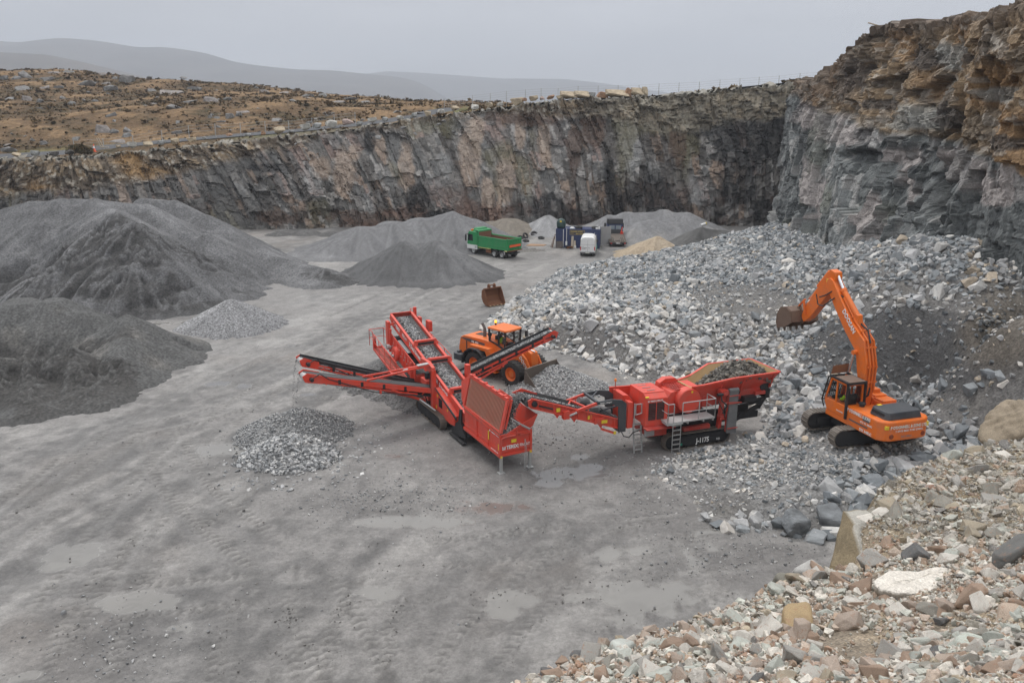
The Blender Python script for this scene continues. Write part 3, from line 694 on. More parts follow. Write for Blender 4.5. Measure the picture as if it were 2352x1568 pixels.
heap("gravel_heap", "dark heap of screenings under the tail of the red screening plant", [(-8.2, 56.0, 1.9, .5, .3), (-6.8, 54.0, 1.3, .42, .3), (-5.2, 51.5, .8, .3, .4), (-9.6, 55.2, .9, .4)], ((.12, .118, .117), (.16, .158, .156), DARK), 341, .14, .08, grain=2, ridges=[(0, 1), (1, 2)])

# ================================================================== BLASTED ROCK
PILE_PX = [(1440, 592, 1.5), (1500, 588, 2.0), (1560, 584, 2.6), (1640, 578, 3.2), (1700, 560, 3.6), (1760, 520, 4.0), (1400, 640, 2.0), (1300, 690, 1.8), (1250, 755, 1.2), (1360, 760, 2.0), (1500, 680, 2.6), (1600, 750, 2.5),
           (1500, 790, 1.6), (1700, 690, 3.5), (1800, 640, 5.0), (1850, 770, 2.6), (1750, 850, 1.3), (1600, 830, 1.2), (1900, 600, 6.0), (2000, 645, 7.0), (2100, 640, 7.5), (2230, 670, 8.0), (2352, 690, 8.4), (2500, 720, 8.4),
           (1830, 560, 5.0), (1900, 700, 4.8), (1880, 880, 1.5), (2000, 890, 1.5), (2150, 900, 1.6), (2300, 890, 2.6), (2420, 900, 3.2), (2050, 760, 4.6), (2200, 780, 5.0), (2340, 790, 5.6),
           (1900, 1000, 1.45), (2000, 1040, 1.5), (2150, 1020, 1.5), (2120, 960, 1.5), (1950, 960, 1.5), (2250, 1000, 1.8), (1990, 1060, 1.4), (1750, 1000, 1.1), (1820, 950, 1.3), (1620, 1035, .85), (1700, 1130, .8), (1850, 1120, 1.25), (1780, 1060, 1.15), (2100, 1090, 1.2), (2300, 1060, 1.6), (1960, 1140, .9)]
TOE_PX = [(1400, 603), (1300, 616), (1225, 662), (1165, 702), (1125, 738), (1100, 772), (1140, 800), (1230, 800), (1300, 812), (1380, 838), (1440, 872), (1520, 890), (1640, 905), (1720, 930), (1760, 985), (1690, 1012), (1590, 1022), (1515, 1048), (1470, 1088), (1545, 1140), (1600, 1190), (1650, 1214), (1740, 1216), (1810, 1236), (1930, 1240), (2080, 1250)]
toe = [tuple(onz(x, y)[:2]) for x, y in TOE_PX]
PILE_POLY = toe + [(31, 27), (36, 30), (36, 60), (36, 112), (30, 112), (26, 110)]
ppts = [tuple(onz(x, y, h)) for x, y, h in PILE_PX] + [(x, y, 0.0) for x, y in toe] + [(34, 112, 3), (33, 30, 1.5), (36, 45, 6)]
PILE = TPS(ppts, .15)
xs = np.arange(-6, 40, .3); ys = np.arange(24, 114, .3); X, Y = np.meshgrid(xs, ys)
inp = inside(PILE_POLY, X, Y); dt, _, _ = dist_line(PILE_POLY + PILE_POLY[:1], X, Y)
sd_ = np.where(inp, dt, -dt)
pz = PILE(X, Y) * sst(sd_, -.4, 2.2)
pn = fbm(X * .25, Y * .25, 4, 401); pn2 = fbm(X * .9, Y * .9, 4, 402)
pz = pz + sst(sd_, 0, 2) * (.35 * pn + .16 * pn2) - .12
def pile_px(X, Y, Z):
    zc = Y * CT + (EYE - Z) * ST
    return CX + FP * X / zc, CY + FP * ((EYE - Z) * CT - Y * ST) / zc
qx, qy = pile_px(X, Y, pz)
def ell(x, y, cx, cy, rx, ry): return np.hypot((x - cx) / rx, (y - cy) / ry)
# fines: the dug face beside the excavator, the bench it stands on, bare patches on the pile
def fines_mask(qx, qy, n):
    f = np.zeros(qx.shape)
    for cx, cy, rx, ry in ((2130, 800, 260, 95), (2280, 730, 150, 60), (1930, 800, 70, 60), (1730, 690, 95, 40), (1640, 680, 60, 30), (1600, 1160, 130, 42), (1840, 1085, 170, 45), (1760, 1160, 110, 30), (2250, 940, 110, 40), (1440, 880, 80, 22)):
        f = np.maximum(f, sst(-ell(qx, qy, cx, cy, rx, ry) + .5 * n, -1.1, -.75))
    return f
fm = fines_mask(qx, qy, pn)
dig = sst(-ell(qx, qy, 2120, 800, 280, 110) + .4 * pn, -1.1, -.8)
pc = np.empty(X.shape + (3,)); pc[:] = (.15, .145, .14)
pc = mixc(pc, (.19, .18, .165), sst(pn2, .1, .5) * .6); pc = mixc(pc, (.215, .212, .208), sst(-ell(qx, qy, 1760, 1080, 330, 130), -1.1, -.8) * .85 * (1 - sst(-ell(qx, qy, 1610, 1165, 130, 44), -1.1, -.8))); pc = mixc(pc, (.062, .062, .064), dig * .85); pc = mixc(pc, (.15, .125, .095), sst(-ell(qx, qy, 2290, 760, 120, 110) + .4 * pn, -1.1, -.6) * .5)
RUBBLE = attr_mat("broken_stone_fines", rough=.9, var=.35, scale=2.2, bscale=3.5, bstr=.9, bdist=.15, fine=(8, .3))
tag(link("rock_debris", grid_mesh("rock_debris", np.stack([X, Y, pz], -1), pc, keep=sd_ > -.5), RUBBLE), "dark fines and soil lying under the blasted rock and in the dug face", kind='structure')
def grid_sample(A, X0, Y0, st, x, y):
    i = np.clip(((y - Y0) / st).astype(int), 0, A.shape[0] - 1); j = np.clip(((x - X0) / st).astype(int), 0, A.shape[1] - 1)
    return A[i, j]

# ------------------------------------------------------------------ stones
def hull_shape(seed, n=11, jit=.25):
    r = random.Random(seed); bm = bmesh.new()
    for i in range(n):
        v = Vector((r.uniform(-1, 1), r.uniform(-1, 1), r.uniform(-1, 1)))
        k = max(abs(v.x), abs(v.y), abs(v.z)); v = v / k * r.uniform(1 - jit, 1)      # blocky, not round
        l = v.length; v *= (.62 + .38 / l)
        bm.verts.new(v)
    g = bmesh.ops.convex_hull(bm, input=bm.verts)
    bmesh.ops.delete(bm, geom=[e for e in g['geom_interior'] if isinstance(e, bmesh.types.BMVert)], context='VERTS')
    bmesh.ops.triangulate(bm, faces=bm.faces)
    bm.verts.index_update()
    V = np.array([v.co[:] for v in bm.verts]); F = np.array([[v.index for v in f.verts] for f in bm.faces]); bm.free()
    return V, F
SHAPES = [hull_shape(s, 9 + s % 6) for s in range(26)]

def rot_mats(n, rg, flat=1.0):
    a = rg.uniform(0, 2 * np.pi, n); b = rg.normal(0, .55 * flat, n); c = rg.normal(0, .55 * flat, n)
    ca, sa, cb, sb, cc, sc = np.cos(a), np.sin(a), np.cos(b), np.sin(b), np.cos(c), np.sin(c)
    Rz = np.zeros((n, 3, 3)); Rz[:, 0, 0] = ca; Rz[:, 0, 1] = -sa; Rz[:, 1, 0] = sa; Rz[:, 1, 1] = ca; Rz[:, 2, 2] = 1
    Ry = np.zeros((n, 3, 3)); Ry[:, 0, 0] = cb; Ry[:, 0, 2] = sb; Ry[:, 2, 0] = -sb; Ry[:, 2, 2] = cb; Ry[:, 1, 1] = 1
    Rx = np.zeros((n, 3, 3)); Rx[:, 0, 0] = 1; Rx[:, 1, 1] = cc; Rx[:, 1, 2] = -sc; Rx[:, 2, 1] = sc; Rx[:, 2, 2] = cc
    return Rx @ Ry @ Rz

def stones_mesh(name, P, size, cols, rg, flat=1.0, squash=.7):
    """one mesh of many stones: P centres, size half-extents"""
    n = len(P); which = rg.integers(0, len(SHAPES), n); M = rot_mats(n, rg, flat)
    S = size[:, None] * np.stack([rg.uniform(.8, 1.35, n), rg.uniform(.65, 1.05, n), rg.uniform(.5, .95, n) * squash / .7], 1)
    VV, FF, CC, o = [], [], [], 0
    for k, (V, F) in enumerate(SHAPES):
        i = np.where(which == k)[0]
        if not len(i): continue
        W = np.einsum('nij,nvj->nvi', M[i], V[None] * S[i][:, None]) + P[i][:, None]
        VV.append(W.reshape(-1, 3)); FF.append((F[None] + (np.arange(len(i)) * len(V))[:, None, None] + o).reshape(-1, 3)); CC.append(np.repeat(cols[i], len(V), 0)); o += len(i) * len(V)
    V = np.concatenate(VV); F = np.concatenate(FF); C = np.concatenate(CC)
    return np_mesh(name, V, F.ravel(), np.arange(len(F)) * 3, np.full(len(F), 3), C)

def planed_rock(seed, sub=3, planes=13, rough=.05):
    """a broken stone with flat faces, worn edges and a rough skin"""
    r = np.random.default_rng(seed); bm = bmesh.new(); bmesh.ops.create_icosphere(bm, subdivisions=sub, radius=1)
    V = np.array([v.co[:] for v in bm.verts]); F = np.array([[v.index for v in f.verts] for f in bm.faces]); bm.free()
    base = np.array([[1, 0, 0], [-1, 0, 0], [0, 1, 0], [0, -1, 0], [0, 0, 1], [0, 0, -1]]) + r.normal(0, .22, (6, 3))
    Nn = np.concatenate([base, r.normal(0, 1, (planes - 6, 3))]); Nn /= np.linalg.norm(Nn, axis=1)[:, None]
    d = np.r_[r.uniform(.6, .9, 6), r.uniform(.78, 1.05, planes - 6)]
    q = V @ Nn.T
    t = np.where(q > .05, d[None] / np.maximum(q, .05), 9.)
    p = 11; rr = (np.sum(t ** -p, 1)) ** (-1 / p)
    W = V * rr[:, None]
    W = W * (1 + rough * (fbm(W[:, 0] * 2.5 + 3 * W[:, 2], W[:, 1] * 2.5 - 2 * W[:, 2], 3, seed) + .5 * fbm(W[:, 0] * 7 + 5 * W[:, 2], W[:, 1] * 7 + 4 * W[:, 2], 2, seed + 9)))[:, None]
    return W, F

ROCKM = attr_mat("broken_rock", rough=.75, var=.22, scale=2.6, bscale=6, bstr=.5, bdist=.05, spec=.4)
def chipped_rock(seed, fine=2):
    """sharp broken stone: a hull with worn edges and a slightly rough skin"""
    r = random.Random(seed); V, F = hull_shape(seed, 12 + seed % 6, .34); bm = bmesh.new()
    vs_ = [bm.verts.new(v) for v in V]
    for f in F: bm.faces.new([vs_[i] for i in f])
    bmesh.ops.recalc_face_normals(bm, faces=bm.faces)
    bmesh.ops.dissolve_limit(bm, angle_limit=R(14), verts=bm.verts, edges=bm.edges)
    bmesh.ops.bevel(bm, geom=bm.edges, offset=.045, segments=1, affect='EDGES', clamp_overlap=True)
    bmesh.ops.triangulate(bm, faces=bm.faces)
    if fine: bmesh.ops.subdivide_edges(bm, edges=bm.edges, cuts=fine, use_grid_fill=True); bmesh.ops.triangulate(bm, faces=bm.faces)
    bm.normal_update(); bm.verts.index_update()
    V = np.array([v.co[:] for v in bm.verts]); N_ = np.array([v.normal[:] for v in bm.verts]); F = np.array([[v.index for v in f.verts] for f in bm.faces]); bm.free()
    k = .035 * fbm(V[:, 0] * 3 + V[:, 2], V[:, 1] * 3 - V[:, 2] * 2, 3, seed) + .02 * fbm(V[:, 0] * 9 + 4 * V[:, 2], V[:, 1] * 9 - V[:, 2] * 5, 2, seed + 4)
    return V + N_ * k[:, None], F
def rock_variants(name, pal, n, seed, sub=2):
    out = []
    for i in range(n):
        V, F = chipped_rock(seed + i, 2 if sub > 2 else 0)
        c = np.array(pal[i % len(pal)]) * (1 + .12 * math.sin(i * 2.3))
        g = 1 + .25 * fbm(V[:, 0] * 2 + V[:, 2], V[:, 1] * 2 - V[:, 2], 3, seed + i)
        C = np.clip(c[None] * g[:, None], .02, .7)
        out.append(np_mesh(name, V, F.ravel(), np.arange(len(F)) * 3, np.full(len(F), 3), C))
    return out

def place_rock(name, me, p, s, rg, label, cat, group, mat, flat=.6, sq=(.5, .9)):
    o = bpy.data.objects.new(name, me); COL.objects.link(o)
    if not me.materials: me.materials.append(mat)
    o.location = p; o.rotation_euler = (rg.normal(0, .35 * flat), rg.normal(0, .35 * flat), rg.uniform(0, 6.28))
    o.scale = (s * rg.uniform(.9, 1.35), s * rg.uniform(.7, 1.05), s * rg.uniform(*sq))
    return tag(o, label, cat, group)

rg = np.random.default_rng(5)
# candidates over the pile
n = 44000
cx_ = rg.uniform(-6, 37, n); cy_ = rg.uniform(25, 112, n)
smp = lambda A: grid_sample(A, xs[0], ys[0], .3, cx_, cy_)
z_ = smp(pz); s_ = smp(sd_); f_ = smp(fm); d_ = smp(dig); pnn = smp(pn)
px_, py_ = pile_px(cx_, cy_, z_)
size = np.exp(rg.normal(-1.5, .30, n))                                  # half-size, about 0.27 m
size = np.where((py_ > 1010) & (px_ < 2000), size * .5, size)           # small stone on the bench
big_ = ((px_ > 1790) & (py_ > 880) & (px_ < 1960) & (py_ < 1000)) | ((px_ > 1900) & (py_ > 1050) & (py_ < 1200)) | (py_ > 1185)
size = np.where(big_, np.exp(rg.normal(-1.4, .4, n)), size)
size = np.where((px_ > 2160) & (py_ > 850), np.exp(rg.normal(-1.35, .4, n)), size)
size = np.clip(size, .06, .6)
size = np.where(f_ > .5, size * .55, size)
# keep: machines stand on their own ground
keep = (s_ > -.25) & (rg.uniform(0, 1, n) > f_ * np.where(py_ > 1000, .12, .42)) & (rg.uniform(0, 1, n) < np.clip((.75 + .02 * cy_ / 2), .4, 1))
ca, sa = math.cos(R(20)), math.sin(R(20)); uu = (cx_ - 8.44) * ca + (cy_ - 44.36) * sa; ww = (cx_ - 8.44) * sa - (cy_ - 44.36) * ca
keep &= ~((uu > -9) & (uu < 4.6) & (abs(ww) < 1.7)) & ~((uu > 4.5) & (uu < 7.2) & (abs(ww) < 1.5) & (size > .3))
keep &= ~(np.hypot(cx_ - 18.9, cy_ - 41.6) < 3.0)
keep &= ~((np.hypot(cx_ - 1.0, cy_ - 55.2) < 2.6)) & ~(((ell(px_, py_, 1829, 1204, 42, 30) < 1) | (ell(px_, py_, 1905, 1190, 55, 34) < 1)) & (size > .1))
cx_, cy_, z_, size, px_, py_, f_, d_, pnn = (a[keep] for a in (cx_, cy_, z_, size, px_, py_, f_, d_, pnn))
m = len(cx_)
P = np.stack([cx_, cy_, z_ + size * .28 + .02], 1)
pal = np.array([(.36, .36, .36), (.48, .47, .45), (.25, .265, .275), (.165, .18, .192), (.54, .51, .47), (.29, .29, .29), (.38, .32, .25)])
lightz = sst(py_ + 14 * rg.normal(0, 1, m) + 20 * pnn, 640, 700)
prob = np.stack([np.full(m, .26), .08 + .24 * lightz, .34 - .2 * lightz, .28 - .22 * lightz, .02 + .16 * lightz, np.full(m, .2), np.full(m, .03)], 1)
prob[d_ > .5] = (.15, .05, .3, .45, .02, .15, .03); prob[(py_ > 870) & (px_ > 1780)] = (.25, .08, .25, .25, .02, .25, .03); prob[(px_ > 2220) & (py_ < 860)] = (.18, .1, .14, .14, .06, .2, .18)
prob /= prob.sum(1)[:, None]; pick = (rg.uniform(0, 1, (m, 1)) > np.cumsum(prob, 1)).sum(1).clip(0, 6)
C = pal[pick] * rg.uniform(.75, 1.22, (m, 1)) * 1.05
# the 270 that show largest are stones of their own, the rest one mass
vis = (px_ > 5) & (px_ < 2347) & (py_ < 1240)
bank_hides = (py_ > 1150 - (px_ - 1960) * .53) & (px_ > 1930)
behind_machine = ((px_ > 1390) & (px_ < 1800) & (py_ > 850) & (py_ < 1000)) | ((px_ > 1900) & (px_ < 2150) & (py_ > 880) & (py_ < 1030))
app = size / np.hypot(cy_, 8) * (vis & ~bank_hides & ~behind_machine)
order = np.argsort(-app); top = order[:270]; rest = order[270:]
pickv = {}
BR = {k: rock_variants("blasted_rock", [tuple(pal[k])], 5, 500 + 20 * k) for k in range(7)}
words = ("mid grey", "pale grey", "blue grey", "dark slate grey", "whitish", "plain grey", "tan stained")
for i in top:
    k = int(pick[i]); x, y = px_[i], py_[i]
    if y > 1030: where = ("small-stone bench in front of the excavator", "bench")
    elif y > 860 and x > 1780: where = ("rubble between the crusher hopper and the excavator", "rubble")
    elif d_[i] > .5 or (x > 1900 and y > 720): where = ("dark dug face beyond the excavator boom", "dug face")
    elif x > 1780: where = ("upper slope under the right rock face", "upper slope")
    elif y > 740: where = ("slope right behind the red crusher", "slope behind the crusher")
    else: where = ("far left part of the blasted pile", "far pile")
    place_rock("blasted_rock", BR[k][rg.integers(0, 5)], P[i], size[i] * 1.12, rg, f"large {words[k]} angular rock on the {where[0]}", "rock", f"{words[k]} rocks on the {where[1]}", ROCKM, 1.0, (.6, .95))
nd = 1500; dx_ = rg.uniform(12, 34, nd); dy_ = rg.uniform(44, 62, nd); ok = (grid_sample(dig, xs[0], ys[0], .3, dx_, dy_) > .4) & (grid_sample(sd_, xs[0], ys[0], .3, dx_, dy_) > .5); dx_, dy_ = dx_[ok], dy_[ok]; dh_ = np.exp(rg.normal(-1.85, .4, len(dx_)))
P = np.concatenate([P, np.stack([dx_, dy_, grid_sample(pz, xs[0], ys[0], .3, dx_, dy_) + dh_ * .1], 1)]); size = np.r_[size, dh_]; C = np.concatenate([C, pal[rg.integers(2, 7, len(dx_))] * rg.uniform(.35, .8, (len(dx_), 1))]); rest = np.r_[rest, np.arange(m, m + len(dx_))]
ne = 34000; ex_ = np.r_[rg.uniform(6, 36, 16000), rg.uniform(6, 22, 18000)]; ey_ = np.r_[rg.uniform(28, 62, 16000), rg.uniform(32, 45, 18000)]; ez_ = grid_sample(pz, xs[0], ys[0], .3, ex_, ey_); ef = grid_sample(fm, xs[0], ys[0], .3, ex_, ey_); es = grid_sample(sd_, xs[0], ys[0], .3, ex_, ey_); ed_ = grid_sample(dig, xs[0], ys[0], .3, ex_, ey_)
eqx, eqy = pile_px(ex_, ey_, ez_); ok = (es > -.5) & (rg.uniform(0, 1, ne) < .25 + .75 * ef) & ((ell(eqx, eqy, 1610, 1165, 130, 44) > 1) | (rg.uniform(0, 1, ne) < .15)); ex_, ey_, ez_, ed_ = ex_[ok], ey_[ok], ez_[ok], ed_[ok]; eh = np.exp(rg.normal(-2.6, .4, len(ex_)))
ec = pal[rg.integers(0, 6, len(ex_))] * rg.uniform(.7, 1.1, (len(ex_), 1)) * np.where(ed_ > .5, .45, .95)[:, None]
tag(link("blasted_stone", stones_mesh("blasted_stone", np.concatenate([P[rest], np.stack([ex_, ey_, ez_ + eh * .2], 1)]), np.r_[size[rest], eh], np.concatenate([C[rest], ec]), rg), ROCKM), "mass of smaller broken grey and white rock covering the blasted pile", kind='stuff')

def scatter(n, f, lo, hi, seed):
    r = np.random.default_rng(seed)
    return f(r, n), np.exp(r.uniform(np.log(lo), np.log(hi), n)), r
def heap_z(x, y, only=None):
    z = np.zeros(x.shape)
    for i, (X, Y, h) in enumerate(HEAPS):
        if only is not None and i not in only: continue
        st = X[0, 1] - X[0, 0]; j = ((x - X[0, 0]) / st).round().astype(int); k = ((y - Y[0, 0]) / st).round().astype(int)
        ok = (j >= 0) & (k >= 0) & (j < X.shape[1]) & (k < X.shape[0])
        z[ok] = np.maximum(z[ok], h[k[ok], j[ok]])
    return z
GP = np.array([(.34, .34, .34), (.25, .255, .26), (.44, .435, .425), (.17, .175, .18)])
def dress(name, label, cx, cy, rx, ry, n, lo, hi, idx, seed, spill=.05, tone=1.0):
    r = np.random.default_rng(seed); x = cx + rx * r.uniform(-1, 1, n); y = cy + ry * r.uniform(-1, 1, n); z = heap_z(x, y, idx)
    k = (z > .02) | (r.uniform(0, 1, n) < spill * np.exp(-3 * np.maximum(0, np.hypot((x - cx) / rx, (y - cy) / ry) - .7)))
    x, y, z = x[k], y[k], z[k]; s = np.exp(r.uniform(np.log(lo), np.log(hi), len(x)))
    c = GP[r.integers(0, 4, len(x))] * r.uniform(.8, 1.2, (len(x), 1)) * tone
    tag(link(name, stones_mesh(name, np.stack([x, y, z + s * .15 - .04], 1), s, c, r), ROCKM), label, kind='stuff')
dress("coarse_stone", "coarse pale stones covering the low heap nearest the camera", -11.7, 42.0, 4.4, 4.0, 4200, .07, .15, [12], 61, .10, 1.15)
dress("medium_stone", "chippings covering the heap behind the coarse stone", -12.0, 45.9, 4.4, 3.6, 6500, .035, .075, [11], 62, .04, 1.0)
dress("crushed_stone", "pale crushed stone covering the cone beside the loader bucket", 3.2, 53.6, 6.2, 5.2, 13000, .04, .085, [13], 63, .05, 1.15)
# loose stones strewn over the pit floor
r = np.random.default_rng(71); xx, yy = [], []
for cx, cy, rx, ry, k in ((1000, 1130, 200, 50, 500), (1250, 1010, 160, 70, 600), (820, 1150, 130, 40, 350), (640, 1060, 190, 70, 260), (250, 1490, 200, 110, 300), (1700, 1270, 220, 60, 500), (1500, 1110, 90, 90, 420), (900, 1000, 160, 50, 200), (1150, 900, 120, 50, 300), (1120, 760, 70, 50, 160), (900, 1350, 700, 220, 90), (500, 1100, 500, 150, 120)):
    for _ in range(k):
        q = onz(r.normal(cx, rx * .55), min(1650, max(620, r.normal(cy, ry * .55)))); xx.append(q.x); yy.append(q.y)
n0 = len(xx)
for p in PATHS:                                                          # clods thrown up along the wheel tracks
    for _ in range(130):
        i = r.integers(0, len(p) - 1); t = r.uniform(); a = r.choice([-1, 1]) * (1.05 + r.normal(0, .28)); dx, dy = p[i + 1][0] - p[i][0], p[i + 1][1] - p[i][1]; l = math.hypot(dx, dy) + 1e-6
        X_, Y_ = p[i][0] + dx * t - dy / l * a, p[i][1] + dy * t + dx / l * a
        if Y_ < 85: xx.append(X_); yy.append(Y_)
xx, yy = np.array(xx), np.array(yy); s = np.exp(r.normal(-3.45, .45, len(xx))); s = np.clip(s, .015, .10); s[n0:] *= .7
c = GP[r.integers(0, 4, len(xx))] * r.uniform(.7, 1.15, (len(xx), 1)); c[n0:] = np.array([.185, .178, .17]) * r.uniform(.6, 1.3, (len(xx) - n0, 1))
hh = floor_fields(xx, yy)[0]
tag(link("loose_gravel", stones_mesh("loose_gravel", np.stack([xx, yy, hh + s * .25], 1), s, c, r), ROCKM), "loose stones strewn over the muddy pit floor", kind='stuff')

# two great dark blocks at the foot of the bench
DKB = [np_mesh("boulder", *(lambda VF: (VF[0], VF[1].ravel(), np.arange(len(VF[1])) * 3, np.full(len(VF[1]), 3), np.clip(np.array([(.16, .17, .178)]) * (1 + .5 * fbm(VF[0][:, 0] * 2, VF[0][:, 1] * 2 + VF[0][:, 2] * 3, 3, sd))[:, None], .05, .4)))(planed_rock(sd, 4, 10, .05))) for sd in (901, 905)]
for me, (x, y, h), sc, rot, lab in ((DKB[0], (1829, 1204, .35), (.75, .6, .55), (.1, .2, .5), "dark blue grey boulder at the foot of the bench, left of the veined one"), (DKB[1], (1905, 1186, .45), (.85, .7, .6), (.15, -.25, -.2), "larger dark blue grey boulder with a white vein beside the concrete block edge")):
    o = place_rock("boulder", me, onz(x, y, h), 1, rg, lab, "boulder", None, ROCKM); o.scale = sc; o.rotation_euler = rot
# ================================================================== THE RUBBLE BANK THE PHOTO IS TAKEN FROM
def at(x, y, t):
    a, b, c = ray(x, y)
    return Vector((a * t, b * t, EYE + c * t))
EDGE = [(1060, 1640, 5.1), (1140, 1600, 5.4), (1235, 1550, 5.6), (1330, 1507, 5.9), (1450, 1470, 6.2), (1600, 1417, 6.8), (1720, 1372, 7.4), (1790, 1348, 7.8), (1850, 1318, 8.2), (1905, 1322, 8.4), (1992, 1314, 8.35), (1972, 1220, 9.1), (2004, 1176, 9.9), (2016, 1120, 11), (2080, 1077, 12), (2150, 1052, 12.8), (2240, 1037, 13.6), (2352, 985, 15.2), (2500, 920, 17.5), (2700, 850, 20)]
INNER = [(2100, 1345, 7.15), (2100, 1500, 5.6), (1700, 1568, 4.9), (1300, 1565, 5.25), (2352, 1568, 4.0), (2352, 1300, 6.9), (2352, 1150, 9.3), (2100, 1200, 8.9), (2050, 1120, 10.6), (2250, 1080, 11.8), (2352, 1040, 13.0), (2030, 1190, 9.3), (2030, 1290, 8.1), (1800, 1400, 7.1), (1600, 1462, 6.4), (1400, 1525, 5.65), (2352, 1700, 3.4), (1700, 1750, 4.0), (1200, 1720, 4.6), (1900, 1450, 6.2), (2230, 1400, 6.0)]
ed = [at(*p) for p in EDGE]
cps = [tuple(p) for p in ed] + [tuple(at(*p)) for p in INNER] + [(0, 0, 16.4), (-3, 1, 15.6), (6, 0, 16.6), (12, 4, 15.8), (18, 10, 14.2), (24, 18, 12.6)]
BANK = TPS(cps, .02)
BEDGE = [(-16, -8), (-6, 0), (-2.2, 3.0)] + [(p.x, p.y) for p in ed] + [(26, 30)]
BPOLY = BEDGE + [(40, 30), (40, -8)]
bs = .07
xb = np.arange(-9, 27, bs); yb = np.arange(-4, 27, bs); X, Y = np.meshgrid(xb, yb)
ins = inside(BPOLY, X, Y); db, _, _ = dist_line(BEDGE, X, Y)
w1 = fbm(X * .8, Y * .8, 4, 501); w2 = fbm(X * 3, Y * 3, 4, 502)
zb = BANK(X, Y)
sdb = np.where(ins, db, -db) + .18 * w1
zb = zb + (.12 * w1 + .05 * w2) * sst(sdb, 0, .6) + np.minimum(sdb, 0) * 2.3
zb = np.maximum(zb, -.6)
bc = np.empty(X.shape + (3,)); bc[:] = (.215, .18, .14)
bc = mixc(bc, (.33, .265, .19), sst(w1 + .4 * w2, .1, .5)); bc = mixc(bc, (.145, .108, .072), sst(-w1 + .5 * w2, .15, .5)); bc = mixc(bc, (.19, .15, .095), sst(Y, 7.2, 8.6) * .7)
SOIL = attr_mat("sandy_subsoil", rough=.95, var=.3, scale=5, bscale=22, bstr=.9, bdist=.03, fine=(55, .5))
tag(link("rubble_bank", grid_mesh("rubble_bank", np.stack([X, Y, zb], -1), bc, keep=zb > -.55), SOIL), "sandy brown subsoil of the spoil bank in the near right corner", kind='structure')
def bank_z(x, y): return grid_sample(zb, xb[0], yb[0], bs, x, y)

def mottled(name):
    m, nt, b = newmat(name)
    a = nt.nodes.new("ShaderNodeAttribute"); a.attribute_name = 'Col'
    n = noise_node(nt, 3.3, 6, .7); n2 = noise_node(nt, 22, 4, .7); n3 = noise_node(nt, 70, 2, .5)
    s = nt.nodes.new("ShaderNodeVectorMath"); s.operation = 'SCALE'
    nt.links.new(a.outputs['Color'], s.inputs[0]); nt.links.new(rng(nt, n2.outputs[0], .3, .7, .72, 1.28), s.inputs['Scale'])
    c1 = mixrgb(nt, rng(nt, n.outputs[0], .56, .66, 0, .7), s.outputs[0], (.33, .17, .10))
    c2 = mixrgb(nt, rng(nt, n3.outputs[0], .6, .72, 0, .55), c1, (.075, .07, .065))
    c3 = mixrgb(nt, rng(nt, n3.outputs[0], .42, .3, 0, .45), c2, (.62, .59, .55))
    nt.links.new(c3, b.inputs['Base Color']); b.inputs['Roughness'].default_value = .72
    bump(nt, b, n2.outputs[0], .6, .02)
    return m
MOTTLE = mottled("mottled_granite_rubble")
FP_ = np.array([(.52, .49, .44), (.40, .32, .26), (.30, .21, .15), (.42, .435, .39), (.31, .295, .27), (.12, .12, .12), (.33, .28, .205), (.26, .245, .21)])
r = np.random.default_rng(81)
n = 400000
y = 2.2 + 17 * r.uniform(0, 1, n) ** 1.35; x = r.uniform(-1.2, 3.5 + .95 * y, n)
s = np.exp(r.normal(-4.55, .74, n)); s = np.clip(s, .007, .068); ns = 900; s[:ns] = np.exp(r.uniform(np.log(.06), np.log(.155), ns)); y[:ns] = 2.6 + 13 * r.uniform(0, 1, ns) ** 1.1; x[:ns] = r.uniform(-.5, 1.5 + .72 * y[:ns], ns); s[:ns] *= np.clip(.38 + .065 * y[:ns], .5, 1)
near = np.hypot(x, y) < 7.5
s = np.where(near | (np.arange(n) < ns), s, s * 1.15)
kk = inside(BPOLY, x, y) & (r.uniform(0, 1, n) < np.clip(1.2 - .045 * y, .25, 1))
z = bank_z(x, y)
qx, qy = pile_px(x, y, z)
kk &= (qx > 1000) & (qx < 3100) & (qy < 1760)
soil = sst(-ell(qx, qy, 1960, 1480, 130, 60), -1.1, -.6) + sst(-ell(qx, qy, 2200, 1120, 120, 30), -1.1, -.7) * .6 + sst(-ell(qx, qy, 2290, 1390, 80, 30), -1.1, -.7) * .6
kk &= r.uniform(0, 1, n) > soil * .92
kk &= ~((qx > 1890) & (qx < 2000) & (qy > 1165) & (qy < 1300) & (s > .025))
kk &= ~((np.hypot((qx - 2105) / 110, (qy - 1345) / 50) < 1) & (s > .03))
x, y, z, s, qx, qy = (a[kk] for a in (x, y, z, s, qx, qy)); m = len(x)
farz = sst(-qy, -1270, -1200)
prob = np.stack([.30 - .12 * farz, .13 - .08 * farz, .15 - .10 * farz, .19 - .08 * farz, .13 + .10 * farz, np.full(m, .04), .04 + .16 * farz, .02 + .28 * farz], 1); prob /= prob.sum(1)[:, None]
pick = (r.uniform(0, 1, (m, 1)) > np.cumsum(prob, 1)).sum(1).clip(0, 7)
C = FP_[pick] * r.uniform(.62, 1.05, (m, 1)); C = C * (1.1 - .3 * farz[:, None] * r.uniform(0, 1, (m, 1))) + np.array([.05, .04, .028]); P = np.stack([x, y, z + s * .10], 1)
vis = (qx > 1150) & (qx < 2350) & (qy < 1566)
app = s / np.hypot(y, 3) * vis; order = np.argsort(-app); top = order[:255]; rest = order[255:]
fw = ("whitish", "pinkish", "rust brown", "pale green grey", "grey", "dark", "tan", "olive grey")
BV = {k: rock_variants("rubble_stone", [tuple(FP_[k])], 5, 700 + 20 * k, 3) for k in range(8)}
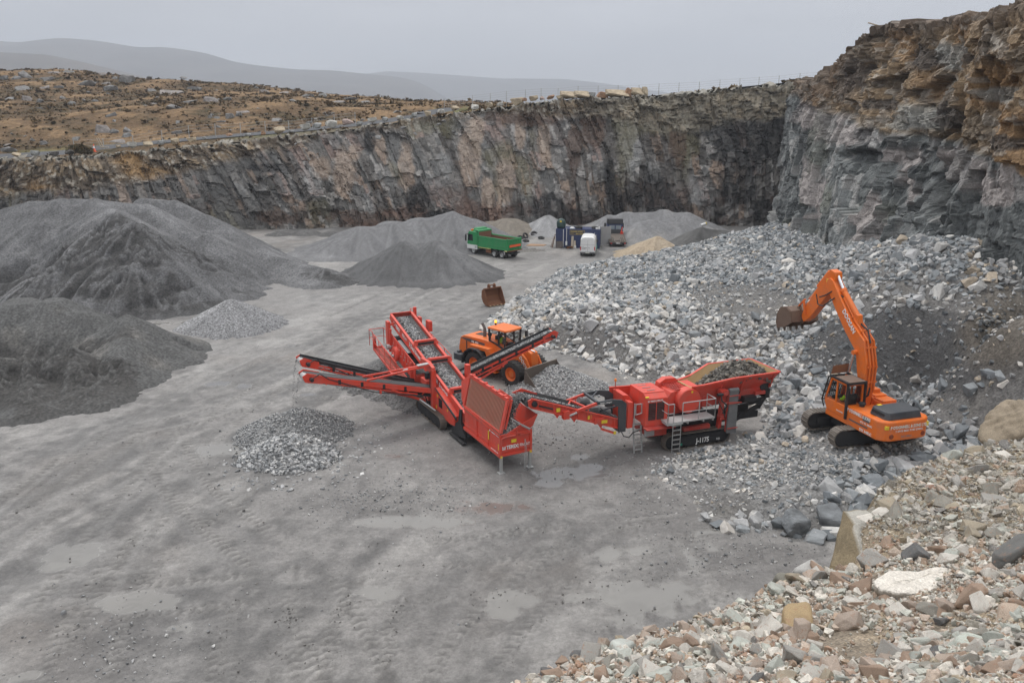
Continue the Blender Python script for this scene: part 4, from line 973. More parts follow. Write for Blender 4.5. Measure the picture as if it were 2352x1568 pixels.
for i in top:
    k = int(pick[i])
    w = ("upper bench beyond the white slab", "upper bench") if qy[i] < 1290 else (("outer edge of the spoil bank above the pit", "outer edge") if sdb[min(int((y[i] - yb[0]) / bs), len(yb) - 1), min(int((x[i] - xb[0]) / bs), len(xb) - 1)] < .55 else ("near slope of the spoil bank", "near slope"))
    place_rock("rubble_stone", BV[k][r.integers(0, 5)], P[i], s[i] * 1.15, r, f"{fw[k]} angular stone on the {w[0]}", "stone", f"{fw[k]} stones on the {w[1]} of the spoil bank", MOTTLE, 1.2, (.55, .95))
tag(link("rubble_gravel", stones_mesh("rubble_gravel", P[rest], s[rest], C[rest], r), MOTTLE), "small stones and gravel covering the spoil bank", kind='stuff')

def rock_at(name, label, cat, px, half, rgb, seed, rot=(0, 0, 0), mat=MOTTLE, sub=4, planes=12, dz=0, rough=.05, chip=False):
    V, F = chipped_rock(seed, 4) if chip else planed_rock(seed, sub, planes, rough)
    g = 1 + .2 * fbm(V[:, 0] * 2 + V[:, 2], V[:, 1] * 2 - V[:, 2], 3, seed)
    me = np_mesh(name, V, F.ravel(), np.arange(len(F)) * 3, np.full(len(F), 3), np.clip(np.array(rgb)[None] * g[:, None], .02, .75), smooth=not chip)
    o = link(name, me, mat); o.location = at(*px); o.location.z += dz; o.scale = half; o.rotation_euler = rot
    return tag(o, label, cat)
def flat_top(rgb_top, rgb_side, name, label, cat, outline, thick, mat, seed):
    """a slab whose outline was measured; worn edge, rough top, its own thickness"""
    top = [at(*p) for p in outline]; n = len(top); c = sum(top, Vector()) / n
    rr = random.Random(seed); V = []; F = []; C = []
    rings = [(1.0, 0), (.985, .012), (.9, .02), (.6, .024), (.3, .02)]
    loop = []
    for i in range(n * 6):                    # resample the outline
        a, b = top[i // 6], top[(i // 6 + 1) % n]; q = a.lerp(b, (i % 6) / 6); q = q + (q - c) * rr.uniform(-.02, .03); loop.append(q)
    N_ = len(loop)
    rows = [[c + (q - c) * .72 + Vector((0, 0, -thick * rr.uniform(.9, 1.1))) for q in loop], [c + (q - c) * .95 + Vector((0, 0, -thick * .55)) for q in loop]] + [[c + (q - c) * k + Vector((0, 0, h - .015 + rr.uniform(-.006, .006))) for q in loop] for k, h in rings]
    for ri, row in enumerate(rows):
        for q in row: V.append(q[:]); C.append(rgb_side if ri < 2 else rgb_top)
    V.append((c.x, c.y, c.z + .005)); C.append(rgb_top)
    for ri in range(len(rows) - 1):
        for i in range(N_): F.append((ri * N_ + i, ri * N_ + (i + 1) % N_, (ri + 1) * N_ + (i + 1) % N_, (ri + 1) * N_ + i))
    q = np.array(F); tri = np.array([((len(rows) - 1) * N_ + i, (len(rows) - 1) * N_ + (i + 1) % N_, len(V) - 1) for i in range(N_)])
    flat = np.r_[q.ravel(), tri.ravel()]; tot = np.r_[np.full(len(q), 4), np.full(len(tri), 3)]; st = np.r_[0, np.cumsum(tot)[:-1]]
    me = np_mesh(name, np.array(V) - np.array(c[:]), flat, st, tot, np.array(C)); o = link(name, me, mat); o.location = c
    return tag(o, label, cat)
PALE = attr_mat("pale_granite", rough=.8, var=.18, scale=14, bscale=30, bstr=.7, bdist=.015, fine=(60, .25))
flat_top((.60, .56, .50), (.25, .19, .13), "stone_slab", "large flat topped whitish stone slab lying on the near slope", "stone", [(2006, 1332, 7.0), (2040, 1310, 7.25), (2110, 1312, 7.3), (2150, 1300, 7.4), (2196, 1302, 7.4), (2192, 1325, 7.15), (2150, 1350, 6.85), (2120, 1362, 6.75), (2060, 1360, 6.75), (2020, 1350, 6.85)], .17, PALE, 3)
rock_at("rubble_stone", "rounded yellow brown stone alone near the outer edge of the bank", "stone", (1833, 1458, 6.35), (.18, .16, .14), (.38, .27, .14), 811, dz=.05)
rock_at("rubble_stone", "big pale green stone with rusty pink patches at the right, below the white slab", "stone", (2255, 1505, 5.1), (.26, .14, .12), (.5, .53, .47), 812, (.2, .25, -.6))
rock_at("rubble_stone", "pale greenish block standing at the left end of the bank edge", "stone", (1425, 1500, 5.9), (.13, .11, .12), (.52, .54, .5), 813, (.1, .2, .7))
rock_at("rubble_stone", "long dark wet stone sticking in from the right border of the picture", "stone", (2330, 1262, 7.0), (.32, .09, .085), (.12, .12, .115), 814, (.1, -.25, .45))
rock_at("rubble_stone", "large rust stained stone in the lower right corner", "stone", (2335, 1430, 5.6), (.2, .16, .13), (.45, .35, .27), 815, (.2, .1, .9))
rock_at("rubble_stone", "white and pink stone on the bank edge above the bottom border", "stone", (1570, 1500, 6.0), (.2, .13, .1), (.52, .46, .41), 816, (.1, .1, .3))
rock_at("granite_block", "pale speckled granite block perched on the bank edge left of the broken wall stone", "block", (1858, 1318, 8.35), (.2, .17, .15), (.43, .42, .4), 817, (.1, .05, .3), PALE)
rock_at("granite_block", "dark weathered block half buried beside the pale speckled block", "block", (1806, 1342, 8.0), (.17, .14, .13), (.2, .19, .16), 818, (.2, .1, .8), PALE)
rock_at("boulder", "large tan slab of rock behind the far end of the spoil bank", "boulder", (2372, 985, 14.9), (1.15, .8, .72), (.25, .205, .15), 819, (.1, .62, .3), PALE, 5, 16, -.15, .10)
def wall_stone():
    pts = [at(1937, 1174, 9.7), at(1909, 1298, 8.75), at(1900, 1330, 8.7), at(1996, 1318, 8.35), at(1962, 1207, 9.15), at(2012, 1185, 9.75), at(1990, 1168, 10.2), at(2040, 1300, 8.9)]
    pts += [p + Vector((.12, .1, -.5)) for p in pts[3:]] + [pts[2] + Vector((.05, .05, -.5))]
    bm = bmesh.new()
    for p in pts: bm.verts.new(p)
    g = bmesh.ops.convex_hull(bm, input=bm.verts)
    bmesh.ops.delete(bm, geom=[e for e in g['geom_interior'] if isinstance(e, bmesh.types.BMVert)], context='VERTS')
    bmesh.ops.triangulate(bm, faces=bm.faces)
    bmesh.ops.subdivide_edges(bm, edges=bm.edges, cuts=7, use_grid_fill=True)
    bm.normal_update()
    V = np.array([v.co[:] for v in bm.verts]); N_ = np.array([v.normal[:] for v in bm.verts])
    d = .022 * fbm(V[:, 0] * 4 + V[:, 2] * 2, V[:, 1] * 4 - V[:, 2] * 3, 4, 5)
    for v, p, nn, k in zip(bm.verts, V, N_, d): v.co = Vector(p) + Vector(nn) * float(k)
    me = bpy.data.meshes.new("wall_stone"); bm.to_mesh(me); nv = N_[:, 2]
    a = me.color_attributes.new('Col', 'FLOAT_COLOR', 'POINT')
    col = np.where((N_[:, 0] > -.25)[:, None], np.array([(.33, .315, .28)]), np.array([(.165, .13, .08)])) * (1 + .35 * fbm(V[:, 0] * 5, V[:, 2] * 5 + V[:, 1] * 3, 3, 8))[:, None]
    a.data.foreach_set('color', np.c_[np.clip(col, .02, .7), np.ones(len(V))].astype(np.float32).ravel()); bm.free()
    tag(link("wall_stone", me, PALE), "broken upright stone with a brown face and speckled top at the bank edge", "stone block")
wall_stone()
# ================================================================== MOOR BOULDERS, BROW BLOCKS, FENCES, CONE, BUSH
def moor_hit(x, y):
    a, b, c = ray(x, y)
    for Yq in np.arange(136, 335, .6):
        t = Yq / b; p = Vector((a * t, Yq, EYE + c * t))
        if p.z <= moor_z(p.x, p.y): return p
    return None
GRAN = [(.205, .20, .195), (.17, .168, .165), (.235, .213, .2), (.14, .137, .133)]
MB_V = rock_variants("moor_boulder", GRAN, 12, 1200, 3)
MOORROCK = attr_mat("lichened_granite", rough=.9, var=.3, scale=1.2, bscale=1.5, bstr=.6, bdist=.12, fine=(5, .2))
mg = np.random.default_rng(91)
BL = [(165, 468, 90, 60), (100, 490, 70, 30), (340, 455, 80, 28), (420, 450, 90, 26), (300, 498, 100, 26), (550, 525, 110, 46), (280, 545, 56, 36), (370, 548, 60, 28), (160, 555, 110, 40), (60, 615, 60, 34), (165, 620, 76, 44), (255, 634, 46, 30), (395, 612, 50, 30), (445, 648, 60, 40),
      (665, 520, 56, 34), (710, 490, 50, 22), (805, 500, 110, 60), (700, 555, 90, 50), (1070, 570, 150, 56), (1220, 557, 100, 26), (960, 568, 60, 30), (1190, 634, 90, 18), (1310, 625, 110, 34), (1430, 620, 60, 22), (1090, 668, 110, 34), (910, 662, 30, 12), (960, 650, 50, 14),
      (1310, 735, 44, 36), (1440, 730, 60, 40), (1500, 720, 44, 40), (1520, 700, 80, 40), (1385, 770, 70, 34), (1135, 770, 60, 30), (1730, 750, 80, 26), (640, 810, 110, 66), (720, 830, 70, 46), (800, 815, 70, 50), (790, 850, 80, 50), (735, 890, 100, 40), (450, 870, 90, 40), (275, 900, 50, 36), (60, 938, 100, 40), (40, 905, 80, 22), (1110, 830, 70, 26), (730, 758, 40, 20), (545, 738, 46, 22), (1650, 578, 80, 34), (1610, 552, 30, 18), (1840, 630, 60, 20), (1930, 600, 90, 24), (2110, 640, 110, 24), (2010, 600, 80, 20), (2070, 718, 100, 22), (2200, 622, 90, 16), (1780, 580, 60, 14), (20, 490, 70, 30), (2300, 640, 70, 18), (1150, 485, 50, 12), (640, 465, 70, 12), (940, 485, 40, 12)]
for k, (x, y, w, h) in enumerate(BL):
    X_, Y_ = x * .3662, (y + h * .3) * .3662
    p = moor_hit(X_, Y_)
    if p is None: p = ony(X_, Y_, 250)
    d = p.y; s = w * .3662 / FP * d * .5
    g = int(k % 4)
    o = place_rock("moor_boulder", MB_V[(k * 5) % 12], (p.x, p.y, p.z + s * .05), s, mg, ("large" if w > 75 else "smaller") + f" {('grey', 'mid grey', 'pinkish grey', 'dark grey')[(k * 5) % 4]} granite boulder showing through the heather on the " + ("nearer slope above the road" if y > 690 else "upper slope of the moor"), "boulder", "granite boulders scattered over the moor", MOORROCK, .5)
    o.scale = (s * 1.1, s * .9, max(h * .3662 / FP * d * .75, s * .35)); o.rotation_euler = (mg.normal(0, .1), mg.normal(0, .1), mg.uniform(0, 6.28) * .15)
k = 0
while k < 80:
    X_, Y_ = mg.uniform(0, 1060), mg.uniform(165, 340)
    p = moor_hit(X_, Y_)
    if p is None or dist_line([(q.x, q.y) for q in ROAD], np.array([p.x]), np.array([p.y]))[0][0] < 3.5: continue
    s = float(np.exp(mg.normal(-.75, .4))) * (.6 + p.y / 300)
    place_rock("moor_boulder", MB_V[int(mg.integers(0, 12))], (p.x, p.y, p.z + s * .05), s, mg, "small grey stone showing through the grass of the " + ("far moor" if p.y > 200 else "moor slope above the road"), "boulder", "small stones on the moor", MOORROCK, .5, (.35, .6)); k += 1
# heather and rushes as dark tufts
def tuft_shape(seed):
    rr = random.Random(seed); V = []; F = []
    for i in range(11):
        a = rr.uniform(0, 6.28); l = rr.uniform(.5, 1.1); b = a + rr.uniform(.4, 1.2); h = rr.uniform(.5, 1.2)
        V += [(0, 0, -.2), (l * math.cos(a), l * math.sin(a), h * .7), (l * .8 * math.cos(b), l * .8 * math.sin(b), h)]; F.append((3 * i, 3 * i + 1, 3 * i + 2))
    return np.array(V), np.array(F)
keepS = SHAPES; SHAPES = [tuft_shape(s) for s in range(8)]
n = 30000; x = mg.uniform(-210, 40, n); y = mg.uniform(126, 275, n)
kn = fbm(x * .12, y * .12, 4, 82); kn3_ = fbm(x * .6, y * .6, 3, 83)
ok = (mg.uniform(-.7, .4, n) < -kn + .6 * kn3_) & (y > np.interp(x, [a for a, _ in rl], [b for _, b in rl]) + 1)
ok &= dist_line([(q.x, q.y) for q in ROAD], x, y)[0] > 3.2
x, y = x[ok], y[ok]; z = np.array([moor_z(a, b) for a, b in zip(x, y)]); s = np.exp(mg.normal(-1.15, .4, len(x)))
tp = np.array([(.095, .07, .045), (.12, .085, .05), (.08, .065, .04), (.18, .125, .07), (.23, .165, .09)])
tag(link("heather", stones_mesh("heather", np.stack([x, y, z + .03], 1), s, tp[mg.integers(0, 5, len(x))] * mg.uniform(.8, 1.2, (len(x), 1)), mg, .25), MOORM), "dark heather and rush tufts on the moor", kind='stuff')
n = 900; x = mg.uniform(46, 62, n); y = mg.uniform(143.5, 147, n); z = np.interp(x, [q[0] for q in RIMP], [q[2] for q in RIMP]) + .15
tag(link("heather", stones_mesh("heather", np.stack([x, y, z], 1), np.exp(mg.normal(-1.0, .3, n)), tp[mg.integers(0, 5, n)], mg, .25), MOORM), "brown grass tuft line on the brow beside the fence", kind='stuff')
SHAPES = [tuft_shape(s) for s in range(20, 28)]
q = ony(183, 346, 133); n = 260; a = mg.uniform(0, 6.28, n); rr_ = np.sqrt(mg.uniform(0, 1, n)) * 1.7
x = q.x + np.cos(a) * rr_ * 1.15; y = q.y + np.sin(a) * rr_ * .7; z = q.z - .5 + mg.uniform(0, 1, n) * 1.5 * np.sqrt(np.clip(1 - (rr_ / 1.75) ** 2, 0, 1))
tag(link("bush", stones_mesh("bush", np.stack([x, y, z], 1), mg.uniform(.22, .42, n), np.array([(.11, .085, .045), (.15, .11, .06), (.075, .065, .035)])[mg.integers(0, 3, n)], mg, 1), MOORM), "small round brown bush beside the cone on the quarry brow", "bush")
SHAPES = keepS
# blocks set along the brow
RB = [(38, 358, 20, 0), (79, 353, 22, 1), (125, 355, 16, 3), (160, 351, 18, 3), (272, 338, 12, 0), (303, 337, 27, 2), (340, 334, 19, 0), (372, 330, 20, 1), (403, 327, 21, 0), (440, 324, 20, 0), (470, 320, 14, 1), (527, 313, 18, 4), (568, 311, 17, 1), (605, 308, 14, 4), (642, 303, 29, 0), (668, 303, 14, 1), (701, 296, 26, 2), (730, 292, 23, 1), (760, 289, 32, 2), (798, 284, 27, 5), (826, 286, 16, 1), (855, 279, 20, 2), (885, 277, 18, 1), (918, 272, 16, 2), (948, 267, 20, 1), (982, 264, 18, 0), (1012, 258, 16, 2), (1045, 251, 18, 0), (1089, 248, 20, 2), (1124, 244, 20, 0), (1148, 242, 15, 2), (1187, 237, 26, 0), (1204, 231, 14, 4), (1226, 229, 22, 0), (1245, 228, 14, 5), (1265, 227, 20, 4), (1285, 226, 16, 0)]
RBC = [(.34, .28, .2), (.25, .255, .25), (.37, .36, .33), (.08, .075, .07), (.36, .22, .14), (.36, .28, .25)]
RBW = ("tan", "grey", "whitish grey", "black", "orange brown", "pinkish")
RBV = {k: rock_variants("brow_boulder", [RBC[k]], 3, 1400 + 10 * k, 3) for k in range(6)}
RIMX = [r_[0] for r_ in RIMP]
for (x, y, w, k) in RB:
    Yq = np.interp(x, [0, 400, 700, 1000, 1300], [127.5, 136.5, 139.5, 142.5, 143.5]); p = ony(x, y, Yq); s = w / FP * Yq * .5
    o = place_rock("brow_boulder", RBV[k][int(mg.integers(0, 3))], (p.x, p.y, p.z + s * .25), s, mg, f"{RBW[k]} boulder in the row along the quarry brow " + ("beside the road" if x < 900 else "right of where the road ends"), "boulder", f"{RBW[k]} boulders along the brow " + ("by the road" if x < 900 else "past the road"), MOORROCK, .4, (.55, .8))
    o.rotation_euler.z *= .12
for x, y, w, h, k, lab in ((1305, 219, 31, 14, 0, "long tan squared block, leftmost of the big blocks on the brow"), (1337, 218.5, 30, 14, 0, "tan squared block, second from the left of the big blocks on the brow"), (1360, 219.5, 15, 12, 1, "small grey block between the tan blocks on the brow"), (1384, 219.5, 23, 12, 4, "low rounded brownish block left of the widest block on the brow"), (1416, 216, 42, 15, 0, "widest flat block on the brow"), (1443, 214, 14, 17, 4, "narrow orange block standing right of the widest block"), (1463, 213, 23, 17, 0, "tall tan squared block, last but one on the right"), (1481, 213, 11, 20, 0, "narrow upright tan block at the right end of the row")):
    p = ony(x, y, 144); sx = w / FP * 144 * .5; sz = h / FP * 144 * .5
    o = place_rock("brow_boulder", RBV[k][0], (p.x, p.y, p.z), 1, mg, lab, "block", "squared blocks in a row on the brow", MOORROCK); o.scale = (sx * 1.45, sx * 1.1, sz * 1.45); o.rotation_euler = (.02, .03, .05)
# ================================================================== MACHINE KIT
RED = paint("red_machine_paint", (.64, .058, .032), .36, .42)
RED_D = paint("red_machine_paint_dusty", (.50, .045, .03), .5, .55)
ORANGE = paint("orange_machine_paint", (.76, .16, .014), .34, .34)
GREENP = paint("green_lorry_paint", (.015, .24, .075), .35, .25)
BLUEP = paint("dark_blue_paint", (.018, .035, .115), .45, .3)
WHITEP = paint("white_van_paint", (.74, .74, .73), .3, .12)
BLACK = paint("black_steel", (.018, .019, .022), .5, .3, 0, (.12, .115, .11))
SLATE = paint("dark_slate_paint", (.045, .052, .062), .45, .25)
GREYM = paint("galvanised_steel", (.42, .43, .43), .42, .25, .35)
WORN = paint("worn_track_steel", (.17, .15, .13), .55, .5, .3, (.22, .19, .16))
TAN = paint("dust_scoured_liner", (.42, .27, .12), .65, .6, 0, (.33, .26, .19))
RUST = paint("rusty_steel", (.16, .065, .032), .75, .5, .1, (.28, .13, .06))
RUBBER = paint("tyre_rubber", (.022, .022, .023), .75, .55, 0, (.14, .13, .12))
BELT = paint("conveyor_belt_rubber", (.06, .06, .062), .7, .5, 0, (.17, .165, .16))
GREYBELT = paint("grey_worn_belt", (.13, .135, .14), .65, .6, 0, (.25, .25, .25), 3)
YELLOW = paint("yellow_sticker", (.75, .55, .03), .5, .15)
WHITE = paint("white_lettering", (.8, .8, .8), .5, .15)
GREYP = paint("grey_sheet_paint", (.35, .35, .36), .5, .3)
GREENT = paint("dark_green_tank_paint", (.02, .055, .05), .4, .25)
HIVIS = paint("hi_vis_yellow_cloth", (.45, .85, .03), .8, .1)
CLOTHD = paint("dark_work_cloth", (.03, .035, .05), .85, .2)
SKIN = paint("skin", (.5, .3, .22), .6, 0)
WOOD = paint("weathered_wood", (.42, .36, .28), .8, .4)
BROWNW = paint("brown_board", (.16, .09, .055), .8, .4)
CHROME, _n, _b = newmat("polished_ram_rod"); _b.inputs['Base Color'].default_value = (.75, .77, .8, 1); _b.inputs['Metallic'].default_value = .9; _b.inputs['Roughness'].default_value = .25
GLASS, _n, _b = newmat("dark_tinted_glass"); _b.inputs['Base Color'].default_value = (.025, .035, .035, 1); _b.inputs['Roughness'].default_value = .06; _b.inputs['IOR'].default_value = 1.5; _b.inputs['Alpha'].default_value = .18
DGLASS, _n, _b = newmat("dark_glass"); _b.inputs['Base Color'].default_value = (.012, .016, .018, 1); _b.inputs['Roughness'].default_value = .08
LAMP, _n, _b = newmat("lit_amber_lamp"); _b.inputs['Base Color'].default_value = (1, .4, .03, 1); _b.inputs['Emission Color'].default_value = (1, .30, .04, 1); _b.inputs['Emission Strength'].default_value = 2.5
AMBER, _n, _b = newmat("amber_plastic"); _b.inputs['Base Color'].default_value = (.85, .22, .02, 1); _b.inputs['Roughness'].default_value = .3
REDL, _n, _b = newmat("red_lamp_plastic"); _b.inputs['Base Color'].default_value = (.5, .01, .01, 1); _b.inputs['Roughness'].default_value = .25

def C3(p): return Vector((p[0], -p[1], p[2]))          # (along, to the right, up) -> local x, y, z

class MB:
    """collects shapes given in (along u, right w, up h); build() makes ONE mesh object"""
    def __init__(self): self.bm = bmesh.new()
    def hexa(self, p):
        v = [self.bm.verts.new(C3(q)) for q in p]
        for f in ((0, 1, 2, 3), (4, 5, 6, 7), (0, 1, 5, 4), (1, 2, 6, 5), (2, 3, 7, 6), (3, 0, 4, 7)): self.bm.faces.new([v[i] for i in f])
        return self
    def box(self, u0, u1, w0, w1, h0, h1):
        return self.hexa([(u0, w0, h0), (u1, w0, h0), (u1, w1, h0), (u0, w1, h0), (u0, w0, h1), (u1, w0, h1), (u1, w1, h1), (u0, w1, h1)])
    def beam(self, a, b, wd, ht, up=(0, 0, 1)):
        a, b = Vector(a), Vector(b); d = (b - a).normalized(); s = d.cross(Vector(up))
        if s.length < 1e-4: s = d.cross(Vector((1, 0, 0)))
        s.normalize(); t = s.cross(d).normalized(); s *= wd / 2; t *= ht / 2
        return self.hexa([a - s - t, a + s - t, a + s + t, a - s + t, b - s - t, b + s - t, b + s + t, b - s + t])
    def tube(self, a, b, r, r2=None, n=10):
        a, b = Vector(a), Vector(b); r2 = r if r2 is None else r2; d = (b - a).normalized()
        s = d.cross(Vector((0, 0, 1)) if abs(d.z) < .9 else Vector((1, 0, 0))).normalized(); t = s.cross(d)
        A, B = [], []
        for i in range(n):
            q = 2 * math.pi * i / n; o = s * math.cos(q) + t * math.sin(q)
            A.append(self.bm.verts.new(C3(a + o * r))); B.append(self.bm.verts.new(C3(b + o * r2)))
        for i in range(n): self.bm.faces.new([A[i], A[(i + 1) % n], B[(i + 1) % n], B[i]])
        self.bm.faces.new(A); self.bm.faces.new(B)
        return self
    def path(self, pts, r, n=6):
        for a, b in zip(pts[:-1], pts[1:]): self.tube(a, b, r, n=n)
        return self
    def lathe(self, c, axis, prof, n=28, caps=True):
        """prof: (distance along axis, radius)"""
        c, d = Vector(c), Vector(axis).normalized(); s = d.cross(Vector((0, 0, 1)) if abs(d.z) < .9 else Vector((1, 0, 0))).normalized(); t = s.cross(d)
        rows = []
        for l, r in prof: rows.append([self.bm.verts.new(C3(c + d * l + (s * math.cos(2 * math.pi * i / n) + t * math.sin(2 * math.pi * i / n)) * max(r, .001))) for i in range(n)])
        for a, b in zip(rows[:-1], rows[1:]):
            for i in range(n): self.bm.faces.new([a[i], a[(i + 1) % n], b[(i + 1) % n], b[i]])
        if caps: self.bm.faces.new(rows[0]); self.bm.faces.new(rows[-1])
        return self
    def prism(self, prof, w0, w1):
        """side profile (u, h) pulled across from w0 to w1"""
        a = [self.bm.verts.new(C3((u, w0, h))) for u, h in prof]; b = [self.bm.verts.new(C3((u, w1, h))) for u, h in prof]; n = len(prof)
        self.bm.faces.new(a); self.bm.faces.new(b)
        for i in range(n): self.bm.faces.new([a[i], a[(i + 1) % n], b[(i + 1) % n], b[i]])
        return self
    def plan(self, prof, h0, h1, taper=1.0, c=None):
        """plan outline (u, w) pulled up from h0 to h1"""
        n = len(prof); c = c or (sum(p[0] for p in prof) / n, sum(p[1] for p in prof) / n)
        a = [self.bm.verts.new(C3((u, w, h0))) for u, w in prof]; b = [self.bm.verts.new(C3((c[0] + (u - c[0]) * taper, c[1] + (w - c[1]) * taper, h1))) for u, w in prof]
        self.bm.faces.new(a); self.bm.faces.new(b)
        for i in range(n): self.bm.faces.new([a[i], a[(i + 1) % n], b[(i + 1) % n], b[i]])
        return self
    def sheet(self, pts, th):
        """flat polygon in space with a thickness"""
        P = [Vector(p) for p in pts]; nrm = Vector()
        for i in range(len(P)): nrm += P[i].cross(P[(i + 1) % len(P)])
        nrm.normalize(); n = len(P)
        a = [self.bm.verts.new(C3(p - nrm * th / 2)) for p in P]; b = [self.bm.verts.new(C3(p + nrm * th / 2)) for p in P]
        self.bm.faces.new(a); self.bm.faces.new(b)
        for i in range(n): self.bm.faces.new([a[i], a[(i + 1) % n], b[(i + 1) % n], b[i]])
        return self
    def ball(self, c, r, sc=(1, 1, 1)):
        m = Matrix.Translation(C3(c)) @ Matrix.Diagonal((r * sc[0], r * sc[1], r * sc[2], 1))
        bmesh.ops.create_icosphere(self.bm, subdivisions=2, radius=1, matrix=m); return self
    def build(self, name, mat, parent=None, bevel=0, seg=2, smooth=False):
        bmesh.ops.recalc_face_normals(self.bm, faces=self.bm.faces)
        me = bpy.data.meshes.new(name); self.bm.to_mesh(me); self.bm.free()
        if smooth:
            me.polygons.foreach_set('use_smooth', np.ones(len(me.polygons), bool))
        o = link(name, me, mat, parent)
        if bevel:
            b = o.modifiers.new("edge", 'BEVEL'); b.width = bevel; b.segments = seg; b.limit_method = 'ANGLE'; b.angle_limit = R(35)
        return o

def lettering(parent, text, p, size, right, up, mat=None, bold=.0, align='LEFT', name='lettering', squeeze=1.0):
    """raised letters on a face; p, right, up given in (u, w, h)"""
    cu = bpy.data.curves.new(name, 'FONT'); cu.body = text; cu.size = size; cu.extrude = .006; cu.offset = bold; cu.align_x = align
    cu.resolution_u = 2
    o = bpy.data.objects.new(name, cu); COL.objects.link(o); cu.materials.append(mat or WHITE)
    r_, u_ = C3(right).normalized(), C3(up).normalized(); u_ = (u_ - r_ * u_.dot(r_)).normalized(); n_ = r_.cross(u_)
    M = Matrix((r_ * squeeze, u_, n_)).transposed().to_4x4(); M.translation = C3(p) + n_ * .012
    me = bpy.data.meshes.new_from_object(o); bpy.data.objects.remove(o); bpy.data.curves.remove(cu)
    if not me.materials: me.materials.append(mat or WHITE)
    o = link(name, me, None, parent); o.matrix_local = M
    return o

def stickers(parent, boxes, mat=None):
    for b in boxes: MB().box(*b).build("sticker", mat or YELLOW, parent)

def crown_mark(parent, p, s, right, up):
    """the small white square emblem beside the maker's lettering"""
    r_, u_ = Vector(right).normalized(), Vector(up).normalized(); p = Vector(p); n_ = r_.cross(u_)
    m = MB()
    for a, b, c, d in ((0, 0, 1, .3), (0, .38, .22, 1), (.39, .38, .61, .85), (.78, .38, 1, 1)):
        m.sheet([p + r_ * s * a + u_ * s * b, p + r_ * s * c + u_ * s * b, p + r_ * s * c + u_ * s * d, p + r_ * s * a + u_ * s * d], .012)
    return m.build('emblem', WHITE, parent)

def tracks(parent, u0, u1, wl, wr, width, hgt, shoe_mat, frame_mat, swing=0, bar=.17):
    """two crawler tracks; each has shoes, frame, sprocket and idler"""
    out = []
    for wc in (wl, wr):
        m = MB(); r = hgt / 2; pts = []
        L_ = u1 - u0 - 2 * r; per = 2 * L_ + 2 * math.pi * r; n = int(per / bar)
        def pos(s):
            s %= per
            if s < L_: return u0 + r + s, hgt, 1, 0
            s -= L_
            if s < math.pi * r: a = s / r; return u1 - r + r * math.sin(a), r + r * math.cos(a), math.cos(a), -math.sin(a)
            s -= math.pi * r
            if s < L_: return u1 - r - s, 0, -1, 0
            s -= L_; a = s / r; return u0 + r - r * math.sin(a), r - r * math.cos(a), -math.cos(a), math.sin(a)
        for i in range(n):
            u, h, tu, th = pos(i * per / n); c = Vector((u, wc, h)); t = Vector((tu, 0, th)); nn = Vector((-th, 0, tu)); hb = bar * .47; W = Vector((0, width / 2, 0))
            m.hexa([c - t * hb - W - nn * .05, c + t * hb - W - nn * .05, c + t * hb + W - nn * .05, c - t * hb + W - nn * .05, c - t * hb - W, c + t * hb - W, c + t * hb + W, c - t * hb + W])
            m.hexa([c - t * .025 - W, c + t * .025 - W, c + t * .025 + W, c - t * .025 + W, c - t * .018 - W + nn * .04, c + t * .018 - W + nn * .04, c + t * .018 + W + nn * .04, c - t * .018 + W + nn * .04])
        tr = m.build('track', shoe_mat, parent)
        f = MB(); f.prism([(u0 + r, .14), (u1 - r, .14), (u1 - r * .7, r), (u1 - r, hgt - .16), (u0 + r, hgt - .16), (u0 + r * .7, r)], wc - width * .36, wc + width * .36)
        f.build('track_frame', frame_mat, tr)
        for uu in (u0 + r, u1 - r): MB().lathe((uu, wc - width * .4, r), (0, 1, 0), [(0, r * .45), (0, r - .1), (width * .8, r - .1), (width * .8, r * .45)], 20).build('sprocket', frame_mat, tr)
        for k in range(5): MB().lathe((u0 + r + L_ * (k + .5) / 5, wc - width * .4, .13), (0, 1, 0), [(0, .09), (width * .8, .09)], 12).build('roller', frame_mat, tr)
        out.append(tr)
    return out

def wheel(parent, u, w, r, width, side, rim_mat, lug=True, name='wheel', hub=.55, h=None):
    h = r if h is None else h
    m = MB(); hw = width / 2; c = (u, w - hw, h)
    m.lathe(c, (0, 1, 0), [(0.02, r * hub), (0, r * .72), (width * .06, r * .93), (width * .2, r * .985), (width * .5, r), (width * .8, r * .985), (width * .94, r * .93), (width, r * .72), (width - .02, r * hub)], 36, False)
    if lug:
        for i in range(22):
            a = 2 * math.pi * i / 22
            for sd in (-1, 1):
                a2 = a + (.07 if sd > 0 else -.07) + .07
                c0 = Vector((u + math.cos(a) * r * .99, w + sd * .02, h + math.sin(a) * r * .99)); c1 = Vector((u + math.cos(a2) * r * .97, w + sd * hw * .96, h + math.sin(a2) * r * .97))
                m.beam(c0, c1, r * .1, r * .07, (math.cos(a), 0, math.sin(a)))
    tyre = m.build(name, RUBBER, parent)
    q = MB(); o = hw * .92 * side; cx_ = (u, w + o, h)
    q.lathe(cx_, (0, -side, 0), [(0, r * hub * .98), (.03, r * hub * .99), (.10, r * hub * .82), (width * .28, r * hub * .72), (width * .28, r * .30), (width * .12, r * .26), (width * .10, r * .1), (width * .10, 0)], 28, False)
    q.build('rim', rim_mat, tyre)
    return tyre

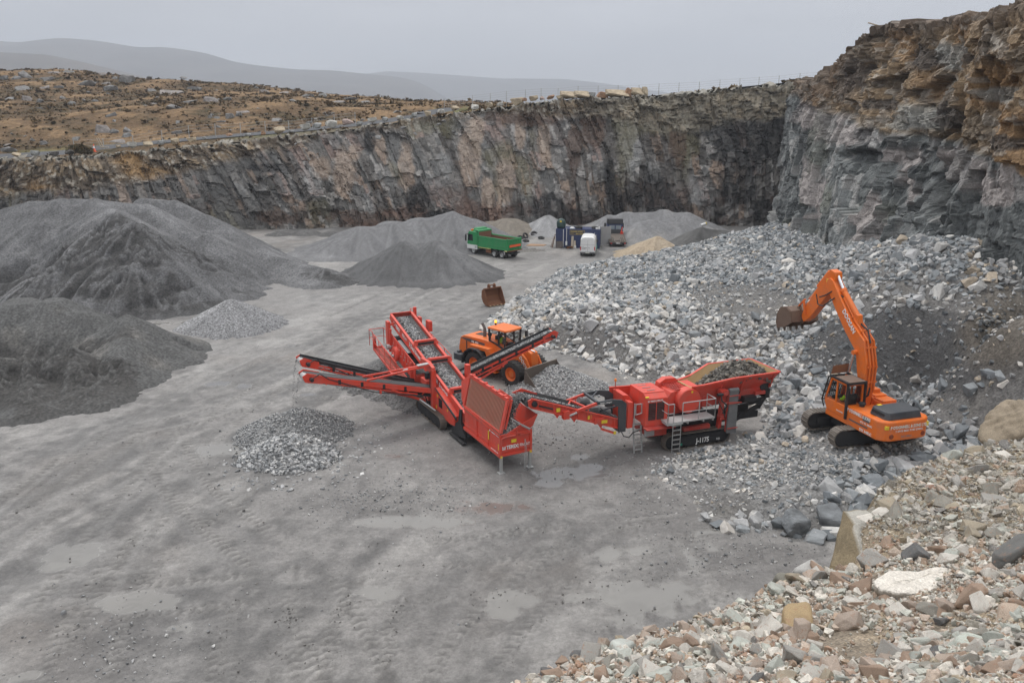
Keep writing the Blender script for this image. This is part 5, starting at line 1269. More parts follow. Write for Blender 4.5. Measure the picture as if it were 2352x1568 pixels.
def rails(m, pts, hgt, r=.022, mid=True, step=1.2):
    """handrail along a floor line"""
    P = [Vector(p) for p in pts]; up = Vector((0, 0, hgt))
    for a, b in zip(P[:-1], P[1:]):
        m.tube(a + up, b + up, r, n=6)
        if mid: m.tube(a + up * .5, b + up * .5, r * .8, n=6)
        n = max(1, round((b - a).length / step))
        for i in range(n + 1):
            q = a.lerp(b, i / n); m.tube(q, q + up, r, n=6)

def ladder(name, parent, top, bot, half, right, rungs, mat=None):
    m = MB(); t, b, s = Vector(top), Vector(bot), Vector(right).normalized() * half
    m.beam(t - s, b - s, .05, .09); m.beam(t + s, b + s, .05, .09)
    for i in range(rungs):
        q = t.lerp(b, (i + .35) / rungs); m.beam(q - s, q + s, .10, .045)
    return m.build(name, mat or GREYM, parent)

def driver(loc, heading, label):
    """seated figure, one continuous skin, hands forward on the levers"""
    root = empty("person", loc, heading); tag(root, label, "person", "machine drivers")
    J = [(0, 0, .05), (.02, 0, .28), (.03, 0, .48), (.04, 0, .60), (.07, 0, .70), (.08, 0, .80)]; Rr = [.15, .15, .17, .07, .095, .085]; E_ = [(i, i + 1) for i in range(5)]
    skin = list(J); rad = list(Rr)
    def chain(start, pts, rr):
        p = start
        for q, k in zip(pts, rr): skin.append(q); rad.append(k); E_.append((p, len(skin) - 1)); p = len(skin) - 1
        return p
    for s in (-1, 1):
        wr = chain(2, [(.04, s * .21, .47), (.14, s * .27, .25), (.36, s * .22, .22)], [.075, .055, .04])
        palm = chain(wr, [(.43, s * .215, .22)], [.035])
        for k in range(4): chain(palm, [(.48, s * (.185 + .022 * k), .215), (.50 - .006 * abs(k - 1.5), s * (.185 + .022 * k), .18)], [.011, .009])
        chain(palm, [(.455, s * .17, .215), (.475, s * .165, .195)], [.012, .010])
        chain(0, [(.05, s * .11, .05), (.44, s * .14, .09), (.50, s * .14, -.28), (.62, s * .14, -.33)], [.11, .075, .05, .045])
    me = bpy.data.meshes.new("body"); me.from_pydata(skin, E_, []); o = link("body", me, CLOTHD, root)
    o.modifiers.new("skin", 'SKIN')
    for i, k in enumerate(rad): me.skin_vertices[0].data[i].radius = (k, k)
    me.skin_vertices[0].data[0].use_root = True
    ss = o.modifiers.new("sub", 'SUBSURF'); ss.levels = 1; ss.render_levels = 2
    m = MB(); m.lathe((0, 0, .02), (0.05, 0, 1), [(0, .17), (.2, .175), (.42, .2), (.5, .17), (.56, .09)], 16)
    for s in (-1, 1): m.tube((.04, s * .2, .48), (.14, s * .275, .26), .085, .075); m.tube((.14, s * .275, .26), (.33, s * .225, .23), .075, .055)
    m.build("jacket", HIVIS, root, smooth=True)
    hd = MB(); hd.ball((.09, 0, .76), .1, (.95, .8, 1.2)); hd.ball((.185, 0, .75), .018); hd.beam((.165, -.03, .705), (.165, .03, .705), .02, .012)
    for s in (-1, 1): hd.ball((.165, s * .035, .785), .013); hd.ball((.09, s * .085, .755), .024, (.6, .5, 1.2))
    hd.build("head", SKIN, root, smooth=True)
    c = MB(); c.lathe((.08, 0, .8), (0, 0, 1), [(0, .105), (.05, .1), (.09, .07), (.105, .01)], 16); c.beam((.15, 0, .805), (.23, 0, .8), .14, .012); c.build("cap", CLOTHD, root, smooth=True)
    return root

def mesh_stones(name, label, P, lo, hi, seed, tone=1.0, tint=(1, 1, 1)):
    r = np.random.default_rng(seed); P = np.array(P); s = np.exp(r.uniform(np.log(lo), np.log(hi), len(P)))
    c = GP[r.integers(0, 4, len(P))] * r.uniform(.75, 1.15, (len(P), 1)) * tone * np.array(tint)
    return tag(link(name, stones_mesh(name, P, s, c, r), ROCKM), label, kind='stuff')
def xf(root, p):
    """machine (u, w, h) -> world"""
    return Matrix.Translation(root.location) @ root.rotation_euler.to_matrix().to_4x4() @ C3(p)
# ================================================================== RED SCREENING PLANT
sc_ = empty("screening_plant", (.175, 40.6, 0), 117.5)
tag(sc_, "long red tracked screening plant with a barred feed hopper, sloping belts and side conveyors", "screening plant")
# feed hopper
m = MB()
m.sheet([(0, -.9, .95), (4.45, -.9, .95), (4.45, -.9, 2.28), (0, -.9, 2.12)], .05)
m.sheet([(0, .9, .95), (4.45, .9, .95), (4.45, .9, 2.28), (0, .9, 2.12)], .05)
m.sheet([(0, -.9, .95), (0, .9, .95), (0, .9, 2.12), (0, -.9, 2.12)], .05)
m.sheet([(4.42, -.9, 1.6), (4.42, .9, 1.6), (4.42, .9, 2.28), (4.42, -.9, 2.28)], .05)
m.sheet([(.02, -.55, 2.1), (.02, .95, 2.1), (-.12, 1.25, 2.95), (-.05, .35, 2.55)], .05)          # raised end plate
m.sheet([(0, .92, 2.1), (4.4, .92, 2.2), (4.4, 1.28, 3.0), (-.1, 1.26, 2.95)], .05)                # flared far wall
m.beam((-.05, -.93, .98), (4.5, -.93, .98), .12, .16); m.beam((-.03, -.93, 1.3), (4.45, -.93, 1.25), .05, .05); m.beam((0, -.94, 2.1), (4.45, -.94, 2.26), .09, .09)
for u in (1.35, 2.75): m.beam((u, -.935, 1.05), (u, -.935, 2.15), .05, .03, (1, 0, 0))
for w in (-.9, .9): m.beam((-.03, w, .85), (-.03, w, 2.15), .12, .14, (1, 0, 0))
m.beam((-.04, -.9, .98), (-.04, .9, .98), .1, .1); m.beam((-.04, -.9, 2.1), (-.04, .9, 2.1), .09, .1); m.beam((-.05, -.9, 1.22), (-.05, .9, 1.22), .06, .07)
m.path([(-.1, -.88, 1.5), (-.13, -.88, 1.95), (-.13, -.7, 2.02), (-.13, -.05, 2.02)], .045)
m.beam((-.12, .2, 2.02), (-.12, .85, 2.02), .05, .07); m.beam((-.08, .05, 1.95), (-.08, .05, 2.35), .06, .05, (1, 0, 0))
hop = m.build("hopper", RED, sc_)
m = MB(); m.sheet([(.1, -.86, 1.5), (4.3, -.86, 1.5), (4.3, .0, 1.15), (.1, .0, 1.15)], .03); m.sheet([(.1, .86, 1.7), (4.3, .86, 1.7), (4.3, .0, 1.15), (.1, .0, 1.15)], .03); m.build("liner", BELT, hop)
stickers(hop, [(1.22, 1.32, -.965, -.945, 1.45, 1.95), (.06, .12, -.965, -.945, 1.25, 1.6), (-.085, -.07, -.28, .02, 1.62, 1.8), (-.11, -.09, -.93, -.82, .86, .98), (-.11, -.09, .82, .93, .86, .98)])
lettering(hop, "TEREX", (-.05, -.55, 1.3), .27, (0, 1, 0), (0, 0, 1), bold=.008, squeeze=.86); lettering(hop, "| FINLAY", (-.05, .13, 1.3), .26, (0, 1, 0), (0, 0, 1), squeeze=.72)
crown_mark(hop, (-.055, -.80, 1.28), .19, (0, 1, 0), (0, 0, 1))
lettering(hop, "TEREX", (.98, -.93, 1.98), .17, (-1, 0, 0), (0, 0, 1), bold=.006); lettering(hop, "FINLAY", (.42, -.93, 1.97), .16, (-1, 0, 0), (0, 0, 1), squeeze=.7)
crown_mark(hop, (1.2, -.945, 1.98), .14, (-1, 0, 0), (0, 0, 1))
lettering(hop, "www.terexfinlay.com", (.98, -.945, 1.06), .1, (-1, 0, 0), (0, 0, 1))
for w in (-.86, .86):
    m = MB(); m.beam((-.03, w, .0), (-.03, w, .95), .13, .13, (1, 0, 0)); m.box(-.2, .14, w - .17, w + .17, 0, .03); m.build("leg", GREYM, sc_)
m = MB()
for k in (0, .1): m.path([(-.14, .5 + k * .2, 1.7), (-.17, .5 + k, 1.0), (-.2, .42 + k, .12), (-.2, .47, .06)], .014, 5)
m.build("chain", GREYM, sc_)
# tipping grid, leaning up from the near edge
G0, G1 = Vector((-.12, -.92, 2.3)), Vector((4.5, -.92, 2.3)); GU = Vector((0, .42, 1.75)); GT = GU.normalized()
m = MB()
m.beam(G0 + GU, G1 + GU, .14, .2); m.beam(G0, G1, .08, .1)
for q in (G0, G1): m.beam(q, q + GU, .12, .2, (1, 0, 0))
m.sheet([G1 + Vector((.03, 0, .05)), G1 + Vector((.55, .1, .25)), G1 + Vector((.5, .1, 1.3)), G1 + GU + Vector((.02, 0, .05))], .04)
for k in range(6): q = G0 + GU + (G1 - G0) * (k + .5) / 6; m.beam(q + Vector((-.08, .03, .11)), q + Vector((.08, .03, .11)), .2, .08)
m.beam(G0 + GU * .1 + Vector((-.04, .2, 0)), G0 + GU + Vector((-.04, .2, 0)), .1, .1, (1, 0, 0))
for k in range(4): q = G0 + GU * (.15 + .23 * k); m.beam(q, q + Vector((0, .22, -.03)), .05, .05)
gr_ = m.build("tipping_grid", RED, sc_)
m = MB()
for k in range(30):
    q = G0 + (G1 - G0) * (k + .9) / 31.5; m.beam(q + Vector((0, -.03, -.22)), q + GU + Vector((0, -.03, 0)), .035, .06, (1, 0, 0))
m.build("grid_bar", paint("worn_grid_bars", (.50, .20, .14), .5, .5, .2, (.36, .28, .22)), gr_)
m = MB(); m.sheet([G0 + GU * .03 + Vector((.1, .16, 0)), G1 + GU * .03 + Vector((-.1, .16, 0)), G1 + GU * .95 + Vector((-.1, .16, 0)), G0 + GU * .95 + Vector((.1, .16, 0))], .02)
m.build("rear_mat", paint("dusty_rubber_mat", (.17, .085, .06), .8, .8, 0, (.14, .13, .10), .8), gr_)
m = MB(); m.tube((-.1, -.3, 3.0), (-.2, .3, 2.55), .035); m.tube((-.2, .3, 2.55), (-.2, .75, 2.25), .06); m.path([(-.2, .75, 2.25), (-.25, .9, 2.4), (-.2, .98, 2.0)], .02); m.build("grid_ram", GREYM, sc_)
# chassis, engine panels, tracks
m = MB(); m.prism([(4.2, .42), (6.2, .3), (10.9, .55), (12.2, .9), (12.2, 1.15), (8.5, .95), (4.2, .85)], -.8, -.62); m.prism([(4.2, .42), (6.2, .3), (10.9, .55), (12.2, .9), (12.2, 1.15), (8.5, .95), (4.2, .85)], .62, .8); m.box(6.5, 11, -.6, .6, .5, .85)
m.build("chassis", SLATE, sc_)
for w0, w1 in ((-1.02, -.92), (.92, 1.02)):
    m = MB(); m.prism([(4.15, .4), (6.15, .12), (6.2, .3), (5.5, .95), (5.15, 1.15), (4.95, 1.95), (4.7, 2.0), (4.72, 1.1), (4.5, .8)], w0, w1); m.box(4.15, 6.1, w0 - .18, w1, .1, .16) if w0 < 0 else None
    m.build("drawbar_plate", BLACK, sc_)
m = MB(); m.prism([(8.55, .78), (8.35, 2.25), (7.2, 1.95), (5.55, 1.3), (5.6, .72), (6.2, .62)], -1.08, -.7); m.prism([(8.55, .78), (8.35, 2.25), (7.2, 1.95), (5.55, 1.3), (5.6, .72), (6.2, .62)], .7, 1.08)
ep = m.build("engine_panel", RED, sc_, .02)
m = MB()
for k in range(9): m.box(7.35 + .06 * k, 7.38 + .06 * k, -1.1, -1.07, 1.2, 1.75)
m.build("grille", BLACK, ep)
m = MB(); m.prism([(8.1, 2.12), (8.35, 2.25), (5.2, 1.38), (5.2, 1.2)], -1.14, -1.09); m.build("pipe_guard", BLACK, ep)
stickers(ep, [(8.2, 8.3, -1.1, -1.08, .95, 1.15), (6.5, 6.58, -1.1, -1.08, 1.3, 1.45), (8.0, 8.1, -1.1, -1.08, 1.75, 1.9)])
tracks(sc_, 6.85, 10.85, -1.22, 1.22, .42, .82, WORN, BLACK)
# mast and rear bodywork
m = MB(); m.box(8.35, 8.72, -1.28, -1.02, .85, 3.35); m.box(8.35, 8.72, 1.02, 1.28, .85, 3.35); m.prism([(8.35, 3.0), (8.4, 3.5), (9.2, 3.7), (10.3, 3.65), (10.3, 3.5), (9.2, 3.4), (8.8, 3.0)], -1.26, -1.04)
m.box(9.4, 10.4, -1.25, -.6, 2.0, 2.35); m.box(9.3, 10.6, -1.2, -.6, 1.1, 1.7); m.box(9.2, 11.6, -.6, .6, .9, 1.7)
m.build("mast", RED, sc_, .015)
m = MB(); m.box(9.5, 10.2, -1.1, -.7, 1.7, 2.0); m.box(9.1, 9.6, -.95, -.6, 2.5, 3.1); m.lathe((9.9, -.95, 2.4), (0, 0, 1), [(0, .2), (.35, .2), (.42, .1)], 14); m.path([(8.8, -1.3, 2.0), (9.2, -1.42, 1.5), (9.0, -1.35, 1.0)], .035); m.path([(8.6, -1.31, 3.2), (8.6, -1.34, 2.3), (8.7, -1.3, 1.6)], .03)
m.build("pump", BLACK, sc_)
# main belt
def bt(u): return 1.42 + (u - 4.6) * (4.62 - 1.42) / (16.9 - 4.6)
dv = Vector((12.3, 0, 3.2)).normalized()
m = MB()
for s in (-1, 1):
    m.sheet([(4.3, s * .72, bt(4.3) - .36), (16.95, s * .72, bt(16.95) - .36), (16.95, s * .72, bt(16.95) + .26), (4.3, s * .72, bt(4.3) + .26)], .06)
    m.beam((4.3, s * .74, bt(4.3) + .25), (16.95, s * .74, bt(16.95) + .25), .16, .07)
    m.beam((4.3, s * .75, bt(4.3) - .38), (16.95, s * .75, bt(16.95) - .38), .12, .08)
m.sheet([(17.0, -.72, bt(17) + .3), (17.0, .72, bt(17) + .3), (17.25, .72, bt(17) - .05), (17.25, -.72, bt(17) - .05)], .05)
for s in (-1, 1): m.sheet([(16.6, s * .74, bt(16.6) + .1), (17.05, s * .74, bt(17.05) + .3), (17.3, s * .74, bt(17) - .1), (16.9, s * .74, bt(16.9) - .35)], .05)
cv = m.build("main_conveyor", RED, sc_)
m = MB(); m.sheet([(4.0, -.68, bt(4) + .02), (17.0, -.68, bt(17) + .02), (17.0, -.3, bt(17) - .07), (4.0, -.3, bt(4) - .07)], .025); m.sheet([(4.0, .68, bt(4) + .02), (17.0, .68, bt(17) + .02), (17.0, .3, bt(17) - .07), (4.0, .3, bt(4) - .07)], .025); m.sheet([(4.0, -.3, bt(4) - .07), (17.0, -.3, bt(17) - .07), (17.0, .3, bt(17) - .07), (4.0, .3, bt(4) - .07)], .025)
m.tube((17.0, -.66, bt(17) - .2), (17.0, .66, bt(17) - .2), .18, n=14); m.build("belt", BELT, cv)
for u in (12.6, 10.35, 6.9):
    m = MB(); b = bt(u)
    for s in (-1, 1): m.beam((u - .1, s * .8, b + .25), (u, s * .66, b + .52), .2, .12, (1, 0, 0))
    m.beam((u, -.72, b + .53), (u, .72, b + .53), .22, .09); m.beam((u - .1, -.66, b + .38), (u - .1, .66, b + .38), .04, .26)
    a = m.build("cross_arch", RED, cv)
    m = MB(); m.beam((u - .125, -.55, b + .37), (u - .125, .55, b + .37), .02, .17); m.build("flap", BLACK, a)
txt = Vector((-12.3, 0, -3.2)).normalized(); tup = Vector((-.25, 0, .97))
for s, u, sz, b in (("TEREX", 16.1, .36, .012), ("FINLAY", 14.85, .34, 0), ("3 Deck Screen", 13.55, .40, .012), ("684  Supertrak", 9.25, .40, .012)):
    lettering(cv, s, (u, -.76, bt(u) - .22), sz, tuple(txt), tuple(tup), bold=b, squeeze=.86 if len(s) > 6 else .8)
crown_mark(cv, (16.45, -.775, bt(16.45) - .22), .26, tuple(txt), tuple(tup))
# screen box with drive, under the head of the belt
def sb(u): return 2.75 + (u - 11.7) * (3.75 - 2.75) / (16.6 - 11.7)
m = MB()
for s in (-1, 1):
    m.prism([(11.75, sb(11.75) - 1.25), (16.7, sb(16.7) - 1.2), (16.8, sb(16.8) + .1), (11.75, sb(11.75))], s * 1.06 - .03, s * 1.06 + .03)
    for k in range(9): u = 12.1 + k * .55; m.beam((u, s * 1.11, sb(u) - 1.1), (u + .12, s * 1.11, sb(u) - .05), .05, .09, (1, 0, 0))
m.box(16.3, 16.75, -1.25, -1.05, 2.6, 4.55); m.box(16.3, 16.75, 1.05, 1.25, 2.6, 4.6); m.beam((16.5, -1.2, 4.25), (16.2, -.75, 4.45), .1, .12)
m.beam((16.15, -1.2, 2.5), (15.9, -1.2, 4.15), .12, .12, (1, 0, 0)); m.beam((12.2, -1.2, 1.2), (12.2, -1.2, 2.8), .12, .14, (1, 0, 0))
m.box(11.6, 12.1, -1.0, 1.0, 1.4, 2.0); m.beam((11.3, -1.0, .95), (12.8, -1.05, 2.0), .15, .2); m.beam((11.3, 1.0, .95), (12.8, 1.05, 2.0), .15, .2)
sbx = m.build("screen_box", RED, sc_)
m = MB(); m.lathe((15.0, -1.1, 2.62), (0, -1, 0), [(0, .5), (.22, .5), (.26, .44), (.26, .12), (.34, .1)], 26); m.build("flywheel", RED, sbx)
m = MB(); m.lathe((14.9, -1.4, 2.55), (0, -1, 0), [(0, .1), (.12, .1)], 12); m.lathe((16.15, -1.15, 2.85), (0, -1, 0), [(0, .18), (.3, .18)], 14)
for k in range(16): u = 12.3 + k * .27; m.box(u, u + .1, -1.13, -1.08, sb(u) - .35 - .3 * (k % 2), sb(u) - .28 - .3 * (k % 2))
m.build("motor", GREYM, sbx)
m = MB(); m.sheet([(11.9, -1.0, sb(11.9) - .2), (16.3, -1.0, sb(16.3) - .2), (16.3, 1.0, sb(16.3) - .2), (11.9, 1.0, sb(11.9) - .2)], .03)
for k in range(20): u = 12 + k * .2; m.beam((u, -1.0, sb(u) - .16), (u, 1.0, sb(u) - .16), .03, .05)
m.build("screen_mesh", BLACK, sbx)
m = MB(); m.sheet([(13.3, -.98, sb(13.3) + .02), (15.2, -.98, sb(15.2) + .02), (15.2, -.72, sb(15.2) + .02), (13.3, -.72, sb(13.3) + .02)], .03); m.build("cover_sheet", GREYP, sbx)
# walkways
def wy(u): return 1.62 + (u - 12.7) * (2.5 - 1.62) / (17.5 - 12.7)
MESHM = paint("red_walkway_mesh", (.36, .07, .05), .6, .6)
for nm, w0, w1 in (("walkway", -1.95, -1.3), ("walkway", 1.3, 1.9)):
    m = MB(); m.sheet([(12.6, w0, wy(12.6)), (17.5, w0, wy(17.5)), (17.5, w1, wy(17.5)), (12.6, w1, wy(12.6))], .03)
    for k in range(24): u = 12.7 + .2 * k; m.beam((u, w0, wy(u) + .02), (u, w1, wy(u) + .02), .03, .04)
    a = m.build(nm, MESHM, sc_); m = MB(); o_ = w0 if w0 < 0 else w1
    for w in (w0, w1): m.beam((12.6, w, wy(12.6) - .04), (17.5, w, wy(17.5) - .04), .06, .16)
    if w0 < 0: m.beam((17.5, w0, wy(17.5)), (17.5, w1, wy(17.5)), .06, .2); m.beam((12.6, w0, wy(12.6) - .05), (12.6, w1, wy(12.6) - .05), .06, .25); m.sheet([(17.5, w0, wy(17.5)), (17.5, w0 + .25, wy(17.5)), (17.1, w0 + .05, wy(17.1) + 1.1), (17.1, w0, wy(17.1) + 1.1)], .05)
    rails(m, [(12.8, o_, wy(12.8)), (17.4, o_, wy(17.4))], 1.05, .026, True, 1.1)
    if w0 < 0: rails(m, [(17.5, w0, wy(17.5)), (18.3, w0, wy(17.5)), (18.3, -.9, wy(17.5)), (17.4, -.9, wy(17.5))], 1.15, .024, True, .8)
    m.build("handrail", RED, a)
m = MB(); m.box(14.9, 15.5, 1.2, 1.45, 3.9, 4.6); m.box(16.9, 17.1, .9, 1.1, 4.2, 5.2); m.path([(17.0, .95, 5.0), (17.6, .9, 5.0), (17.6, .9, 4.4)], .025); m.build("head_bracket", RED, sc_)
# side conveyors
def side_conveyor(u, w0, h0, w1, h1, wid, near_sides, label):
    """belt reaching out sideways; the frame is one part with belt, head drum and motor under it"""
    m = MB(); hw = wid / 2; a, b = Vector((u, w0, h0)), Vector((u, w1, h1)); d = (b - a).normalized()
    for s in (-1, 1):
        m.beam(a + Vector((s * hw, 0, -.12)), b + Vector((s * hw, 0, -.12)), .08, .30 if near_sides else .12)
        m.beam(a + Vector((s * hw, 0, -.42)) + d * 1.2, b + Vector((s * hw, 0, -.3)) - d * .8, .06, .08)
        n = 8
        for k in range(n): q = a.lerp(b, (k + .6) / n); m.beam(q + Vector((s * hw, 0, -.1)), q + Vector((s * hw, 0, -.42)) + d * .3, .05, .05, (1, 0, 0))
        m.sheet([b + Vector((s * hw * 1.06, 0, .1)) - d * 1.0, b + Vector((s * hw * 1.06, 0, .16)) - d * .05, b + Vector((s * hw * 1.06, 0, -.08)) + d * .25, b + Vector((s * hw * 1.06, 0, -.4)) + d * .1, b + Vector((s * hw * 1.06, 0, -.38)) - d * .9], .05)
    for k in range(7): q = a.lerp(b, (k + .4) / 7); m.beam(q + Vector((-hw, 0, -.25)), q + Vector((hw, 0, -.25)), .07, .07)
    q = a.lerp(b, .45); m.beam(q + Vector((-hw * 1.1, 0, -.35)), q + Vector((-hw * 1.1, 0, -.6)), .12, .14, (1, 0, 0))
    f = m.build("side_conveyor", RED, sc_); f['label'] = label
    m = MB(); th = .03
    for p, q, z0, z1 in ((-1, -.45, .06, -.02), (-.45, .45, -.02, -.02), (.45, 1, -.02, .06)):
        m.sheet([a + Vector((hw * .92 * p, 0, z0)), b + Vector((hw * .92 * p, 0, z0)), b + Vector((hw * .92 * q, 0, z1)), a + Vector((hw * .92 * q, 0, z1))], th)
    m.sheet([a + Vector((-hw * .8, 0, -.5)), b + Vector((-hw * .8, 0, -.38)), b + Vector((hw * .8, 0, -.38)), a + Vector((hw * .8, 0, -.5))], th)
    if not near_sides:
        for s in (-1, 1): m.beam(a + Vector((s * hw * .97, 0, .08)), b + Vector((s * hw * .97, 0, .08)), .04, .2)
    m.build("belt", BELT if near_sides else BLACK, f)
    m = MB(); m.tube(b + Vector((-hw * .9, 0, -.19)), b + Vector((hw * .9, 0, -.19)), .2, n=16); m.build("head_drum", GREYM, f)
    m = MB(); q = b - d * .25; m.tube(q + Vector((-hw * 1.05, 0, -.15)), q + Vector((-hw * 1.05 - .3, 0, -.15)), .11, n=12)
    m.path([q + Vector((-hw - .25, 0, -.1)), q + Vector((-hw - .12, .5, .1)), q + Vector((-hw - .08, 1.0, -.3)), a.lerp(b, .5) + Vector((-hw - .08, 0, -.55)), a + Vector((-hw, -.3, -.4))] if w1 < 0 else [q + Vector((-hw - .2, 0, -.1)), q + Vector((-hw, -.6, -.3))], .03)
    m.build("drive_motor", BLACK, f)
    for k in range(4):
        q = a.lerp(b, .25 + .17 * k); mm = MB(); mm.beam(q + Vector((-hw * 1.05, 0, -.02)), q + Vector((-hw * 1.05, 0, -.3)), .16, .06, (1, 0, 0)); mm.build("idler_bracket", BLACK, f)
    return a, b
A1, B1 = side_conveyor(9.0, -1.0, 2.05, -8.75, 4.08, .85, True, "front left belt with deep red studded sides")
A2, B2 = side_conveyor(11.5, -.9, 1.5, -8.3, 4.25, .85, False, "rear left belt with black skirts")
A3, B3 = side_conveyor(10.0, .9, 2.1, 8.0, 4.28, .85, False, "right belt loaded with chippings")
m = MB(); q = A1.lerp(B1, .55)
for s in (-1, 1): m.beam((8.9 + s * .1, -1.2, 3.55), q + Vector((s * .4, 0, .1)), .09, .1)
m.beam((8.8, -1.3, 3.6), (8.9, -2.6, 3.5), .12, .14)
for k in (.3, .6): p = Vector((8.9, -1.2, 3.55)).lerp(q + Vector((0, 0, .1)), k); m.beam(p + Vector((-.25, 0, 0)), p + Vector((.25, 0, 0)), .06, .06)
m.beam(A1.lerp(B1, .36) + Vector((-.45, 0, -.3)), (8.75, -2.0, 1.55), .12, .12); m.beam(A2.lerp(B2, .5) + Vector((0, 0, -.3)), (11.3, -1.2, 1.0), .1, .12); m.beam(A1.lerp(B1, .5) + Vector((0, 0, -.4)), (9.2, -1.4, 1.2), .09, .14)
m.beam(A3.lerp(B3, .5) + Vector((-.4, 0, -.45)), (9.6, 1.2, 1.3), .1, .12)
m.build("conveyor_strut", RED, sc_)
m = MB(); m.tube((8.75, -2.0, 1.55), (7.9, -1.3, .95), .05); m.tube((8.9, -1.6, 3.58), (8.9, -2.9, 3.45), .06); m.beam((8.9, -1.3, 3.66), (8.9, -2.0, 3.62), .3, .05); m.build("strut_ram", GREYM, sc_)
# material on the belts, falling off their ends, and in the hopper
r = np.random.default_rng(401)
u = r.uniform(4.6, 16.8, 2600); w = r.normal(0, .22, 2600).clip(-.52, .52); P = [xf(sc_, (a, b, bt(a) - .03 + .09 * math.exp(-(b / .3) ** 2) + .05 * abs(b))) for a, b in zip(u, w)]
mesh_stones("belt_load", "crushed stone riding up the main belt of the screening plant", P, .03, .075, 402, 1.0)
P = [xf(sc_, tuple(A3.lerp(B3, k) + Vector((x, 0, .02 + .05 * math.exp(-(x / .2) ** 2))))) for k, x in zip(r.uniform(.02, .98, 900), r.normal(0, .15, 900).clip(-.36, .36))]
mesh_stones("belt_load", "chippings riding up the right side belt of the screening plant", P, .025, .06, 403)
for B, lab in ((B1, "front"), (B2, "rear")):
    P = []
    for i in range(130):
        t = r.uniform(0, .85) ** .8; P.append(xf(sc_, tuple(B + Vector((r.normal(0, .07), -.25 - .55 * t + r.normal(0, .03), -.05 - 4.6 * t * t + r.normal(0, .05))))))
    mesh_stones("falling_grit", f"thin trickle of grit falling from the {lab} left side belt", P, .012, .04, 405, .7)
P = []
for i in range(900):
    a, b = r.uniform(.1, 4.3), r.uniform(-.75, .75); P.append(xf(sc_, (a, b, 1.3 + .75 * math.exp(-((a - 1.2) / 1.6) ** 2) + .12 * abs(b))))
mesh_stones("hopper_load", "crushed stone lying in the hopper of the screening plant", P, .05, .11, 406)
# ================================================================== RED JAW CRUSHER
cr_ = empty("jaw_crusher", (8.44, 44.36, 0), 20)
tag(cr_, "red tracked jaw crusher with a loaded flared hopper, grey ladders and a discharge belt", "crusher")
trk = tracks(cr_, -.38, 3.9, -1.12, 1.12, .46, .92, WORN, BLACK)
m = MB(); m.box(.1, 3.4, 1.3, 1.37, .2, .72); sp = m.build("side_plate", BLACK, trk[1]); lettering(trk[1], "J-1175", (1.62, 1.38, .27), .40, (1, 0, 0), (0, 0, 1), bold=.012, squeeze=.82); lettering(trk[1], "HA", (2.95, 1.38, .27), .19, (1, 0, 0), (0, 0, 1), squeeze=.9)
m = MB(); m.box(.55, .72, 1.38, 1.39, .25, .38); m.build("sticker", paint("green_sticker", (.02, .3, .2), .5, .1), trk[1])
m = MB(); m.box(-1.4, 6.3, -.55, -.4, .95, 1.35); m.box(-1.4, 6.3, .4, .55, .95, 1.35); m.box(-.2, 3.6, -.7, .7, .55, 1.0); m.prism([(.3, 1.0), (2.2, 1.0), (2.6, 1.9), (-.2, 1.9)], -.85, .85)
m.prism([(.6, 1.85), (3.2, 1.85), (3.2, 1.15), (2.6, 1.05), (2.0, 1.5), (1.2, 1.5)], .86, .95)
for s in (-.75, .75):
    m.beam((6.75, s, 2.55), (6.1, s, 1.6), .16, .2); m.beam((6.15, s, 1.75), (4.3, s, .95), .16, .22); m.beam((6.3, s, 2.0), (3.4, s, 1.75), .12, .16); m.beam((6.6, s, 2.2), (4.0, s, 2.05), .1, .12)
m.build("chassis", BLACK, cr_)
m = MB(); m.box(.9, 2.6, .95, 1.2, .98, 1.2); m.box(-1.4, -.2, -.9, 1.15, .95, 1.6); m.build("lower_guard", RED_D, cr_)
m = MB(); m.box(-1.62, -1.02, 1.16, 1.24, 1.02, 1.5); m.build("control_panel", GREYP, cr_, .02)
# discharge conveyor
def dz(u): return 1.85 + (-3.0 - u) * (3.72 - 1.85) / 5.3
m = MB()
for s in (-1, 1):
    m.sheet([(-8.3, s * .68, dz(-8.3) - .28), (-2.9, s * .68, dz(-2.9) - .3), (-2.9, s * .68, dz(-2.9) + .22), (-8.1, s * .68, dz(-8.1) + .22), (-8.35, s * .68, dz(-8.35) + .05)], .07)
    m.beam((-8.15, s * .72, dz(-8.15) + .22), (-2.9, s * .72, dz(-2.9) + .22), .15, .06); m.beam((-8.2, s * .72, dz(-8.2) - .28), (-2.9, s * .72, dz(-2.9) - .3), .12, .08)
    for k in range(7): u = -7.6 + .72 * k; m.beam((u, s * .75, dz(u) - .25), (u - .03, s * .75, dz(u) + .2), .05, .08, (1, 0, 0))
    m.sheet([(-8.75, s * .66, dz(-8.4) + .1), (-8.2, s * .66, dz(-8.2) + .34), (-7.3, s * .66, dz(-7.3) + .28), (-7.3, s * .66, dz(-7.3) + .15), (-8.3, s * .66, dz(-8.3) - .1)], .05) if s < 0 else None
for u in (-6.9, -5.9, -4.3): m.prism([(u, dz(u) - .3), (u + .35, dz(u + .35) - .3), (u + .22, dz(u) - .62)], .66, .74)
m.box(-6.4, -6.05, .66, .95, dz(-6.2) - .42, dz(-6.2) + .02); m.box(-4.5, -3.9, .7, .82, dz(-4.2) - .28, dz(-4.2) + .05); m.beam((-4.1, .8, dz(-4.1) - .55), (-3.2, .8, dz(-3.2) - .62), .08, .12)
dc = m.build("discharge_conveyor", RED, cr_)
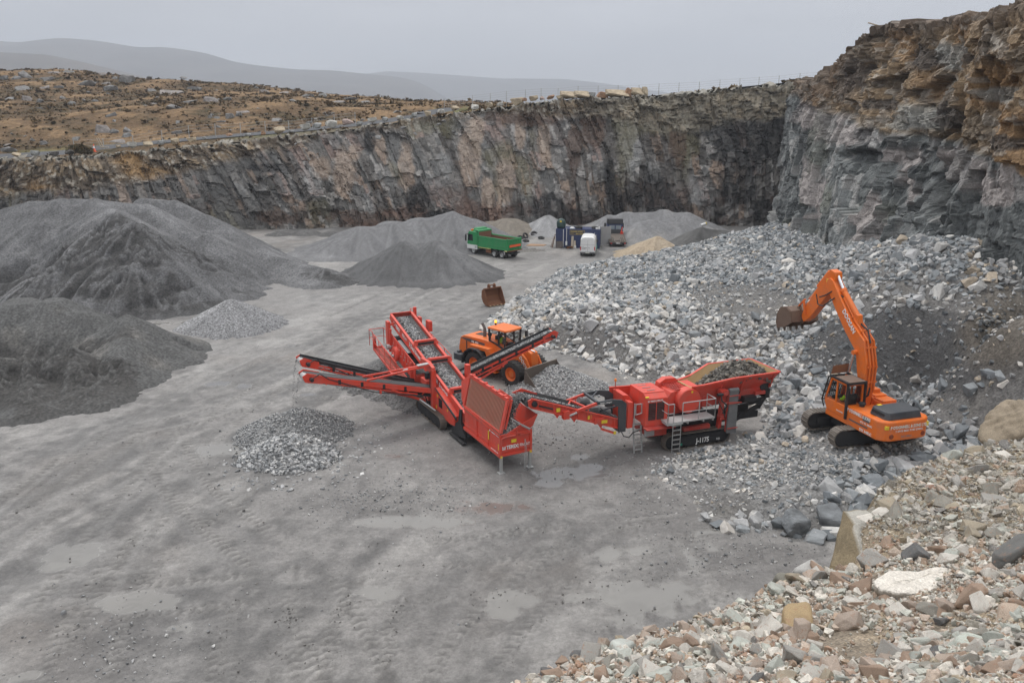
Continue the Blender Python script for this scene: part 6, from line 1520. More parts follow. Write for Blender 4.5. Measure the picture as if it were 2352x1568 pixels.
m = MB(); m.sheet([(-8.3, -.64, dz(-8.3) + .05), (-2.7, -.64, dz(-2.7) + .05), (-2.7, .64, dz(-2.7) + .05), (-8.3, .64, dz(-8.3) + .05)], .03); m.tube((-8.3, -.62, dz(-8.3) - .13), (-8.3, .62, dz(-8.3) - .13), .17, n=14)
for s in (-1, 1): m.sheet([(-8.1, s * .62, dz(-8.1) + .04), (-2.8, s * .62, dz(-2.8) + .04), (-2.8, s * .66, dz(-2.8) + .3), (-8.1, s * .66, dz(-8.1) + .3)], .02)
m.build("belt", BELT, dc)
m = MB(); m.beam((-7.75, .78, dz(-7.75) - .06), (-6.95, .78, dz(-6.95) - .06), .05, .08); m.lathe((-8.0, .73, dz(-8) - .02), (0, 1, 0), [(0, .16), (.14, .14)], 14); m.build("drive_motor", BLACK, dc)
stickers(dc, [(u, u + .22, .755, .77, dz(u) - .2, dz(u) + .02) for u in (-6.75, -4.9)] + [(-4.1, -3.75, .83, .85, dz(-4) - .2, dz(-4) - .02), (-3.35, -3.2, .85, .87, dz(-3.3) - .68, dz(-3.3) - .5)])
m = MB()
for s in (-1, 1): m.beam((-4.3, s * .8, 3.2), (-6.05, s * .8, 2.78), .1, .16)
m.beam((-5.3, -.75, 2.95), (-5.0, .75, 3.02), .1, .1); m.beam((-5.25, -.7, 2.96), (-6.0, .1, 2.75), .07, .07)
for s in (-1, 1): m.beam((-4.9, s * .82, 2.92), (-4.95, s * .82, dz(-4.9)), .05, .05, (1, 0, 0))
m.build("strut_arm", RED, cr_)
m = MB(); m.tube((-5.6, .85, 2.83), (-6.2, .85, 2.66), .06); m.build("strut_ram", GREYM, cr_)
# dark gantry carrying the discharge belt
for s in (-1, 1):
    m = MB(); m.prism([(-3.05, 1.35), (-2.62, 1.35), (-2.62, 3.0), (-2.9, 3.22), (-3.5, 3.32), (-4.4, 3.28), (-4.42, 3.14), (-3.5, 3.06), (-3.1, 2.85)], s * .82 - .05, s * .82 + .05)
    g = m.build("gantry", SLATE, cr_)
    if s > 0: lettering(g, "TEREX | FINLAY", (-4.25, .88, 3.14), .13, (1, .0, .02), (0, 0, 1), squeeze=.8)
m = MB(); m.beam((-4.38, -.82, 3.25), (-4.38, .82, 3.25), .14, .12); m.beam((-3.6, -.82, 3.26), (-4.35, .0, 3.26), .07, .06); m.beam((-3.0, .75, 2.9), (-3.9, .2, 2.5), .08, .08); m.beam((-2.9, .8, 1.95), (-4.0, .4, 2.75), .06, .06); m.box(-3.1, -2.6, -.8, .8, 1.4, 1.55)
m.build("gantry_brace", SLATE, cr_)
m = MB(); m.tube((-3.25, -.1, 2.2), (-4.35, -.05, 2.62), .28, n=18); m.tube((-4.3, -.5, 2.8), (-4.9, -.45, 3.0), .2, n=14); m.box(-4.5, -4.1, -.6, .4, 2.6, 2.8); m.build("magnet_drum", paint("grey_castings", (.14, .145, .15), .5, .4), cr_)
m = MB(); m.path([(-2.9, .9, 1.4), (-2.8, 1.0, 1.15), (-2.5, 1.05, 1.05), (-2.2, 1.0, 1.3), (-1.8, .95, 1.35)], .03); m.build("hose", BLACK, cr_)
# bodywork
m = MB(); m.prism([(-2.6, 1.6), (-2.0, 1.6), (-1.95, 2.9), (-2.25, 3.25), (-2.6, 3.3)], -.85, .35); m.prism([(-2.55, 1.5), (-2.15, 1.5), (-2.2, 3.0), (-2.5, 3.05)], .36, .86); m.sheet([(-2.8, -.95, 2.0), (.1, -.95, 1.9), (.1, -.95, 3.22), (-2.8, -.95, 3.35)], .06); m.beam((-2.8, -.95, 3.36), (.1, -.95, 3.22), .12, .07)
m.build("end_housing", RED, cr_, .03)
m = MB(); m.hexa([(-1.72, -.55, 1.66), (-.3, -.55, 1.62), (-.28, 1.3, 1.62), (-1.72, 1.3, 1.66), (-1.7, -.55, 3.55), (-.35, -.55, 3.5), (-.3, .95, 3.48), (-1.66, .95, 3.52)])
m.hexa([(-1.72, .9, 1.66), (-.28, .9, 1.62), (-.28, 1.32, 1.62), (-1.72, 1.32, 1.66), (-1.66, .9, 3.50), (-.3, .9, 3.46), (-.32, 1.31, 3.22), (-1.62, 1.31, 3.26)])
pu = m.build("engine_housing", RED, cr_, .03)
GRIL = paint("dark_grille", (.10, .012, .01), .6, .4)
for u0 in (-1.5, -.98):
    m = MB(); m.box(u0, u0 + .45, 1.315, 1.33, 2.0, 3.0); g = m.build("grille", BLACK, pu)
    m = MB()
    for k in range(11): m.beam((u0, 1.335, 2.05 + .09 * k), (u0 + .45, 1.335, 2.05 + .09 * k), .03, .035)
    m.build("louvre", GRIL, g)
lettering(pu, "TEREX | FINLAY", (-1.42, 1.325, 3.07), .125, (1, 0, 0), (0, 0, 1), squeeze=.9, bold=.003); crown_mark(pu, (-1.56, 1.33, 3.07), .09, (1, 0, 0), (0, 0, 1))
m = MB(); m.box(-1.68, -1.48, 1.2, 1.3, 3.3, 3.36); m.build("sticker", YELLOW, pu)
m = MB()
for k in range(3): m.beam((-1.4 + .05 * k, -.2 + .45 * k, 3.54), (-.9 + .05 * k, -.2 + .45 * k, 3.53), .03, .03)
m.build("roof_handle", GREYM, pu)
m = MB(); m.sheet([(-1.8, 1.3, 1.62), (.0, 1.3, 1.6), (.05, 1.7, 1.56), (-1.75, 1.72, 1.58)], .05); m.build("sill_shelf", RED_D, cr_)
# jaw box, drive cover, guard grid
m = MB(); m.prism([(.1, 1.85), (2.3, 1.85), (2.4, 2.9), (1.5, 3.35), (.3, 3.2), (-.1, 2.6)], -.8, .62); m.prism([(.1, 2.9), (.2, 3.4), (.6, 3.62), (1.2, 3.6), (1.5, 3.4), (1.5, 2.9)], -1.0, -.55); m.box(1.4, 2.2, -.8, .8, 2.4, 3.3)
m.build("jaw_box", RED, cr_, .03)
m = MB(); m.lathe((1.22, .55, 2.72), (0, 1, 0), [(0, .72), (.5, .72), (.55, .68), (.55, .1)], 34); dcv = m.build("drive_cover", RED, cr_)
m = MB(); m.box(1.3, 1.4, 1.1, 1.115, 3.2, 3.32); m.build("sticker", YELLOW, dcv)
m = MB()
for k in range(7): u = .35 + .14 * k; m.beam((u, -.6, 3.32), (u + .25, .62, 3.32 - .02), .03, .05)
for k in range(5): w = -.55 + .28 * k; m.beam((.35 + .06 * k, w, 3.34), (1.25 + .06 * k, w, 3.34), .03, .05)
m.beam((.32, -.62, 3.33), (1.25, -.62, 3.33), .05, .06); m.beam((.55, .64, 3.33), (1.5, .64, 3.33), .05, .06)
m.build("guard_grid", RED_D, cr_)
# platforms, handrails, ladders
m = MB(); m.box(-.7, 2.35, 1.1, 2.0, 1.9, 1.97); m.box(-.72, .28, 1.45, 2.05, 1.84, 1.9)
for u in (-.4, .6, 1.6, 2.2): m.box(u, u + .06, 1.4, 2.0, 1.78, 1.9)
pf = m.build("platform", GREYM, cr_)
m = MB(); rails(m, [(-.66, 1.3, 1.97), (-.66, 2.0, 1.97), (-.3, 2.0, 1.97)], 1.08, .026, True, .7); rails(m, [(.24, 2.0, 1.97), (2.32, 2.0, 1.97), (2.32, 1.15, 1.97)], 1.08, .028, True, 1.05); m.build("handrail", GREYM, pf)
m = MB(); m.box(-2.18, -1.74, .3, .95, 1.74, 1.8); pf2 = m.build("platform", GREYM, cr_)
m = MB(); m.path([(-2.16, .95, 1.3), (-2.16, .95, 2.95)], .03); m.path([(-1.66, .98, 2.1), (-1.66, .98, 2.95)], .03); m.path([(-2.1, .98, 2.3), (-2.1, .98, 2.9), (-1.75, .98, 2.9), (-1.72, .98, 2.35), (-2.1, .98, 2.3)], .028); m.build("handrail", GREYM, pf2)
ladder("ladder", cr_, (-1.93, .86, 1.78), (-1.86, 1.0, .02), .24, (1, 0, 0), 6); ladder("ladder", cr_, (-.06, 1.98, 1.88), (.2, 1.72, .02) if False else (.18, 1.6, .02), .25, (1, 0, 0), 6)
m = MB(); m.tube((-2.85, -.1, 3.2), (-2.85, -.1, 4.0), .025); bp_ = m.build("beacon_pole", RED, cr_); m = MB(); m.lathe((-2.85, -.1, 4.0), (0, 0, 1), [(0, .07), (.12, .065), (.16, .02)], 12); m.build("beacon", AMBER, bp_)
# fines belt folded upright, with its arm
m = MB(); m.sheet([(3.42, 1.62, .72), (4.02, 1.62, .66), (4.08, 1.55, 3.22), (3.52, 1.55, 3.22)], .12); m.tube((3.5, 1.5, 3.2), (4.1, 1.5, 3.2), .14, n=14); m.sheet([(3.46, 1.4, .8), (3.98, 1.4, .75), (4.04, 1.38, 3.2), (3.54, 1.38, 3.2)], .05)
fb = m.build("fines_belt", GREYBELT, cr_)
m = MB()
for w in (3.44, 4.0): m.beam((w + .03, 1.48, .75), (w + .08, 1.45, 3.15), .05, .2, (0, 1, 0))
for h in (1.0, 2.5, 2.95): m.beam((3.4, 1.7, h), (4.1, 1.7, h), .04, .05)
m.beam((3.15, 1.2, .9), (3.25, 1.35, 3.1), .2, .22, (0, 1, 0)); m.box(3.0, 3.45, 1.1, 1.55, 2.95, 3.25); m.box(3.05, 3.4, 1.15, 1.5, 1.5, 1.75); m.beam((3.2, 1.7, 2.6), (4.25, 1.72, 2.5), .03, .05)
m.build("fines_belt_arm", RED_D, cr_)
MB().path([(3.05, 1.4, 3.1), (3.0, 1.6, 2.7), (3.3, 1.7, 2.4), (3.15, 1.55, 1.9)], .045).build("hose", BLACK, fb); MB().lathe((3.1, 1.5, 3.05), (-1, 0, 0), [(0, .1), (.35, .09)], 12).build("drive_motor", BLACK, fb); MB().path([(2.9, 1.4, 2.6), (3.1, 1.65, 2.1), (3.3, 1.6, 1.6)], .03).build("hose", BLACK, fb)
# hopper
NW = [(6.95, 1.38, 3.9), (3.9, 1.38, 3.86), (2.1, 1.12, 3.58), (1.45, .95, 3.5)]; NL = [(6.55, .8, 2.95), (3.9, .78, 2.75), (2.1, .75, 2.7), (1.45, .7, 2.7)]
FWt = [(7.0, -1.5, 3.85), (4.0, -1.5, 3.85), (2.6, -1.15, 3.4), (1.6, -.9, 3.3)]
m = MB(); ml = MB()
for s, T in ((1, NW), (-1, FWt)):
    for k in range(3):
        a, b = Vector(T[k]), Vector(T[k + 1]); c, d = Vector(NL[k + 1]), Vector(NL[k]); c.y *= s; d.y *= s
        m.sheet([a, b, c, d], .04); i = Vector((0, -s * .05, .03)); ml.sheet([a + i, b + i, c + i, d + i], .02)
    for k in range(3): m.beam(T[k], T[k + 1], .14, .08)
    for u, tt in ((6.6, .9), (4.6, .5), (3.2, .4)):
        a = Vector(T[0]).lerp(Vector(T[1]), (6.95 - u) / 3.05) if u > 3.9 else Vector(T[1]).lerp(Vector(T[2]), (3.9 - u) / 1.8); m.sheet([a + Vector((0, s * .03, -.02)), (u, s * .82, 2.8), (u, s * 1.1, 2.95)], .06)
a, b, c, d = Vector(NW[0]), Vector(FWt[0]), Vector((6.55, -.8, 2.95)), Vector((6.55, .8, 2.95)); m.sheet([a, b, c, d], .05); ml.sheet([q + Vector((-.06, 0, .03)) for q in (a, b, c, d)], .02); m.beam(a, b, .14, .08)
ml.sheet([(6.5, -.8, 2.9), (6.5, .8, 2.9), (1.5, .72, 2.7), (1.5, -.72, 2.7)], .03); ml.box(1.45, 2.3, -.9, -.84, 2.7, 3.3); ml.box(1.4, 1.46, -.85, .85, 2.7, 3.35); ml.beam((1.42, -.88, 3.36), (1.42, .9, 3.4), .1, .06)
hp = m.build("hopper", RED, cr_); ml.build("liner", TAN, hp)
m = MB(); m.prism([(1.6, 2.1), (4.6, 2.2), (4.7, 2.3), (6.4, 2.45), (6.5, 2.95), (1.6, 2.75)], -.78, .78); m.box(2.2, 4.4, .78, .84, 2.2, 3.35); m.prism([(4.7, 2.4), (6.3, 2.45), (6.4, 3.2), (4.7, 3.3)], .8, .86); m.box(5.6, 6.3, .8, 1.1, 2.55, 2.75); fbx = m.build("feeder_box", RED_D, cr_, .02)
m = MB()
for u, h in ((6.35, 2.95), (4.35, 2.85)): m.lathe((u, .85, h), (0, 1, 0), [(0, .3), (.1, .3), (.12, .1)], 20)
m.box(4.8, 5.6, .85, 1.25, 2.25, 2.55); m.box(6.45, 6.75, -.8, .9, 2.2, 2.75); m.build("hinge_disc", BLACK, fbx)
m = MB(); m.box(2.5, 2.9, .9, 1.1, 1.6, 2.0); m.build("sticker", BLACK, cr_)
# rock in the hopper; stream from the belt to the screen
r = np.random.default_rng(421); P = []
for i in range(650):
    u = r.uniform(1.9, 6.7); k = sst(np.array(u), 1.7, 5.2); h = 2.8 + 1.45 * float(k) * (1 - .4 * float(sst(np.array(u), 5.6, 7.0))); w = r.uniform(-1, 1)
    w0 = .55 + .7 * float(k); P.append(xf(cr_, (u, w * w0, h - .5 * w * w * float(k) - (.12 if r.uniform() > .5 else 0))))
mesh_stones("hopper_load", "dark wet quarried rock heaped in the crusher hopper", P, .06, .17, 422, .5, (1.08, 1.0, .88))
V = MB(); n = 15
for i in range(n):
    for j in range(6):
        def q(i, j):
            u = 1.8 + 4.8 * i / n; k = float(sst(np.array(u), 1.7, 5.2)); w = -1 + 2 * j / 6; return (u, w * (.6 + .6 * k), 2.72 + 1.35 * k * (1 - .4 * float(sst(np.array(u), 5.6, 7.0))) - .5 * w * w * k)
        V.bm.faces.new([V.bm.verts.new(C3(q(a, b))) for a, b in ((i, j), (i + 1, j), (i + 1, j + 1), (i, j + 1))])
o = V.build("hopper_load", plain("wet_rock_fines", (.12, .11, .095), .9, .3, 3), None); o.location = cr_.location; o.rotation_euler = cr_.rotation_euler; tag(o, "dark wet fines under the rock in the crusher hopper", kind='stuff')
P = [xf(cr_, (u, w, dz(u) + .09 + .1 * math.exp(-(w / .3) ** 2))) for u, w in zip(r.uniform(-8.3, -2.8, 700), r.normal(0, .25, 700).clip(-.5, .5))]
mesh_stones("belt_load", "crushed stone on the discharge belt of the crusher", P, .035, .08, 423, .7)
P = []
for i in range(1500):
    t = r.uniform(0, 1) ** .75; P.append(xf(cr_, (-8.35 - .95 * t + r.normal(0, .05 + .07 * t), r.normal(.05, .20), dz(-8.35) + .16 + .25 * t - 1.75 * t * t + r.normal(0, .05))))
mesh_stones("falling_stone", "stream of crushed stone pouring from the crusher belt into the screening plant hopper", P, .02, .06, 424, .6)
# ================================================================== ORANGE WHEEL LOADER
ld = empty("wheel_loader", (.88, 55.3, 0), -43); tag(ld, "orange wheel loader with a lit amber beacon driving at the stone cone", "wheel loader")
for u in (0, -3.6):
    for w in (1.15, -1.15): wheel(ld, u, w, .90, .68, 1 if w > 0 else -1, ORANGE)
m = MB(); m.prism([(-5.75, 1.2), (-2.6, 1.1), (-2.6, 2.62), (-3.4, 2.66), (-5.2, 2.62), (-5.62, 2.42), (-5.8, 1.6)], -.82, .82); body = m.build("engine_hood", ORANGE, ld, .06)
m = MB(); m.box(-4.75, -4.0, -.55, .1, 2.63, 2.66); m.box(-5.0, -4.9, .825, .835, 1.6, 2.25); m.build("grille", BLACK, body)
m = MB(); m.prism([(-4.55, 2.2), (-3.1, 2.12), (-3.1, 2.38), (-4.55, 2.46), (-5.55, 2.42), (-5.55, 2.36)], .825, .832); m.build("stripe", paint("dark_stripe", (.09, .08, .085), .5, .1), body)
lettering(body, "DL 400", (-4.42, .84, 2.24), .19, (1, 0, -.04), (0, 0, 1), bold=.006, squeeze=1.2)
m = MB(); m.tube((-3.75, .15, 2.6), (-3.75, .15, 3.25), .14, .11); m.tube((-3.75, .15, 3.25), (-3.95, .2, 3.62), .11, .1); m.build("exhaust_stack", paint("sooty_steel", (.12, .11, .105), .6, .5), body)
m = MB(); m.tube((-3.1, .3, 2.6), (-3.1, .3, 2.85), .09); m.ball((-3.1, .3, 2.95), .17); m.build("air_intake", BLACK, body)
m = MB(); m.plan([(-6.05, -1.1), (-6.05, 1.1), (-5.8, 1.35), (-5.0, 1.35), (-5.0, .8), (-5.4, .7), (-5.4, -.7), (-5.0, -.8), (-5.0, -1.35), (-5.8, -1.35)], .78, 1.28); m.box(-5.75, -5.5, .6, 1.1, 1.28, 1.42); m.build("counterweight", SLATE, ld, .05)
for s in (-1, 1):
    m = MB(); c = (-3.6, .9); arc = [(c[0] + 1.14 * math.cos(a), c[1] + 1.14 * math.sin(a)) for a in (3.25, 2.85, 2.4, 1.9, 1.3, .85, .45, .1)]
    for (u0, h0), (u1, h1) in zip(arc[:-1], arc[1:]): m.beam((u0, s * 1.2, h0), (u1, s * 1.2, h1), .74, .09)
    m.build("fender", BLACK, ld)
    m = MB(); m.prism([(-4.4, 1.95), (-2.7, 1.95), (-2.5, 1.55), (-2.4, .8), (-1.5, .8), (-1.5, 1.2), (-2.0, 1.65), (-2.3, 2.2), (-4.2, 2.2)], s * .8, s * 1.25); m.box(-2.35, -1.6, s * .85, s * 1.3, .55, .62); m.build("side_step", ORANGE, ld, .03)
m = MB(); m.box(-2.75, -.9, -.55, .55, .7, 1.5); m.prism([(-1.3, .6), (.7, .6), (.75, 1.6), (.1, 2.35), (-.5, 2.3), (-1.3, 1.4)], -.45, .45); m.box(-.3, .3, -1.0, 1.0, .75, 1.05); m.box(-3.9, -3.3, -1.0, 1.0, .75, 1.05); m.build("frame", ORANGE, ld, .03)
CB = [(-2.65, 2.3), (-1.35, 2.3), (-.95, 2.6), (-1.05, 3.55), (-2.7, 3.55)]
m = MB(); m.prism([(-2.65, 1.6), (-1.3, 1.6), (-1.2, 2.25), (-1.5, 2.35), (-2.1, 2.6), (-2.68, 2.7)], -.82, .82); cb = m.build("cab", ORANGE, ld, .04)
m = MB()
for s in (-.78, .78):
    for a, b in (((-2.65, 2.65), (-2.7, 3.55)), ((-1.75, 2.45), (-1.72, 3.55)), ((-1.2, 2.3), (-1.08, 3.55))): m.beam((a[0], s, a[1]), (b[0], s, b[1]), .09, .11, (1, 0, 0))
    m.beam((-2.66, s, 2.68), (-1.75, s, 2.46), .08, .12); m.beam((-1.75, s, 2.46), (-1.2, s, 2.25), .08, .12)
m.beam((-1.2, -.78, 2.25), (-1.2, .78, 2.25), .1, .1); m.path([(-1.05, .85, 3.2), (-.85, 1.15, 3.25), (-.85, 1.15, 2.95)], .02); m.box(-.9, -.82, 1.05, 1.3, 2.85, 3.25); m.path([(-1.05, -.85, 3.2), (-.85, -1.1, 3.3)], .02); m.box(-.9, -.82, -1.25, -1.02, 2.95, 3.35)
m.build("cab_post", BLACK, cb)
m = MB(); m.prism([(-2.66, 2.6), (-1.75, 2.42), (-1.2, 2.2), (-1.08, 3.52), (-2.7, 3.52)], -.76, -.75); m.prism([(-2.66, 2.6), (-1.75, 2.42), (-1.2, 2.2), (-1.08, 3.52), (-2.7, 3.52)], .75, .76); m.sheet([(-1.2, -.75, 2.22), (-1.2, .75, 2.22), (-1.08, .75, 3.52), (-1.08, -.75, 3.52)], .02); m.build("glass", GLASS, cb)
m = MB(); m.box(-2.55, -2.0, -.3, .3, 2.0, 2.3); m.box(-2.6, -2.45, -.28, .28, 2.3, 2.95); m.box(-1.5, -1.3, -.3, .3, 2.2, 2.6); m.build("seat", BLACK, cb)
m = MB(); m.plan([(-2.85, -.86), (-1.05, -.86), (-.92, -.6), (-.92, .6), (-1.05, .86), (-2.85, .86)], 3.53, 3.68, .96); m.build("cab_roof", ORANGE, cb, .05)
m = MB(); m.tube((-2.7, .1, 3.66), (-2.7, .1, 3.84), .03); m.tube((-2.7, .1, 3.78), (-2.7, .1, 3.85), .09, .09); bc_ = m.build("beacon_base", BLACK, cb); m = MB(); m.lathe((-2.7, .1, 3.85), (0, 0, 1), [(0, .09), (.14, .085), (.2, .04)], 14); m.build("beacon_lamp", LAMP, bc_)
for s in (-1, 1):
    m = MB(); m.prism([(-.35, 2.35), (.05, 2.45), (.75, 1.95), (1.2, 1.1), (1.46, .85), (1.4, .5), (1.1, .5), (.75, .85), (.35, 1.5), (-.3, 2.0)], s * .62 - .07, s * .62 + .07)
    a = m.build("lift_arm", ORANGE, ld, .02)
    if s > 0: lettering(a, "DOOSAN", (.12, .70, 1.98), .33, (.62, 0, -.78), (.78, 0, .62), bold=.010, squeeze=.98)
m = MB(); m.prism([(.1, 2.3), (.5, 2.5), (.9, 2.3), (1.0, 1.5), (.8, 1.05), (.55, 1.1), (.5, 1.9)], -.35, .35); m.tube((-.2, 0, 2.1), (.7, 0, 2.35), .12); m.tube((.85, 0, 1.2), (1.44, 0, 1.0), .09); m.tube((.6, -.7, 1.3), (.6, .7, 1.3), .14); m.build("bell_crank", ORANGE, ld, .02)
m = MB()
for s in (-.45, .45): m.tube((-.2, s, 1.3), (.8, s, 1.25), .08)
m.tube((.5, 0, 2.45), (.95, .0, 2.4), .06); m.build("lift_ram", CHROME, ld)
m = MB()
bk = [(1.55, 1.55), (1.5, .9), (1.6, .45), (1.9, .22), (2.75, .12)]
for (u0, h0), (u1, h1) in zip(bk[:-1], bk[1:]): m.beam((u0, 0, h0), (u1, 0, h1), 3.3, .06)
for s in (-1, 1): m.prism([(1.52, 1.58), (1.47, .9), (1.57, .45), (1.87, .18), (2.8, .08), (2.72, .4)], s * 1.65 - .025, s * 1.65 + .025)
m.beam((1.52, -1.65, 1.6), (1.52, 1.65, 1.6), .1, .1); m.box(1.25, 1.55, -.5, -.35, .5, 1.3); m.box(1.25, 1.55, .35, .5, .5, 1.3); m.build("bucket", paint("worn_bucket_steel", (.16, .135, .115), .5, .5, .3, (.26, .22, .18)), ld)
dr = xf(ld, (-2.25, .05, 2.3)); driver(dr, -43, "driver in a yellow hi-vis jacket sitting in the wheel loader cab")

# ================================================================== ORANGE EXCAVATOR
EXZ = 1.5
ex = empty("excavator", (18.8, 41.9, EXZ), 107); tag(ex, "large orange tracked excavator with raised boom and rusty bucket on the rock bench", "excavator")
under = empty("undercarriage", (0, 0, 0), 0); under.parent = ex; under.rotation_euler = (0, 0, R(11.5 - 107))
tracks(under, -2.5, 2.5, -1.32, 1.32, .60, 1.02, WORN, BLACK, bar=.2)
m = MB(); m.box(-1.1, 1.1, -1.05, 1.05, .45, .75); m.lathe((0, 0, .75), (0, 0, 1), [(0, .75), (.25, .75)], 24); m.box(-1.9, 1.9, -1.1, -.9, .4, .7); m.box(-1.9, 1.9, .9, 1.1, .4, .7); m.build("car_body", BLACK, under)
m = MB(); m.plan([(-3.0, -1.48), (1.0, -1.48), (1.0, -.45), (1.5, -.35), (1.5, .5), (1.1, .6), (1.1, 1.45), (-3.0, 1.45)], 1.0, 1.3); m.plan([(-2.6, -1.48), (-.62, -1.48), (-.62, -.5), (-2.6, -.5)], 1.3, 2.02); m.plan([(-2.6, .55), (1.05, .55), (1.05, 1.45), (-2.6, 1.45)], 1.3, 2.0); m.box(-2.2, -.2, -.5, .55, 1.3, 1.75)
up = m.build("upper_body", ORANGE, ex, .04)
def arcpts(n): return [(-3.42 + .46 * (abs(t) ** 7), 1.5 * t) for t in np.linspace(-1, 1, n)]
m = MB(); ap = arcpts(25); m.plan(ap + [(-2.35, 1.48), (-2.35, -1.48)], 1.0, 2.05); cw = m.build("counterweight", ORANGE, ex, .10, 3)
lettering(cw, "P O'DONNELL & SONS LTD", (-3.43, -1.08, 1.68), .225, (0, 1, 0), (0, 0, 1), mat=paint("green_lettering_edge", (.75, .75, .68), .5, .1), bold=.005, squeeze=.80)
lettering(cw, "T: 074 95 48693  M: 087 2544916", (-3.44, -.78, 1.50), .15, (0, 1, 0), (0, 0, 1), squeeze=.8); lettering(cw, "DX 340LC", (-3.44, -.4, 1.2), .15, (0, 1, 0), (0, 0, 1), mat=paint("grey_lettering", (.3, .25, .25), .5, .1))
stickers(cw, [(-3.38, -3.26, -1.30, -1.12, 1.66, 1.84), (-3.38, -3.26, 1.12, 1.28, 1.64, 1.84)])
for s in (-1, 1): MB().lathe((-3.40, s * .95, 1.28), (-1, 0, 0), [(-.05, .12), (.03, .12), (.03, .08)], 14).build("lifting_eye", paint("dark_orange_recess", (.25, .045, .01), .5, .2), cw)
lettering(up, "P O'DONNELL & SONS", (-.72, -1.49, 1.78), .24, (-1, 0, -.0), (0, 0, 1), bold=.003, squeeze=.72); lettering(up, "074 95 48693", (-1.75, -1.49, 1.5), .16, (-1, 0, 0), (0, 0, 1)); lettering(up, "DX 340LC", (-1.75, -1.49, 1.08), .2, (-1, 0, 0), (0, 0, 1), bold=.005)
m = MB(); m.box(-2.3, -.9, -1.49, -1.483, 1.34, 1.42); m.box(-2.4, -1.9, -1.49, -1.484, 1.66, 1.92); m.build("grille", paint("dark_decal", (.12, .1, .1), .6, .2), up)
m = MB(); m.plan([(-3.2, -1.0), (-3.2, .95), (-3.0, 1.1), (-1.95, 1.1), (-1.8, .95), (-1.8, -1.0), (-2.0, -1.15), (-3.0, -1.15)], 2.03, 2.42, .9); hd = m.build("engine_cover", SLATE, ex, .04)
m = MB()
for k in range(9): m.box(-2.9 + .1 * k, -2.86 + .1 * k, -1.12, -1.05, 2.1, 2.32)
m.build("vent", BLACK, hd); stickers(hd, [(-2.0, -1.85, -.7, -.45, 2.42, 2.43)])
m = MB(); m.tube((-2.55, .95, 2.4), (-2.6, .98, 2.62), .06); m.build("exhaust_pipe", BLACK, hd)
m = MB(); m.box(-.9, .9, .6, 1.44, 2.0, 2.12); m.box(-.2, 1.0, .65, 1.4, 2.1, 2.2); m.box(.2, .6, .9, 1.3, 2.18, 2.4); m.path([(.9, 1.3, 2.0), (.9, 1.3, 2.9)], .02); m.path([(.7, .8, 2.1), (1.2, .9, 2.75)], .02); m.build("tool_box", ORANGE, ex, .02)
m = MB(); m.lathe((-.95, -.8, 2.0), (0, 0, 1), [(0, .13), (.14, .13), (.16, .2), (.22, .18), (.26, .05)], 16); m.build("air_cleaner", BLACK, ex)
# cab
m = MB(); m.prism([(-.6, 1.3), (.9, 1.3), (1.15, 1.75), (1.1, 1.95), (-.6, 1.95)], -1.5, -.5); cab = m.build("cab", ORANGE, ex, .03)
m = MB()
for w in (-1.47, -.53):
    m.beam((-.58, w, 1.9), (-.5, w, 3.1), .09, .12, (1, 0, 0)); m.beam((.25, w, 1.9), (.25, w, 3.12), .06, .09, (1, 0, 0)); m.beam((1.1, w, 1.85), (.72, w, 3.1), .08, .09, (1, 0, 0)); m.beam((-.5, w, 3.1), (.72, w, 3.12), .1, .1)
m.beam((.72, -1.47, 3.12), (.72, -.53, 3.12), .1, .1); m.beam((-.5, -1.47, 3.1), (-.5, -.53, 3.1), .1, .12)
m.build("cab_frame", ORANGE, cab)
m = MB()
for w in (-1.46, -.54): m.prism([(-.58, 1.9), (1.1, 1.88), (.72, 3.1), (-.5, 3.08)], w - .01, w + .01)
m.sheet([(1.1, -1.46, 1.85), (1.1, -.54, 1.85), (.72, -.54, 3.1), (.72, -1.46, 3.1)], .02); m.sheet([(-.58, -1.4, 2.0), (-.58, -.6, 2.0), (-.52, -.6, 3.05), (-.52, -1.4, 3.05)], .02); m.build("glass", GLASS, cab)
m = MB(); m.box(-.35, .2, -1.25, -.7, 1.5, 1.85); m.box(-.42, -.28, -1.25, -.72, 1.85, 2.5); m.box(.7, .85, -1.3, -.7, 1.5, 2.1); m.build("seat", BLACK, cab)
m = MB()
for w in (-1.55, -.45): m.beam((-.68, w, 1.3), (-.64, w, 3.2), .1, .12, (1, 0, 0))
m.beam((-.64, -1.6, 3.22), (-.64, -.4, 3.22), .12, .14); m.beam((-.64, -1.55, 3.22), (.8, -1.55, 3.26), .07, .1); m.beam((-.64, -.45, 3.22), (.8, -.45, 3.26), .07, .1)
fg = m.build("guard_frame", BLACK, cab)
m = MB(); m.box(-.7, .45, -1.5, -.5, 3.24, 3.3); m.build("cab_roof", paint("muddy_roof_plate", (.15, .1, .075), .7, .6), cab)
m = MB(); F0, F1, F2 = Vector((1.32, 0, 1.75)), Vector((.95, 0, 3.15)), Vector((.55, 0, 3.36))
for k in range(9):
    w = -1.5 + k * .125; o_ = Vector((0, w, 0)); m.beam(F0 + o_, F1 + o_, .03, .03, (0, 1, 0)); m.beam(F1 + o_, F2 + o_, .03, .03, (0, 1, 0))
for t in (0, .33, .66, 1): q = F0.lerp(F1, t); m.beam(q + Vector((0, -1.53, 0)), q + Vector((0, -.48, 0)), .05, .06)
m.path([tuple(F2 + Vector((0, -1.53, 0))), tuple(F1 + Vector((0, -1.53, 0))), tuple(F0 + Vector((0, -1.53, 0))), (1.1, -1.53, 1.4)], .04); m.build("front_guard", BLACK, cab)
m = MB(); m.sheet([(.9, -1.45, 3.3), (.9, -.2, 3.3), (1.0, -.2, 3.75), (1.0, -1.2, 3.7)], .03)
